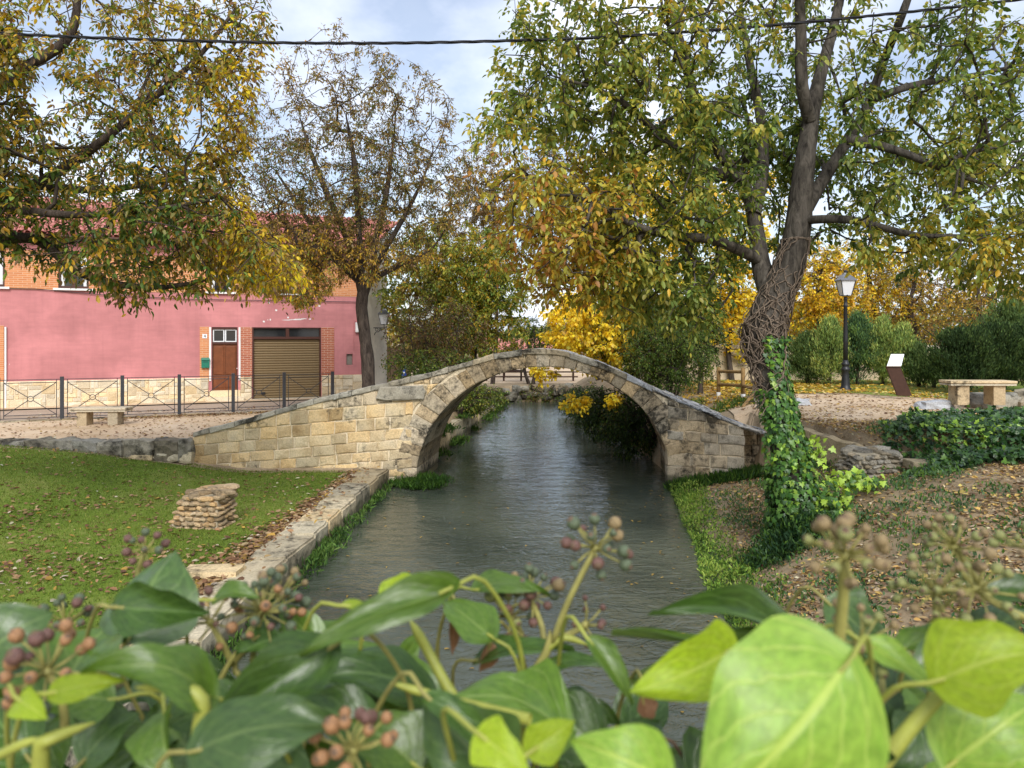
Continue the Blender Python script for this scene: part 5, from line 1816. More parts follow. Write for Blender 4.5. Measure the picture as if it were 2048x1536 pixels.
# ---- trees and shrubs behind
def bg_tree(name, label, seed, px, d, zg, top_py, bot_py, wpx, pal, n=260, leaf=(0.14, 0.07), per=4, nl=5, barkm='barkdark', clump=0.55, stems=1, trpx=9, group='trees beyond the bridge',
            cat='tree', rach=0.2, lean=0.0, dens_shape=None, T=T_DIA, rt=0.008, depth=None, up=0.12, droop=0.6, cut=None):
    rng = np.random.default_rng(seed)
    bx_ = (px - 1024) / F * d
    zt, zb = CAMZ - (top_py - 675) / F * d, CAMZ - (bot_py - 675) / F * d
    wr = wpx / 2 / F * d
    h = zt - zg
    seeds = []
    r0 = trpx / F * d
    for s in range(stems):
        a = rng.uniform(0, 6.28)
        sp = wr * 0.45 * (s > 0 or stems > 1)
        ox, oy = math.cos(a) * sp, math.sin(a) * sp
        j = rng.normal(0, 0.12 * wr * 0.5, (4, 2))
        sx = 0.15 * (stems > 1)
        seeds.append([(bx_ + ox * sx, d + oy * sx, zg - 0.1, r0), (bx_ + ox * .35 + j[0, 0] + lean * .3, d + oy * .35 + j[0, 1], zg + h * 0.25, r0 * 0.8),
                      (bx_ + ox * .7 + j[1, 0] + lean * .6, d + oy * .7 + j[1, 1], zg + h * 0.5, r0 * 0.55), (bx_ + ox + j[2, 0] + lean, d + oy + j[2, 1], zg + h * 0.8, r0 * 0.25)])
    E = dens_shape or [((bx_ + lean, d, (zt + zb) / 2), (wr, depth or wr, (zt - zb) / 2), n)]
    return make_tree(name, label, rng, seeds, E, pal, leaf, per, nl, rach, rt, zmin=zg + 0.15 * h, clump=clump, cscale=1.4 / max(1.0, wr * 0.6), cut=cut, barkm=barkm, T=T, sides=3, step=0.45,
                     cat=cat, group=group, up=up, trunk_sides=8, droop=droop)

PAL_YG = [(10, G_MD), (20, G_LT), (26, Y_GR), (14, OLV), (14, OCH), (8, GOLD), (4, BRN)]
PAL_YEL = [(60, YEL), (24, (0.8, 0.66, 0.07)), (8, GOLD), (8, Y_GR)]
PAL_ORY = [(26, GOLD), (34, YEL), (12, OCH), (18, Y_GR), (4, ORG), (6, OLV)]
PAL_BRN = [(30, BRN), (22, OLV), (20, OCH), (16, DBR), (12, GOLD)]
PAL_GRN = [(30, G_DK), (36, G_MD), (18, G_LT), (10, OLV), (6, Y_GR)]
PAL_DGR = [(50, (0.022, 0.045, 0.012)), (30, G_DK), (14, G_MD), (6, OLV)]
# left bank beyond the bridge
bg_tree('shrub', 'brown twiggy thicket behind the left bridge ramp', 101, 872, 25.5, 0.8, 588, 760, 215, [(34, BRN), (24, DBR), (18, OLV), (16, G_MD), (8, OCH)], 560, (0.085, 0.04), 4, 5, clump=0.3, stems=7, trpx=3, cat='shrub', rt=0.006, group='riverside shrubs')
bg_tree('shrub', 'low leafy green bush at the foot of the brown thicket', 102, 860, 24.2, 0.8, 690, 775, 200, PAL_GRN, 260, (0.09, 0.05), 4, 5, clump=0.4, stems=5, trpx=3, cat='shrub', group='riverside shrubs')
bg_tree('riverside_tree', 'olive-gold tree rising behind the brown thicket', 103, 880, 30, 0.8, 425, 700, 270, PAL_YG, 760, (0.15, 0.075), 7, 5, clump=0.35, trpx=8)
bg_tree('riverside_tree', 'yellow-green tree arching over the river left of the arch crest', 104, 938, 28, 0.8, 450, 745, 200, [(12, G_MD), (28, G_LT), (34, Y_GR), (14, GOLD), (12, OLV)], 560, (0.14, 0.07), 7, 5, trpx=6, lean=0.5, clump=0.35)
bg_tree('riverside_tree', 'thin grey-brown tree against the sky above the arch crest', 105, 985, 39, 0.8, 270, 570, 230, [(30, BRN), (26, OLV), (22, OCH), (12, DBR), (10, GOLD)], 800, (0.15, 0.06), 6, 5, trpx=5, clump=0.3)
bg_tree('riverside_tree', 'pale bare-branched tree leaning behind the great walnut', 106, 1200, 34, 0.9, 280, 540, 240, [(30, BRN), (30, OLV), (20, DBR), (20, OCH)], 520, (0.14, 0.06), 5, 5, trpx=6, clump=0.3, lean=-1.6)
bg_tree('shrub', 'dark green bush at the bend under the distant roofs', 107, 1062, 39, 0.7, 630, 735, 130, PAL_GRN, 260, (0.12, 0.06), 4, 5, stems=4, trpx=4, cat='shrub', group='riverside shrubs')
bg_tree('shrub', 'leafy bush overhanging the water under the arch on the left', 108, 903, 24, 0.5, 765, 822, 120, [(20, G_DK), (34, G_MD), (24, G_LT), (14, Y_GR), (8, OLV)], 240, (0.08, 0.04), 4, 5, stems=5, trpx=4, cat='shrub', lean=0.85, group='riverside shrubs')
bg_tree('shrub', 'low olive bush on the far bend seen through the arch', 109, 1085, 37.3, 0.3, 765, 812, 110, PAL_GRN + [(20, BRN)], 200, (0.1, 0.05), 3, 5, stems=4, trpx=3, cat='shrub', group='riverside shrubs')
# right bank beyond the bridge
bg_tree('yellow_maple', 'bright yellow young tree behind the arch on the right', 110, 1296, 20.8, 1.2, 560, 750, 235, PAL_YEL, 460, (0.11, 0.09), 5, 5, barkm='barkdark', trpx=4, clump=0.5, rach=0.16, droop=0.9, group='yellow trees', lean=-1.45)
def _arch_cut(p):
    return p[:, 2] > 0.12
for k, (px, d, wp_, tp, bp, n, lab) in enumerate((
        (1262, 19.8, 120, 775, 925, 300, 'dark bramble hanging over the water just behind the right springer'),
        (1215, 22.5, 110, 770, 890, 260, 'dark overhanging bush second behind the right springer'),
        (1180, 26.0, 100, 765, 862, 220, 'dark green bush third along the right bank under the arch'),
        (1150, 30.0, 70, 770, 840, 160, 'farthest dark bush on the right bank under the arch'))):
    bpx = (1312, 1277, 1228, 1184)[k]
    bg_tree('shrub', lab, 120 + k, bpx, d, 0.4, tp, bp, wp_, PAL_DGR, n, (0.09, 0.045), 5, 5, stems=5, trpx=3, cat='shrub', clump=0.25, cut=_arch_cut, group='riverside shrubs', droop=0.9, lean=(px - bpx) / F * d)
for k, (px, py, d, n, w, lab) in enumerate(((1155, 800, 21.2, 34, 66, 'spray of yellow leaves above the water inside the arch'), (1085, 742, 21.0, 26, 70, 'tuft of yellow leaves under the arch crown'), (1225, 800, 19.6, 20, 40, 'small yellow sprig by the right arch flank'))):
    rng = np.random.default_rng(140 + k)
    c = P(px, py, d)
    r = w / 2 / F * d
    t_ = make_tree('yellow_branch', lab, rng, [[(float(xr(d)) + 0.4, d + 0.7, 1.0, 0.02), ((float(xr(d)) + 0.4 + c[0]) / 2, d + .4, (1.9 + c[2]) / 2, 0.014), (c[0], d, c[2], 0.004)]], [((c[0], d, c[2]), (r, r, r * 0.6), n)],
                   PAL_YEL, (0.11, 0.1), 4, 3, 0.12, 0.005, T=T_DIA, sides=3, clump=0.2, cat='branch', trunk_sides=6, group='yellow branches under the arch')
bg_tree('shrub', 'big grey-green rose bush with pale yellow leaves behind the right ramp', 111, 1335, 19.2, 1.2, 610, 790, 190, [(36, G_MD), (26, G_DK), (16, G_LT), (12, OLV), (10, Y_GR)], 620, (0.07, 0.036), 6, 5, stems=8, trpx=3, cat='shrub', clump=0.3, group='riverside shrubs')
bg_tree('shrub', 'dense dark shrub between the yellow tree and the walnut trunk', 112, 1290, 21, 1.2, 560, 760, 210, PAL_GRN, 480, (0.09, 0.045), 6, 5, stems=6, trpx=4, cat='shrub', clump=0.35, group='riverside shrubs')
bg_tree('evergreen_tree', 'dark evergreen standing behind the walnut foliage', 113, 1400, 22.5, 1.4, 520, 770, 110, PAL_DGR, 260, (0.1, 0.045), 5, 5, trpx=6, cat='tree', clump=0.3)
bg_tree('yellow_tree', 'glowing yellow tree behind the walnut crown', 114, 1340, 27, 1.5, 230, 690, 460, PAL_YEL, 700, (0.14, 0.11), 5, 5, trpx=9, group='yellow trees')
bg_tree('yellow_tree', 'yellow tree seen left of the leaning trunk', 115, 1465, 27, 1.5, 470, 720, 150, PAL_YEL, 260, (0.14, 0.11), 4, 5, trpx=6, group='yellow trees')
bg_tree('yellow_tree', 'golden tree between the leaning trunk and the street lamp', 116, 1640, 32, 1.5, 470, 720, 190, PAL_ORY, 560, (0.14, 0.09), 5, 5, trpx=8, group='yellow trees')
bg_tree('yellow_tree', 'orange-gold tree behind the street lamp', 117, 1735, 36, 1.5, 460, 720, 230, PAL_ORY, 600, (0.15, 0.09), 5, 5, trpx=9, group='yellow trees')
bg_tree('yellow_tree', 'olive and gold tree above the information post', 118, 1835, 34, 1.5, 490, 720, 230, [(30, OLV), (26, OCH), (20, GOLD), (14, BRN), (10, Y_GR)], 420, (0.14, 0.07), 3, 5, trpx=9, clump=0.4, group='yellow trees')
bg_tree('yellow_tree', 'thin brown-gold tree above the dark conifers', 119, 1960, 33, 1.5, 490, 690, 260, [(30, OCH), (26, GOLD), (24, BRN), (20, OLV)], 360, (0.13, 0.06), 3, 5, trpx=8, clump=0.4, group='yellow trees')

# far wood closing the horizon
def far_wood():
    rng = np.random.default_rng(150)
    n = 42000
    x = rng.uniform(-90, 130, n)
    y = rng.uniform(70, 90, n)
    h = 3.0 + 4.5 * vnoise(np.stack([x, y * 0, y * 0], 1), 0.12, 3) + 1.5 * vnoise(np.stack([x, y * 0, y * 0], 1), 0.5, 5)
    h = np.where((x > -12) & (x < 12), h * 0.55, h)
    z = 0.8 + h * rng.random(n) ** 0.6
    Pt = np.stack([x, y, z], 1)
    C = pick_colors(Pt, [(20, G_MD), (20, OLV), (20, OCH), (14, BRN), (14, Y_GR), (12, GOLD)], rng, 0.12, 4, 0.3)
    L = rng.uniform(0.4, 0.9, n)
    return stuff(leaf_obj('far_wood', Pt, rng.normal(0, 1, (n, 3)), rng.normal(0, 1, (n, 3)), L, L * 0.6, C, T_DIA, MT['leaf']))
fw = far_wood()
fw['label'] = 'far belt of autumn trees on the horizon'
fw['category'] = 'wood'

# ---- conifers
def conifer(name, label, seed, px, py_base, d, h_px, w_px, pal, n=5200, group='young conifers', shape=1.0, Lf=0.16):
    n = int(n * 2.4); Lf *= 0.62
    rng = np.random.default_rng(seed)
    b = P(px, py_base, d)
    zg = float(H(b[0], b[1]))
    hgt = h_px / F * d
    wr = w_px / 2 / F * d
    root = empty(name, (b[0], b[1], zg))
    tag(root, label, 'conifer', group)
    MB().lathe([(0.06, -0.1), (0.045, hgt * 0.4), (0.012, hgt * 0.9)], 8).build('trunk', MT['barkdark'], root, smooth=True)
    nb = 90
    zb = rng.random(nb) ** 0.9 * 0.93 + 0.03
    ang = rng.uniform(0, 2 * np.pi, nb)
    prof = lambda t: wr * np.clip((1 - t ** (1.6 * shape)) * (0.75 + 0.25 * np.sin(t * 3)), 0.05, 1)
    pr = prof(zb) * rng.uniform(0.75, 1.15, nb)
    tip = np.stack([np.cos(ang) * pr, np.sin(ang) * pr, zb * hgt + pr * 0.55 + 0.05], 1)
    root_ = np.stack([0 * zb, 0 * zb, zb * hgt * 0.82], 1)
    k = rng.integers(0, nb, n)
    t = rng.random(n) ** 0.55
    Pt = root_[k] * (1 - t[:, None]) + tip[k] * t[:, None] + rng.normal(0, 0.045 + 0.06 * wr, (n, 3))
    A = norm(tip[k] - root_[k]) * 0.9 + np.array([0, 0, 0.75]) + rng.normal(0, 0.4, (n, 3))
    C = pick_colors(Pt, pal, rng, 2.2, seed, 0.5)
    L = Lf * rng.uniform(0.6, 1.4, n)
    leaf_obj('foliage', Pt, A, rng.normal(0, 1, (n, 3)), L, L * 0.26, C, T_DIA, MT['needle'], root)
    m = MB()
    for q in range(0, nb, 3):
        m.tube([tuple(root_[q]), tuple(tip[q] * 0.92 + root_[q] * .08)], (0.012, 0.004), 4)
    m.build('branches', MT['barkdark'], root)
CF_L = [(30, (0.2, 0.29, 0.08)), (30, (0.32, 0.40, 0.10)), (14, (0.10, 0.15, 0.05)), (26, (0.44, 0.48, 0.13))]
CF_M = [(40, (0.10, 0.16, 0.05)), (30, (0.17, 0.24, 0.07)), (30, (0.06, 0.10, 0.03))]
CF_D = [(50, (0.03, 0.055, 0.02)), (30, (0.055, 0.095, 0.03)), (20, (0.09, 0.14, 0.04))]
conifer('young_conifer', 'bushy conifer leftmost of the young row, left of the lamp', 201, 1615, 772, 24.4, 100, 105, CF_M)
conifer('young_conifer', 'feathery conifer just left of the lamp post', 202, 1660, 776, 24.0, 135, 95, CF_L)
conifer('young_conifer', 'blue-green conifer tallest in the row, right behind the lamp post', 203, 1715, 778, 23.8, 140, 100, [(40, (0.06, 0.12, 0.05)), (40, (0.10, 0.18, 0.07)), (20, (0.16, 0.25, 0.06))])
conifer('young_conifer', 'yellow-green conifer left of the information post', 204, 1765, 780, 23.6, 130, 95, CF_L)
conifer('young_conifer', 'light green conifer behind the information post', 205, 1805, 782, 23.4, 118, 85, CF_L)
conifer('young_conifer', 'small thin conifer right of the information post', 206, 1838, 785, 22.8, 80, 60, CF_M, 2600)
conifer('young_conifer', 'smallest sparse conifer in front of the garden wall', 207, 1868, 788, 22.4, 62, 50, CF_M, 1500)
for k, (px, w, h, lab) in enumerate(((1925, 125, 120, 'broad dark cypress bush behind the far bench, leftmost of the dark ones'), (1995, 120, 125, 'dark cypress bush behind the right part of the far bench'), (2070, 130, 135, 'dark cypress bush cut by the right picture edge'))):
    conifer('cypress_bush', lab, 210 + k, px, 785, 20.5, h, w, CF_D, 9000, 'dark cypress bushes', 2.6, 0.15)
conifer('cypress_bush', 'paler cypress top rising behind the dark cypress bushes', 215, 2020, 770, 23.5, 170, 150, CF_M, 6000, 'pale cypresses', 1.4)

# ------------------------------------------------------------------ ivy on the walnut trunk
def trunk_ivy():
    rng = np.random.default_rng(300)
    c = catmull(np.array(wal_seeds[0][:6], float), 0.05)
    n = 4600
    py_top = 700
    i = (rng.random(n) ** 1.15 * (len(c) - 1)).astype(int)
    ang = rng.uniform(0, 2 * np.pi, n)
    q = c[i]
    hfrac = i / len(c)
    # ivy hugs the front and right of the trunk, all round near the ground
    keep = (np.cos(ang - rad(-60)) > -0.55) | (hfrac < 0.35)
    keep &= ~((hfrac > 0.72) & (np.cos(ang - rad(-25)) < 0.15))
    i, ang, q, hfrac = i[keep], ang[keep], q[keep], hfrac[keep]
    n = len(q)
    out = np.stack([np.cos(ang), np.sin(ang), 0 * ang], 1)
    r = q[:, 3] + 0.03 + rng.random(n) * (0.05 + 0.05 * (hfrac < 0.5)) + 0.11 * np.clip(0.22 - hfrac, 0, 1) * 5 * rng.random(n)
    Pt = q[:, :3] + out * r[:, None]
    A = np.array([0, 0, -1.0]) + out * 0.35 + rng.normal(0, 0.35, (n, 3))
    N = out + np.array([0, 0, 0.55]) + rng.normal(0, 0.3, (n, 3))
    L = rng.uniform(0.055, 0.095, n)
    C = pick_colors(Pt, [(30, (0.03, 0.085, 0.018)), (38, (0.055, 0.14, 0.022)), (22, (0.11, 0.22, 0.03)), (10, (0.22, 0.35, 0.04))], rng, 1.6, 5, 0.7)
    root = empty('climbing_ivy', tuple(c[0, :3]))
    tag(root, 'glossy ivy sheathing the lower trunk of the leaning walnut', 'ivy')
    o = leaf_obj('leaves', Pt, A, N, L, L * 0.95, C, T_IVY, MT['ivy'])
    # bright tuft and the spread on the ground to the right of the foot
    ps, cs = [], []
    for (px, py, d, rx, rz, m, bright) in ((1630, 900, 10.0, 0.10, 0.22, 40, 1), (1690, 960, 10.5, 0.3, 0.14, 150, .7), (1655, 1010, 10.0, 0.28, 0.25, 220, .35), (1735, 965, 10.8, 0.26, 0.08, 90, .8)):
        b = P(px, py, d)
        ps.append(b + rng.normal(0, 1, (m, 3)) * np.array([rx, 0.22, rz]) * 0.55); cs.append(np.full(m, bright))
    Pb = np.vstack(ps); br = np.concatenate(cs)
    gz = H(Pb[:, 0], Pb[:, 1])
    Pb[:, 2] = np.maximum(Pb[:, 2], gz + 0.04)
    nb = len(Pb)
    Cb = np.where((rng.random(nb) < br)[:, None], np.array([[0.30, 0.44, 0.05]]), np.array([[0.06, 0.14, 0.025]])) * rng.uniform(0.7, 1.25, (nb, 1))
    Lb = rng.uniform(0.07, 0.11, nb)
    o2 = leaf_obj('ground_leaves', Pb, np.array([0, -0.4, -0.6]) + rng.normal(0, 0.5, (nb, 3)), np.array([0, -0.6, 0.7]) + rng.normal(0, 0.35, (nb, 3)), Lb, Lb * 0.95, Cb, T_IVY, MT['ivy'])
    m = MB()
    for k in range(8):
        a0 = rng.uniform(-2.2, 0.6)
        pts = []
        for j in range(0, len(c), 9):
            a = a0 + 0.5 * math.sin(j * 0.05 + k)
            pts.append(c[j, :3] + np.array([math.cos(a), math.sin(a), 0]) * (c[j, 3] + 0.015))
        m.tube(pts, 0.012, 5)
    o3 = m.build('stems', MT['vine'])
    for q_ in (o, o2, o3):
        q_.parent = root
        q_.matrix_parent_inverse = Matrix.Translation(-Vector(c[0, :3]))
    return c
trunk_ivy()

def dead_vines():
    rng = np.random.default_rng(310)
    c = catmull(np.array(wal_seeds[0][3:9], float), 0.04)
    Vs, Fs, n0 = [], [], 0
    for k in range(115):
        hi = rng.random() < 0.25
        i0 = int(rng.uniform(0.0, 0.45 if not hi else 0.7) * len(c)); ln = int(rng.uniform(8, 30) if not hi else rng.uniform(25, 48))
        a = rng.uniform(0, 6.28); w = rng.normal(0, 0.10)
        pts = []
        ex = rng.uniform(0.0, 0.09) * (1 if not hi else 0.2)
        for j in range(ln):
            i = min(i0 + j, len(c) - 1)
            a += w + rng.normal(0, 0.10)
            e = ex * math.sin(math.pi * j / ln) + 0.008
            pts.append(c[i, :3] + np.array([math.cos(a), math.sin(a), 0]) * (c[i, 3] + e) + np.array([0, 0, rng.normal(0, 0.012)]))
        v, f = tube_np(np.array(pts), np.full(len(pts), rng.uniform(0.004, 0.011)), 4)
        Vs.append(v); Fs.append(f + n0); n0 += len(v)
    # loose ends hanging off to the left
    for k in range(70):
        i0 = int(rng.uniform(0.0, 0.5) * len(c))
        p = c[i0, :3] + np.array([-c[i0, 3], rng.uniform(-.2, .1), 0])
        d = np.array([-rng.uniform(0.2, 1), rng.uniform(-.6, .3), rng.uniform(-1, 0.5)])
        pts = [p]
        for j in range(7):
            d = d + rng.normal(0, 0.35, 3) + np.array([0, 0, -0.12])
            pts.append(pts[-1] + norm(d) * rng.uniform(0.02, 0.045))
        v, f = tube_np(np.array(pts), np.full(len(pts), rng.uniform(0.003, 0.006)), 4)
        Vs.append(v); Fs.append(f + n0); n0 += len(v)
    o = link('dead_vine', np_mesh('dead_vine', np.vstack(Vs), np.vstack(Fs), MT['vine'], True))
    tag(o, 'tangle of dead grey vine stems wrapped round the bare upper trunk', 'vine')
dead_vines()

# ------------------------------------------------------------------ ivy bed on the right slope
def ivy_bed():
    rng = np.random.default_rng(320)
    n = 6500
    px = rng.uniform(1740, 2150, n)
    d = rng.uniform(10.2, 13.6, n)
    x = (px - 1024) / F * d
    y = d
    left = np.interp(y, [10.2, 11, 12, 13, 13.6], [6.5, 5.9, 5.9, 6.3, 6.9]) + 0.25 * np.sin(y * 5)
    keep = x > left + rng.exponential(0.12, n)
    keep &= vnoise(np.stack([x, y, 0 * x], 1), 1.1, 8) + 0.35 * sstep(0, 0.8, x - left) > 0.34
    x, y = x[keep], y[keep]
    n = len(x)
    bump_ = vnoise(np.stack([x, y, 0 * x], 1), 1.4, 9)
    hh = 0.06 + 0.34 * bump_ * sstep(0.0, 0.7, x - np.interp(y, [10.2, 11, 12, 13, 13.6], [6.5, 5.9, 5.9, 6.3, 6.9]))
    z = H(x, y) + hh * rng.random(n) ** 0.35
    Pt = np.stack([x, y, z], 1)
    C = pick_colors(Pt, [(46, (0.022, 0.06, 0.016)), (32, (0.045, 0.11, 0.022)), (14, (0.10, 0.2, 0.03)), (8, (0.26, 0.4, 0.05))], rng, 1.3, 6, 0.6)
    L = rng.uniform(0.07, 0.12, n)
    root = empty('ivy_bed', (7.5, 11.8, float(H(7.5, 11.8))))
    tag(root, 'dense dark ivy ground cover below the far stone bench', 'ivy')
    o = leaf_obj('leaves', Pt, np.array([0, -0.6, -0.35]) + rng.normal(0, 0.6, (n, 3)), np.array([0, -0.55, 0.8]) + rng.normal(0, 0.35, (n, 3)), L, L * 0.95, C, T_IVY, MT['ivy'])
    o.parent = root
    o.matrix_parent_inverse = Matrix.Translation(-root.location)
ivy_bed()

# ------------------------------------------------------------------ grass, herbs, fallen leaves
def scatter(n, x0, x1, y0, y1, rng, keep=None, near=1.0):
    y = y0 + (y1 - y0) * rng.random(n) ** near
    x = rng.uniform(x0, x1, n)
    if keep is not None:
        k = keep(x, y)
        x, y = x[k], y[k]
    return x, y

def blades(name, label, x, y, h, w, pal, rng, zoff=0.0, lean=0.45, mat='grass', T=T_BLADE, cscale=0.8, zf=None):
    n = len(x)
    z = H(x, y) + zoff if zf is None else zf
    Pt = np.stack([x, y, z], 1)
    A = np.array([0, 0, 1.0]) + rng.normal(0, lean, (n, 3))
    A[:, 2] = np.abs(A[:, 2]) + 0.2
    L = h * rng.uniform(0.5, 1.4, n)
    C = pick_colors(Pt, pal, rng, cscale, 3, 0.6)
    o = stuff(leaf_obj(name, Pt, A, rng.normal(0, 1, (n, 3)), L, np.full(n, w), C, T, MT[mat]))
    o['label'] = label
    return o

rg = np.random.default_rng(400)
lawn_ok = lambda x, y: (x < xl(y) - 0.54 + rg.normal(0, 0.05, len(x))) & (y < np.where(x < -6.8, 15.6, 15.95)) & (x > -0.72 * y - 0.6)
x, y = scatter(150000, -12.5, -3.0, 4.5, 16, rg, lawn_ok, 0.9)
blades('lawn_grass', 'short bright mossy grass of the riverside lawn', x, y, 0.032, 0.011, [(24, (0.075, 0.125, 0.016)), (34, (0.125, 0.195, 0.024)), (26, (0.19, 0.25, 0.036)), (16, (0.27, 0.26, 0.08))], rg, 0.028, 0.6)
# herbs and grass hugging the right waterline
def bank_ok(x, y):
    d = x - xr(y)
    wid = np.interp(y, [6, 9, 11, 13, 15, 16], [0.4, 0.55, 0.55, 0.4, 0.5, 0.8]) * (0.35 + 1.3 * vnoise(np.stack([x * 0, y, x * 0], 1), 1.2, 2))
    return (d > -0.14 + 0.12 * vnoise(np.stack([x * 0, y, x * 0], 1), 2.7, 8)) & (d < wid) & (rg.random(len(x)) < 1.1 - 0.9 * d / wid)
x, y = scatter(75000, 2.0, 5.2, 5.5, 15.95, rg, bank_ok)
hq = H(x, y) + (0.01 + 0.42 * vnoise(np.stack([x, y, 0 * x], 1), 2.9, 31) ** 2.0) * rg.random(len(x)) ** 0.6
blades('bank_herbs', 'lush bright green herbs along the right waterline', x, y, 0.048, 0.02, [(20, (0.05, 0.105, 0.02)), (30, (0.12, 0.22, 0.035)), (30, (0.22, 0.34, 0.055)), (20, (0.34, 0.44, 0.09))], rg, 0.0, 0.9, 'grass', T_LEAF, 1.6, zf=np.maximum(hq, 0.01))
x, y = scatter(9000, 2.0, 5.2, 5.5, 15.95, rg, bank_ok)
blades('bank_grass', 'thin green grass blades among the waterline herbs', x, y, 0.17, 0.011, [(40, (0.09, 0.19, 0.02)), (40, (0.16, 0.28, 0.03)), (20, (0.3, 0.34, 0.08))], rg, 0.0, 0.4)
x, y = scatter(3600, 3.2, 5.3, 15.2, 15.98, rg, lambda x, y: (x > xr(y) - 0.1) & (rg.random(len(x)) < sstep(15.2, 15.8, y)))
blades('bank_herbs', 'dark green herbs at the foot of the right bridge wing', x, y, 0.2, 0.03, [(40, (0.03, 0.075, 0.015)), (40, (0.06, 0.13, 0.02)), (20, (0.11, 0.2, 0.03))], rg, 0.0, 0.6, 'grass', T_DIA, 1.4)
# dark leafy plants round the walnut foot
bpt = P(1580, 1040, 10.0)
x = bpt[0] + rg.normal(0, 0.33, 5200); y = bpt[1] - 0.12 + rg.normal(0, 0.22, 5200)
zz = H(x, y) + 0.42 * rg.random(5200) * np.exp(-((x - bpt[0]) / 0.5) ** 2)
blades('foot_herbs', 'dark nettle-like plants round the foot of the walnut', x, y, 0.085, 0.028, [(46, (0.02, 0.055, 0.02)), (34, (0.045, 0.1, 0.025)), (20, (0.09, 0.18, 0.03))], rg, 0, 0.9, 'grass', T_DIA, 2.0, zf=zz)
# plants along the quay foot, at the springers and tufts on the slope
def tufts(name, label, spots, pal, rng, h=0.12, w=0.03, m=60, s=0.12, T=T_DIA, zlift=0.0):
    xs, ys, zs_ = [], [], []
    for (cx_, cy_, cz_, k) in spots:
        q = int(m * k)
        xs.append(cx_ + rng.normal(0, s * k ** 0.5, q)); ys.append(cy_ + rng.normal(0, s * k ** 0.5, q)); zs_.append(np.full(q, cz_) + rng.random(q) * 0.06 * k)
    x, y, z = np.concatenate(xs), np.concatenate(ys), np.concatenate(zs_)
    return blades(name, label, x, y, h, w, pal, rng, 0, 0.75, 'grass', T, 1.5, zf=z)
PG = [(34, (0.035, 0.08, 0.02)), (40, (0.075, 0.15, 0.03)), (26, (0.13, 0.22, 0.05))]
sp_ = []
rr = random.Random(6)
yq = 4.6
while yq < 15.9:
    if rr.random() < 0.72:
        sp_.append((float(xl(yq)) + 0.07, yq, 0.02, rr.uniform(0.5, 2.2) * (1.4 if yq < 12.5 else 0.8)))
    yq += rr.uniform(0.12, 0.4)
tufts('quay_plants', 'green waterside plants rooted along the foot of the river wall', sp_, PG, rg, 0.10, 0.026, 48, 0.07)
sp_ = [(bx(835) + 0.05 + 0.25 * rr.random(), 15.9 - 0.5 * rr.random() * 0.3, 0.0, 1.6) for _ in range(6)] + [(bx(868) - 0.2 * k, 15.85 + 0.15 * k, 0.05, 1.8) for k in range(3)] + [(bx(790) + 0.12 * k, 15.9, 0.02, 0.7) for k in range(4)]
tufts('springer_plants', 'mossy green plants at the left springing of the arch', sp_, [(50, (0.03, 0.075, 0.012)), (50, (0.07, 0.15, 0.02))], rg, 0.12, 0.02, 260, 0.13)
sp_ = []
for k in range(300):
    yy_ = rr.uniform(6.2, 13.5); xx_ = float(xr(yy_)) + rr.uniform(0.6, 5.0)
    if rr.random() < 0.8 * math.exp(-((xx_ - float(xr(yy_)) - 1.4) / 2.2) ** 2) + 0.12:
        sp_.append((xx_, yy_, float(H(xx_, yy_)), rr.uniform(0.4, 1.6)))
tufts('slope_weeds', 'scattered grey-green weeds on the leafy slope', sp_, [(30, (0.05, 0.10, 0.04)), (40, (0.10, 0.18, 0.08)), (30, (0.09, 0.17, 0.03))], rg, 0.06, 0.028, 60, 0.17)

sp_ = []
yq = 18.6
while yq < 34:
    sp_.append((float(xl(yq)) + 0.12 - 0.45 * (rr.random() < 0.5), yq, rr.choice((0.0, 0.05, 0.6)), rr.uniform(0.6, 2.2)))
    yq += rr.uniform(0.15, 0.45)
tufts('far_bank_plants', 'dark green plants on the left river wall beyond the arch', sp_, [(50, (0.035, 0.075, 0.015)), (50, (0.08, 0.15, 0.025))], rg, 0.16, 0.045, 60, 0.14)
x = rg.uniform(3.9, 6.6, 5000); y = rg.uniform(18.2, 21.5, 5000)
kq = rg.random(5000) < sstep(0.35, 0.7, vnoise(np.stack([x, y, 0 * x], 1), 1.3, 41))
blades('ramp_herbs', 'green weeds growing behind the right bridge ramp', x[kq], y[kq], 0.11, 0.03, [(40, (0.05, 0.10, 0.02)), (40, (0.10, 0.18, 0.03)), (20, (0.2, 0.27, 0.06))], rg, 0.0, 0.7, 'grass', T_DIA, 1.4)
nf = 160
yf_ = rg.uniform(5, 15.5, nf); xf_ = np.where(rg.random(nf) < 0.55, xr(yf_) - np.abs(rg.normal(0, 0.5, nf)), rg.uniform(-2.4, 2.2, nf))
Pf = np.stack([xf_, yf_, np.full(nf, 0.012)], 1)
af = rg.uniform(0, 6.28, nf)
ofl = stuff(leaf_obj('floating_leaves', Pf, np.stack([np.cos(af), np.sin(af), 0 * af], 1), np.array([0, 0, 1.0]) + rg.normal(0, 0.06, (nf, 3)), rg.uniform(0.04, 0.08, nf), rg.uniform(0.02, 0.04, nf), np.array([[0.36, 0.24, 0.06]]) * rg.uniform(0.4, 1.2, (nf, 1)), T_LEAF, MT['litter']))
ofl['label'] = 'few fallen leaves floating on the river'

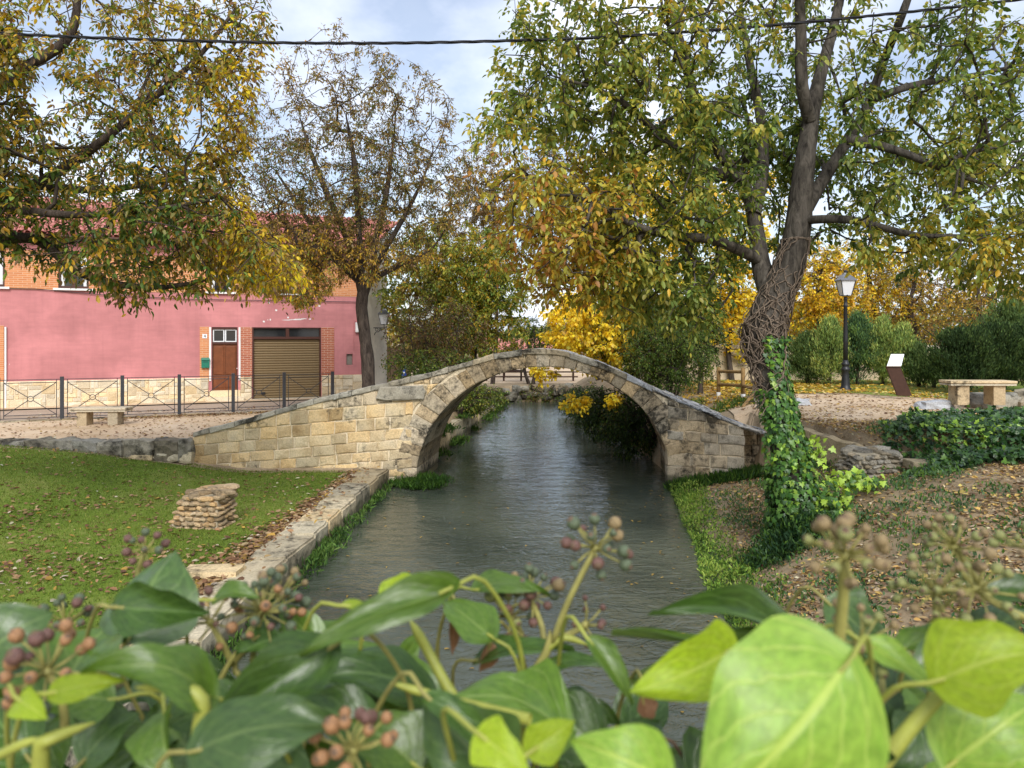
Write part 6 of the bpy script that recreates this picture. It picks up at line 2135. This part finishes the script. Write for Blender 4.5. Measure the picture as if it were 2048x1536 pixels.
def litter(name, label, x, y, pal, rng, L=0.09, lift=0.035, zf=None, flat=0.35):
    n = len(x)
    z = (H(x, y) + lift if zf is None else zf + lift) + rng.random(n) * 0.02
    Pt = np.stack([x, y, z], 1)
    a = rng.uniform(0, 6.28, n)
    A = np.stack([np.cos(a), np.sin(a), rng.normal(0, flat * 0.6, n)], 1)
    N = np.array([0, 0, 1.0]) + rng.normal(0, flat, (n, 3))
    Ls = L * rng.uniform(0.55, 1.35, n)
    C = pick_colors(Pt, pal, rng, 0.7, 9, 0.85)
    o = stuff(leaf_obj(name, Pt, A, N, Ls, Ls * rng.uniform(0.35, 0.6, n), C, T_LEAF, MT['litter']))
    o['label'] = label
    return o
LB = [(26, (0.20, 0.11, 0.055)), (26, (0.29, 0.18, 0.09)), (18, (0.13, 0.07, 0.04)), (14, (0.38, 0.26, 0.14)), (10, (0.36, 0.23, 0.05)), (6, (0.48, 0.42, 0.3))]
LBY = [(24, (0.26, 0.16, 0.085)), (26, (0.38, 0.25, 0.125)), (12, (0.15, 0.09, 0.055)), (16, (0.48, 0.32, 0.10)), (10, (0.58, 0.43, 0.14)), (12, (0.52, 0.43, 0.29))]
def lawn_dens(x, y):
    return lawn_ok(x, y) & (rg.random(len(x)) < 0.16 + 1.0 * sstep(0.42, 0.7, vnoise(np.stack([x, y, 0 * x], 1), 0.9, 12)) * sstep(15.5, 9, y) + 0.25 * sstep(13, 7, y))
x, y = scatter(17000, -12.5, -3.0, 4.5, 15.9, rg, lawn_dens)
litter('lawn_leaves', 'brown fallen leaves strewn over the lawn', x, y, LB, rg, 0.075, 0.045)
yq_ = rg.uniform(5.5, 15.8, 4200)
xq_ = xl(yq_) - 0.54 - np.abs(rg.normal(0, 0.13 + 0.10 * sstep(14, 8, yq_), 4200)) + 0.05
litter('wall_leaves', 'drift of brown leaves against the inner side of the river wall', xq_, yq_, LB, rg, 0.085, 0.06)
yq_ = rg.uniform(5.5, 15.8, 260)
litter('wall_top_leaves', 'few leaves on top of the river wall', xl(yq_) - 0.5 * rg.random(260) ** 0.5, yq_, LB, rg, 0.075, 0.02, zf=np.full(260, 0.43))
def slope_ok(x, y):
    d = x - xr(y)
    return (d > 0.3) & (x < 0.74 * y + 0.5) & (rg.random(len(x)) < sstep(0.2, 0.9, d) * (0.30 + 0.9 * sstep(0.35, 0.6, vnoise(np.stack([x, y, 0 * x], 1), 0.8, 14))))
x, y = scatter(52000, 2.7, 9.5, 5.0, 16.2, rg, slope_ok, 0.95)
litter('slope_leaves', 'brown and ochre leaf litter on the right bank slope', x, y, LBY, rg, 0.062, 0.01)
x, y = scatter(2600, 5.2, 17, 13.2, 20.2, rg)
litter('path_leaves', 'scattered brown leaves on the sandy path', x, y, LB, rg, 0.08, 0.04)
x, y = scatter(12000, 5.0, 13.5, 18.2, 26, rg, lambda x, y: (rg.random(len(x)) < np.exp(-((x - 7.6) / 2.6) ** 2) + 0.12) & (x > 4.2 + 0.2 * (y - 18)) & ~((y < 20.3) & (x > 7.0) & (x < 10)))
litter('yellow_leaves', 'carpet of fallen yellow leaves below the timber fence', x, y, [(44, (0.52, 0.34, 0.04)), (26, (0.42, 0.24, 0.03)), (18, (0.56, 0.44, 0.16)), (12, (0.3, 0.16, 0.04))], rg, 0.1, 0.04)
x, y = scatter(1300, -15, -4.5, 15.9, 20.5, rg, lambda x, y: (y < 20 + 0.458 * (x + 12) - 0.1))
litter('plaza_leaves', 'brown leaves lying on the plaza and along the kerb', x, y, LB, rg, 0.075, 0.01, zf=np.full(len(x), 0.96))
tq = rg.uniform(1.0, 8.5, 1500); nq = -np.abs(rg.normal(0.1, 0.28, 1500)) - 0.1
pp = FENCE0[None] + _D[None] * tq[:, None] + _Nn[None] * nq[:, None]
litter('kerb_leaves', 'dark band of leaves drifted against the fence kerb', pp[:, 0], pp[:, 1], LB, rg, 0.08, 0.01, zf=np.full(1500, 0.96))
tq = rg.uniform(-1.0, 11, 1100); nq = rg.uniform(0.3, 3.0, 1100)
pp = FENCE0[None] + _D[None] * tq[:, None] + _Nn[None] * nq[:, None]
litter('road_leaves', 'few dark leaves on the road', pp[:, 0], pp[:, 1], LB, rg, 0.08, 0.01, zf=np.full(1100, 0.87))

# ------------------------------------------------------------------ fruiting ivy in front of the lens
def ivy_leaf_mat(name, c1, c2, vein, transl, rough=0.32, spec=0.5):
    m = M(name, rough, spec)
    uv = m.node('ShaderNodeUVMap')
    sp = m.node('ShaderNodeSeparateXYZ')
    m.l.new(uv.outputs[0], sp.inputs[0])
    u, v = sp.outputs['X'], sp.outputs['Y']
    av = m.math('ABSOLUTE', m.math('SUBTRACT', v, 0.5))
    n = m.noise(7, 5, 0.6, m.co('UV'))
    base = m.mix(m.ramp(n, [(0.3, 0.0), (0.7, 1.0)]), c1, c2)
    bl = m.noise(16, 3, 0.6, m.co('UV'))
    base = m.mix(0.7, base, m.ramp(bl, [(0.3, 0.7), (0.5, 1.0), (0.72, 1.35)]), 'MULTIPLY')
    hole = m.noise(5.0, 2, 0.4, m.co('UV'))
    base = m.mix(m.ramp(hole, [(0.74, 0.0), (0.78, 0.6)]), base, (0.16, 0.11, 0.04))
    mid = m.ramp(av, [(0.012, 1.0), (0.035, 0.0)])
    lat = m.math('ABSOLUTE', m.math('SUBTRACT', m.math('FRACT', m.math('ADD', m.math('SUBTRACT', m.math('MULTIPLY', u, 4.2), m.math('MULTIPLY', av, 5.0)), m.math('MULTIPLY', n, 0.7))), 0.5))
    lt = m.ramp(lat, [(0.02, 0.55), (0.09, 0.0)])
    vf = m.math('MAXIMUM', mid, lt)
    base = m.mix(m.math('MULTIPLY', vf, 0.75), base, vein)
    rnd = m.objrand()
    base = m.mix(1.0, base, m.ramp(rnd, [(0, 0.75), (1, 1.2)]), 'MULTIPLY')
    m.base(base)
    m.bump(m.math('ADD', m.math('MULTIPLY', vf, -0.6), n), 0.35, 0.0012)
    tr = m.node('ShaderNodeBsdfTranslucent')
    m.l.new(m.mix(1.0, base, (1.3, 1.25, 0.6), 'MULTIPLY'), tr.inputs['Color'])
    mx = m.node('ShaderNodeMixShader')
    mx.inputs[0].default_value = transl
    m.l.new(m.b.outputs[0], mx.inputs[1]); m.l.new(tr.outputs[0], mx.inputs[2])
    m.l.new(mx.outputs[0], m.out.inputs['Surface'])
    return m.m
IV = {'dark': ivy_leaf_mat('ivy_dark', (0.03, 0.065, 0.012), (0.06, 0.12, 0.018), (0.12, 0.2, 0.05), 0.14, 0.26, 0.4),
      'mid': ivy_leaf_mat('ivy_mid', (0.07, 0.14, 0.016), (0.12, 0.21, 0.026), (0.21, 0.30, 0.07), 0.28, 0.28),
      'grey': ivy_leaf_mat('ivy_waxy', (0.042, 0.085, 0.02), (0.075, 0.135, 0.032), (0.14, 0.21, 0.06), 0.12, 0.3, 0.45),
      'lime': ivy_leaf_mat('ivy_lime', (0.16, 0.29, 0.03), (0.25, 0.38, 0.055), (0.42, 0.52, 0.11), 0.32, 0.36, 0.4),
      'bright': ivy_leaf_mat('ivy_young', (0.26, 0.38, 0.02), (0.35, 0.46, 0.03), (0.46, 0.54, 0.1), 0.42, 0.4, 0.35),
      'brown': ivy_leaf_mat('ivy_dead', (0.25, 0.13, 0.07), (0.36, 0.2, 0.12), (0.2, 0.1, 0.05), 0.2, 0.6, 0.2)}
MT['ivystem'] = simple_mat('ivy_stem', (0.27, 0.29, 0.05), 0.5, 0.4, vary=0.25, scale=60)
MT['ivystalk'] = simple_mat('ivy_stalk', (0.26, 0.24, 0.07), 0.55, 0.3, vary=0.3, scale=90)
MT['ivywood'] = simple_mat('ivy_wood', (0.13, 0.085, 0.055), 0.8, 0.2, vary=0.3, scale=60)
MT['b_orange'] = simple_mat('berry_orange', (0.29, 0.15, 0.065), 0.45, 0.4, vary=0.5, scale=2.2, bump=0.3)
MT['b_red'] = simple_mat('berry_red', (0.13, 0.065, 0.05), 0.45, 0.4, vary=0.5, scale=2.2, bump=0.3)
MT['b_green'] = simple_mat('berry_green', (0.085, 0.11, 0.06), 0.5, 0.4, vary=0.5, scale=2.2, bump=0.3)
MT['b_tan'] = simple_mat('berry_tan', (0.24, 0.175, 0.085), 0.55, 0.3, vary=0.5, scale=2.2, bump=0.3)
MT['b_lime'] = simple_mat('berry_lime', (0.22, 0.23, 0.08), 0.5, 0.3, vary=0.5, scale=2.2, bump=0.3)

ivy = empty('flowering_ivy', (0, 0.42, 2.55))
tag(ivy, 'blurred fruiting ivy with berries and glossy leaves filling the front of the view', 'ivy')
IVI = Matrix.Translation((0, -0.42, -2.55))
def ivy_child(o, par=None):
    o.parent = par or ivy
    if par is None:
        o.matrix_parent_inverse = IVI
    return o
RI = np.random.default_rng(500)

def ivy_leaf(b, t, w, mat, hint=(0, -0.4, 1), arch=0.12, fold=0.15, seed=0, lobe=0.0, twist=0.0, res=(13, 9)):
    b, t = np.asarray(b, float), np.asarray(t, float)
    a = t - b
    L = np.linalg.norm(a); a = a / L
    n = np.asarray(hint, float); n = n - n @ a * a; n /= np.linalg.norm(n)
    s = np.cross(n, a)
    nu, nv = res
    u = np.linspace(0, 1, nu)[:, None] * np.ones((1, nv))
    v = np.linspace(-1, 1, nv)[None, :] * np.ones((nu, 1))
    prof = np.sin(np.pi * np.clip(u, 0, 1) ** 0.62) ** 0.85 * (1 - 0.18 * u) + lobe * np.exp(-((u - 0.22) / 0.09) ** 2) * 0.35 - lobe * np.exp(-((u - 0.48) / 0.1) ** 2) * 0.22
    prof = prof * (1 + 0.025 * np.sin(u * 17 + seed % 7) + 0.05 * np.sin(u * 9 + np.sign(v) * 1.5 + seed % 5))
    back = 0.10 * (np.abs(v) ** 1.5) * (1 - u) ** 3            # heart-shaped base
    rng = np.random.default_rng(seed)
    ph = rng.uniform(0, 6.28, 3)
    wav = 0.045 * np.sin(u * 7 + ph[0]) * v ** 2 + 0.03 * np.sin(v * 3 + u * 4 + ph[1])
    hgt = arch * np.sin(np.pi * u) - fold * np.abs(v) ** 1.3 * prof * (w / L) * -1 + wav * 0.9 + twist * (u - 0.5) * v * 0.4
    V = (b + a * ((u - back) * L)[..., None] + s * (v * prof * w / 2)[..., None] + n * (hgt * L)[..., None]).reshape(-1, 3)
    uvs = np.stack([u.ravel(), (v.ravel() + 1) / 2], 1)
    o = link('leaf', np_mesh('leaf', V, grid_faces(nu, nv), IV[mat], True, None, uvs))
    return ivy_child(o)

def pl(bx_, by_, tx_, ty_, w, d0, d1, mat, hint=(0, -0.5, 1), arch=0.1, fold=0.15, lobe=0.0, twist=0.0):
    """a leaf from its stalk end to its tip, given where the photo shows them and how far they are"""
    return ivy_leaf(P(bx_, by_, d0), P(tx_, ty_, d1), w / F * (d0 + d1) / 2, mat, hint, arch, fold, int(bx_ * 7 + by_), lobe, twist, (33, 15))

CAMF = (0.1, -1, 0.5)
hero = [
    (1692, 1330, 1400, 1650, 390, 0.27, 0.25, 'lime', (0.25, -1, 0.55), 0.06, -0.10),
    (1462, 1300, 1262, 1385, 150, 0.33, 0.31, 'bright', (-0.1, -1, 0.25), 0.14, 0.12),
    (1610, 1300, 1300, 1225, 120, 0.42, 0.38, 'dark', (-0.1, -0.75, 1), 0.16, 0.1),
    (1560, 1290, 1222, 1268, 40, 0.40, 0.36, 'mid', (0, -0.4, 1), 0.0, 0.3),
    (262, 1270, 352, 1100, 210, 0.40, 0.44, 'grey', (-0.1, -1, 0.6), 0.08, -0.2),
    (235, 1215, 420, 1225, 100, 0.37, 0.36, 'dark', (0, -0.9, 0.4), -0.08, 0.3),
    (-60, 1330, 108, 1225, 190, 0.34, 0.36, 'grey', (0, -1, 0.6), 0.12, 0.1),
    (415, 1395, 160, 1345, 125, 0.32, 0.30, 'mid', (0, -0.7, 1), 0.28, 0.15),
    (110, 1385, 255, 1362, 60, 0.30, 0.30, 'bright', (0, -0.8, 0.6), 0.1, 0.1),
    (40, 1400, 100, 1440, 60, 0.30, 0.29, 'bright', (0, -0.8, 0.6), 0.1, 0.1),
    (895, 1180, 600, 1312, 95, 0.34, 0.32, 'mid', (-0.25, -0.8, 0.7), 0.06, 0.25),
    (770, 1205, 838, 1150, 62, 0.40, 0.42, 'bright', (0, -1, 0.5), 0.1, 0.1),
    (690, 1212, 750, 1216, 28, 0.38, 0.38, 'bright', (0, -0.5, 1), 0.1, 0.1),
    (985, 1275, 885, 1205, 85, 0.42, 0.45, 'mid', (0.2, -0.9, 0.6), 0.1, 0.1),
    (955, 1180, 1100, 1192, 62, 0.46, 0.44, 'mid', (0, -0.6, 1), 0.15, 0.2),
    (850, 1395, 545, 1385, 150, 0.40, 0.38, 'dark', (0, -0.35, 1), 0.2, 0.1),
    (870, 1390, 590, 1310, 110, 0.43, 0.42, 'mid', (0, -0.3, 1), 0.15, 0.1),
    (655, 1300, 395, 1480, 130, 0.33, 0.31, 'dark', (0.3, -0.8, 0.7), 0.1, 0.2),
    (400, 1500, 680, 1450, 190, 0.29, 0.30, 'grey', (0, -0.7, 1), 0.14, 0.0),
    (1000, 1560, 845, 1395, 190, 0.31, 0.33, 'grey', (-0.3, -0.8, 0.7), 0.12, 0.1),
    (860, 1400, 1010, 1560, 70, 0.31, 0.30, 'dark', (0.5, -0.6, 0.6), 0.1, 0.3),
    (1060, 1505, 1150, 1440, 80, 0.30, 0.31, 'bright', (0, -1, 0.6), 0.1, 0.1),
    (1330, 1560, 1140, 1480, 150, 0.27, 0.28, 'lime', (0, -1, 0.7), 0.15, 0.1),
    (960, 1470, 1060, 1545, 95, 0.27, 0.26, 'bright', (0, -1, 0.6), 0.1, 0.1),
    (1195, 1490, 1060, 1400, 130, 0.38, 0.4, 'grey', (0.1, -1, 0.7), 0.15, 0.1),
    (1880, 1360, 2110, 1300, 190, 0.29, 0.28, 'bright', (-0.1, -0.8, 0.9), 0.12, 0.2),
    (1900, 1530, 2080, 1400, 210, 0.30, 0.31, 'lime', (0.0, -0.8, 0.9), 0.16, 0.1),
    (1845, 1360, 2000, 1285, 110, 0.36, 0.38, 'grey', (-0.3, -0.9, 0.7), 0.18, 0.1),
    (1935, 1285, 2050, 1215, 90, 0.42, 0.44, 'dark', (-0.2, -0.9, 0.5), 0.1, 0.1),
    (1800, 1300, 1930, 1270, 55, 0.40, 0.42, 'mid', (0, -0.5, 1), 0.15, 0.1),
    (1580, 1530, 1790, 1520, 130, 0.28, 0.28, 'grey', (0, -0.8, 1), 0.2, 0.1),
    (1735, 1290, 1885, 1385, 70, 0.33, 0.32, 'lime', (0.3, -0.8, 0.8), 0.05, 0.1),
    (170, 1520, 280, 1425, 120, 0.36, 0.38, 'grey', (0, -0.7, 1), 0.16, 0.2),
    (330, 1425, 350, 1560, 120, 0.34, 0.32, 'mid', (-0.4, -1, 0.3), 0.1, 0.3),
    (1180, 1285, 1265, 1410, 60, 0.37, 0.36, 'mid', (0.6, -0.8, 0.3), 0.1, 0.2),
    (960, 1320, 1150, 1300, 70, 0.44, 0.42, 'dark', (0, -0.4, 1), 0.1, 0.1),
    (1990, 1190, 2120, 1200, 75, 0.40, 0.40, 'dark', (0, -0.6, 1), 0.15, 0.1),
    (770, 1360, 840, 1260, 70, 0.46, 0.48, 'mid', (0.4, -0.9, 0.1), 0.1, 0.3),
    (430, 1200, 520, 1195, 60, 0.42, 0.42, 'mid', (0, -0.5, 1), 0.2, 0.1),
    (560, 1280, 470, 1310, 90, 0.44, 0.42, 'dark', (0, -0.6, 1), 0.1, 0.1),
    (640, 1290, 560, 1210, 70, 0.46, 0.48, 'mid', (0, -1, 0.6), 0.1, 0.1),
    (1130, 1400, 1240, 1450, 70, 0.42, 0.42, 'dark', (0, -0.7, 0.8), 0.1, 0.1),
    (1060, 1350, 1230, 1330, 60, 0.42, 0.40, 'dark', (0, -0.4, 1), 0.1, 0.1),
    (1660, 1210, 1780, 1330, 130, 0.46, 0.45, 'grey', (0.2, -0.9, 0.7), 0.1, 0.1),
    (1690, 1395, 1800, 1400, 110, 0.44, 0.43, 'grey', (0, -0.6, 1), 0.12, 0.1),
    (60, 1520, -30, 1400, 120, 0.36, 0.38, 'dark', (0, -0.8, 0.8), 0.1, 0.2),
    (980, 1290, 960, 1345, 42, 0.44, 0.44, 'brown', (0.5, -0.9, 0.2), 0.1, 0.3),
    (1285, 1395, 1290, 1450, 45, 0.42, 0.42, 'brown', (0.4, -1, 0.2), 0.1, 0.3),
    (740, 1470, 590, 1400, 120, 0.36, 0.37, 'dark', (0, -0.6, 1), 0.14, 0.1),
    (830, 1530, 700, 1440, 150, 0.34, 0.35, 'mid', (0.1, -0.7, 1), 0.14, 0.1),
    (480, 1420, 330, 1450, 120, 0.37, 0.36, 'dark', (0, -0.7, 0.9), 0.12, 0.1),
    (1240, 1540, 1320, 1440, 120, 0.36, 0.38, 'dark', (-0.2, -0.8, 0.8), 0.1, 0.1),
    (1560, 1420, 1470, 1330, 110, 0.42, 0.44, 'mid', (0.2, -0.8, 0.8), 0.1, 0.1),
    (1840, 1450, 1780, 1540, 110, 0.38, 0.37, 'dark', (0.2, -0.9, 0.6), 0.1, 0.1),
    (2010, 1290, 1900, 1340, 90, 0.44, 0.43, 'mid', (0, -0.7, 1), 0.12, 0.1),
    (220, 1400, 80, 1420, 110, 0.36, 0.35, 'mid', (0, -0.7, 1), 0.14, 0.1),
    (905, 1240, 905, 1310, 24, 0.45, 0.45, 'brown', (0.4, -1, 0.2), 0.0, 0.5),
]
for k, h in enumerate(hero):
    pl(*h, lobe=(0.0, 0.35, 0.15, 0.5)[k % 4])
    # leaf stalk running back down into the bush
    b_, dd_ = P(h[0], h[1], h[5]), P(h[0], h[1], h[5]) - P(h[2], h[3], h[6])
    dd_ = norm(dd_)
    p1 = b_ + dd_ * 0.018 + np.array([0, 0.008, -0.006])
    p2 = p1 + dd_ * 0.012 + np.array([RI.normal(0, .008), 0.025, -0.05])
    c_ = catmull(np.array([b_ - dd_ * 0.004, b_ + dd_ * 0.004, p1, p2, p2 + np.array([0, 0.02, -0.07])]), 0.006)
    V_, F_ = tube_np(c_, np.linspace(0.0009, 0.0016, len(c_)), 7)
    ivy_child(link('leaf_stalk', np_mesh('leaf_stalk', V_, F_, MT['ivystem' if h[7] in ('bright', 'lime', 'mid') else 'ivystalk'], True)))
# the mass of older leaves underneath
k = 0
while k < 250:
    px, py, d = RI.uniform(-150, 2200), RI.uniform(1340, 1900), RI.uniform(0.36, 0.62)
    if 1000 < px < 1330 and py < 1560 and RI.random() < 0.8:
        continue
    if 640 < px < 1000 and py < 1470 and RI.random() < 0.75:
        continue
    k += 1
    b = P(px, py, d)
    ang = RI.uniform(0, 6.28)
    ln = RI.uniform(0.045, 0.075)
    t = b + np.array([math.cos(ang), math.sin(ang) * 0.7, RI.uniform(-0.5, 0.35)]) * ln
    ivy_leaf(b, t, ln * RI.uniform(0.7, 0.95), ['dark', 'dark', 'mid', 'grey', 'mid', 'mid'][int(RI.integers(6))], (RI.normal(0, .35), -0.6 + RI.normal(0, .3), 1), RI.uniform(0.05, 0.2), 0.12, k, float(RI.random() < 0.3))

def stem(pts, r0, r1, mat='ivystem', step=0.006):
    p = np.array([(*P(*q),) for q in pts])
    c = catmull(p, step)
    rr_ = np.linspace(r0, r1, len(c)); rr_[-1] = 0.0003; rr_[-2] *= 0.75
    V, Fs = tube_np(c, rr_, 8)
    return ivy_child(link('stem', np_mesh('stem', V, Fs, MT[mat], True)))
stem([(395, 1640, 0.31), (398, 1480, 0.31), (404, 1400, 0.31), (350, 1375, 0.31), (270, 1375, 0.30)], 0.0042, 0.0024)
stem([(80, 1640, 0.30), (82, 1500, 0.30), (95, 1480, 0.30), (190, 1445, 0.31)], 0.0042, 0.002)
stem([(-20, 1520, 0.30), (40, 1490, 0.30), (85, 1475, 0.30)], 0.002, 0.002)
stem([(960, 1460, 0.36), (905, 1390, 0.37), (860, 1310, 0.38), (838, 1270, 0.38), (820, 1240, 0.38)], 0.003, 0.0024)
stem([(1060, 1440, 0.34), (960, 1415, 0.35), (870, 1392, 0.36), (780, 1365, 0.36)], 0.0028, 0.002)
stem([(1740, 1560, 0.30), (1800, 1480, 0.30), (1870, 1400, 0.30), (1920, 1355, 0.30), (1980, 1345, 0.30)], 0.0036, 0.0022)
stem([(1730, 1600, 0.33), (1735, 1480, 0.33), (1715, 1400, 0.34), (1700, 1345, 0.34)], 0.0034, 0.002)
stem([(1740, 1480, 0.33), (1760, 1400, 0.34), (1765, 1340, 0.35)], 0.0024, 0.0018, 'ivystalk')
stem([(1020, 1440, 0.42), (1060, 1360, 0.42), (1095, 1300, 0.42), (1100, 1260, 0.42)], 0.003, 0.0022, 'ivystalk')
stem([(1098, 1295, 0.42), (1130, 1275, 0.42), (1175, 1290, 0.42)], 0.0022, 0.0018)
stem([(590, 1560, 0.40), (600, 1440, 0.42), (470, 1340, 0.44), (520, 1280, 0.44)], 0.002, 0.0016, 'ivystalk')
stem([(440, 1360, 0.43), (470, 1310, 0.43), (520, 1270, 0.43)], 0.0016, 0.0014, 'ivystalk')
for k in range(26):
    px, d = RI.uniform(-60, 2100), RI.uniform(0.38, 0.6)
    py = RI.uniform(1420, 1520)
    stem([(px + RI.normal(0, 60), 2000, d + 0.02), (px + RI.normal(0, 30), 1750, d), (px, py + 60, d), (px + RI.normal(0, 30), py, d)], RI.uniform(0.0014, 0.003), 0.0012, ['ivywood', 'ivystalk'][k % 2], 0.02)

def berry_mesh(name, mat):
    m = MB()
    m.lathe([(0.0004, -1.0), (0.45, -0.92), (0.82, -0.58), (0.99, -0.1), (0.96, 0.3), (0.74, 0.68), (0.5, 0.86), (0.42, 0.87), (0.3, 0.95), (0.1, 1.02), (0.08, 1.22), (0.0004, 1.25)], 12)
    o = m.build(name, mat, None, smooth=True)
    me = o.data
    me.materials.append(MT['ivywood'])
    for p_ in me.polygons:
        if p_.center.z > 0.84:
            p_.material_index = 1
    bpy.data.objects.remove(o)
    return me
BER = {k: berry_mesh('berry', MT['b_' + k]) for k in ('orange', 'red', 'green', 'tan', 'lime')}

def umbel(px, py, d, foot, n, ray, rb, kinds, up=(0, -0.25, 1), stalk='ivystalk', flat=0.4, seed=0, r_st=0.0016):
    """berry head: stalk from foot (px, py, d) to the head, rays and berries"""
    rng = np.random.default_rng(seed + 900)
    c = P(px, py, d)
    f = P(*foot)
    mid = (c + f) / 2 + rng.normal(0, 0.003, 3)
    m = MB()
    cc = catmull(np.array([f, mid, c]), 0.008)
    m.tube(cc, np.linspace(r_st * 1.2, r_st, len(cc)), 8)
    upv = norm(np.array(up, float))
    tips = []
    for k in range(n):
        z = 1 - (k + 0.5) / n * (1 + flat)
        a = k * 2.39996 + rng.normal(0, 0.2)
        rr_ = math.sqrt(max(0, 1 - z * z))
        s1 = norm(np.cross(upv, np.array([1.0, 0.2, 0.1]))); s2 = np.cross(upv, s1)
        v = upv * z + s1 * rr_ * math.cos(a) + s2 * rr_ * math.sin(a)
        e = c + v * ray * rng.uniform(0.8, 1.12)
        m.tube([c, (c + e) / 2 + rng.normal(0, 0.0006, 3), e], 0.00055, 5)
        tips.append((e, v))
    m.lathe([(0.0004, -0.002), (0.0024, -0.001), (0.0026, 0.001), (0.0004, 0.0026)], 8)
    for q in range(len(m.v) - 32, len(m.v)):
        m.v[q] = tuple(np.array(m.v[q]) + c)
    u = ivy_child(m.build('umbel', MT[stalk], smooth=True))
    for e, v in tips:
        o = link('berry', BER[kinds[int(rng.integers(len(kinds)))]])
        s = rb * rng.uniform(0.6, 1.1)
        o.matrix_world = Matrix.Translation(Vector(e + v * s * 0.9)) @ Vector(v).to_track_quat('Z', 'Y').to_matrix().to_4x4() @ Matrix.Scale(s, 4)
        mw = o.matrix_world.copy()
        o.parent = u
        o.matrix_parent_inverse = u.matrix_world.inverted() if False else Matrix.Identity(4)
        o.matrix_basis = mw
    return u
umbel(1190, 1098, 0.42, (1105, 1285, 0.42), 19, 0.0155, 0.0036, ('green', 'green', 'red', 'tan'), (0.1, -0.5, 1), seed=1)
umbel(1690, 1112, 0.31, (1675, 1310, 0.32), 24, 0.0135, 0.0030, ('tan', 'tan', 'lime'), (0, -0.4, 1), seed=2, r_st=0.0022)
umbel(1908, 1095, 0.44, (2010, 1215, 0.44), 26, 0.0150, 0.0027, ('tan', 'lime', 'tan'), (-0.2, -0.4, 1), seed=3, r_st=0.0022)
umbel(1872, 1185, 0.40, (1900, 1270, 0.40), 26, 0.0165, 0.0027, ('tan', 'lime'), (-0.2, -0.5, 1), seed=4, r_st=0.0018)
umbel(1952, 1178, 0.38, (2060, 1240, 0.38), 16, 0.0160, 0.0029, ('lime', 'lime', 'tan'), (0, -0.8, 0.8), seed=5)
umbel(1718, 1288, 0.34, (1690, 1420, 0.34), 13, 0.0165, 0.0029, ('lime', 'tan'), (0, -0.9, 0.8), seed=6)
umbel(705, 1500, 0.30, (700, 1640, 0.31), 20, 0.0135, 0.0033, ('orange', 'orange', 'orange', 'red'), (0, -0.7, 0.8), seed=7)
umbel(95, 1345, 0.33, (130, 1470, 0.33), 20, 0.0165, 0.0036, ('orange', 'red', 'red', 'orange', 'green'), (0, -0.5, 1), seed=8)
umbel(525, 1225, 0.44, (505, 1330, 0.44), 26, 0.0190, 0.0031, ('green', 'red', 'orange', 'green'), (0.1, -0.4, 1), seed=9)
umbel(560, 1190, 0.47, (520, 1330, 0.45), 18, 0.0150, 0.0036, ('green', 'green', 'tan'), (0.1, -0.4, 1), seed=10)
umbel(1060, 1195, 0.46, (1090, 1310, 0.44), 20, 0.0150, 0.0037, ('green', 'green', 'red', 'tan'), (0, -0.3, 1), seed=11)
umbel(1020, 1235, 0.46, (1040, 1330, 0.46), 14, 0.0140, 0.0036, ('green', 'lime', 'red'), (0, -0.5, 1), seed=12)
umbel(290, 1100, 0.52, (300, 1200, 0.52), 13, 0.0110, 0.0030, ('red', 'green', 'red'), (0, -0.3, 1), seed=13)
umbel(130, 1245, 0.44, (160, 1330, 0.44), 15, 0.0125, 0.0034, ('green', 'green', 'red'), (0, -0.4, 1), seed=14)
umbel(250, 1270, 0.46, (280, 1340, 0.46), 14, 0.0150, 0.0034, ('green', 'tan', 'green'), (0, -0.4, 1), seed=15)
umbel(420, 1245, 0.44, (465, 1330, 0.44), 13, 0.0150, 0.0026, ('red', 'red', 'orange'), (0, -0.4, 1), seed=16)
umbel(1170, 1250, 0.44, (1120, 1278, 0.43), 8, 0.0130, 0.0024, ('red', 'red'), (0.9, -0.2, 0.4), seed=17)
umbel(2062, 1100, 0.40, (2100, 1250, 0.40), 14, 0.0140, 0.0028, ('lime', 'tan'), (0, -0.4, 1), seed=18)

# stone parapet that the ivy grows on (below the view)
par = empty('parapet', (0, 0.3, 0))
tag(par, 'rough stone parapet under the ivy at the lower picture edge', 'wall')
for k in range(7):
    for j in range(3):
        MB().box(-3.0 + k * 0.86 + 0.2 * (j % 2), -2.16 + k * 0.86 + 0.2 * (j % 2), 0.12, 0.46, 1.5 + j * 0.34, 1.835 + j * 0.34).build('wall_block', MT['ashlar_grey'], par, bevel=0.015).matrix_parent_inverse = Matrix.Translation((0, -0.3, 0))
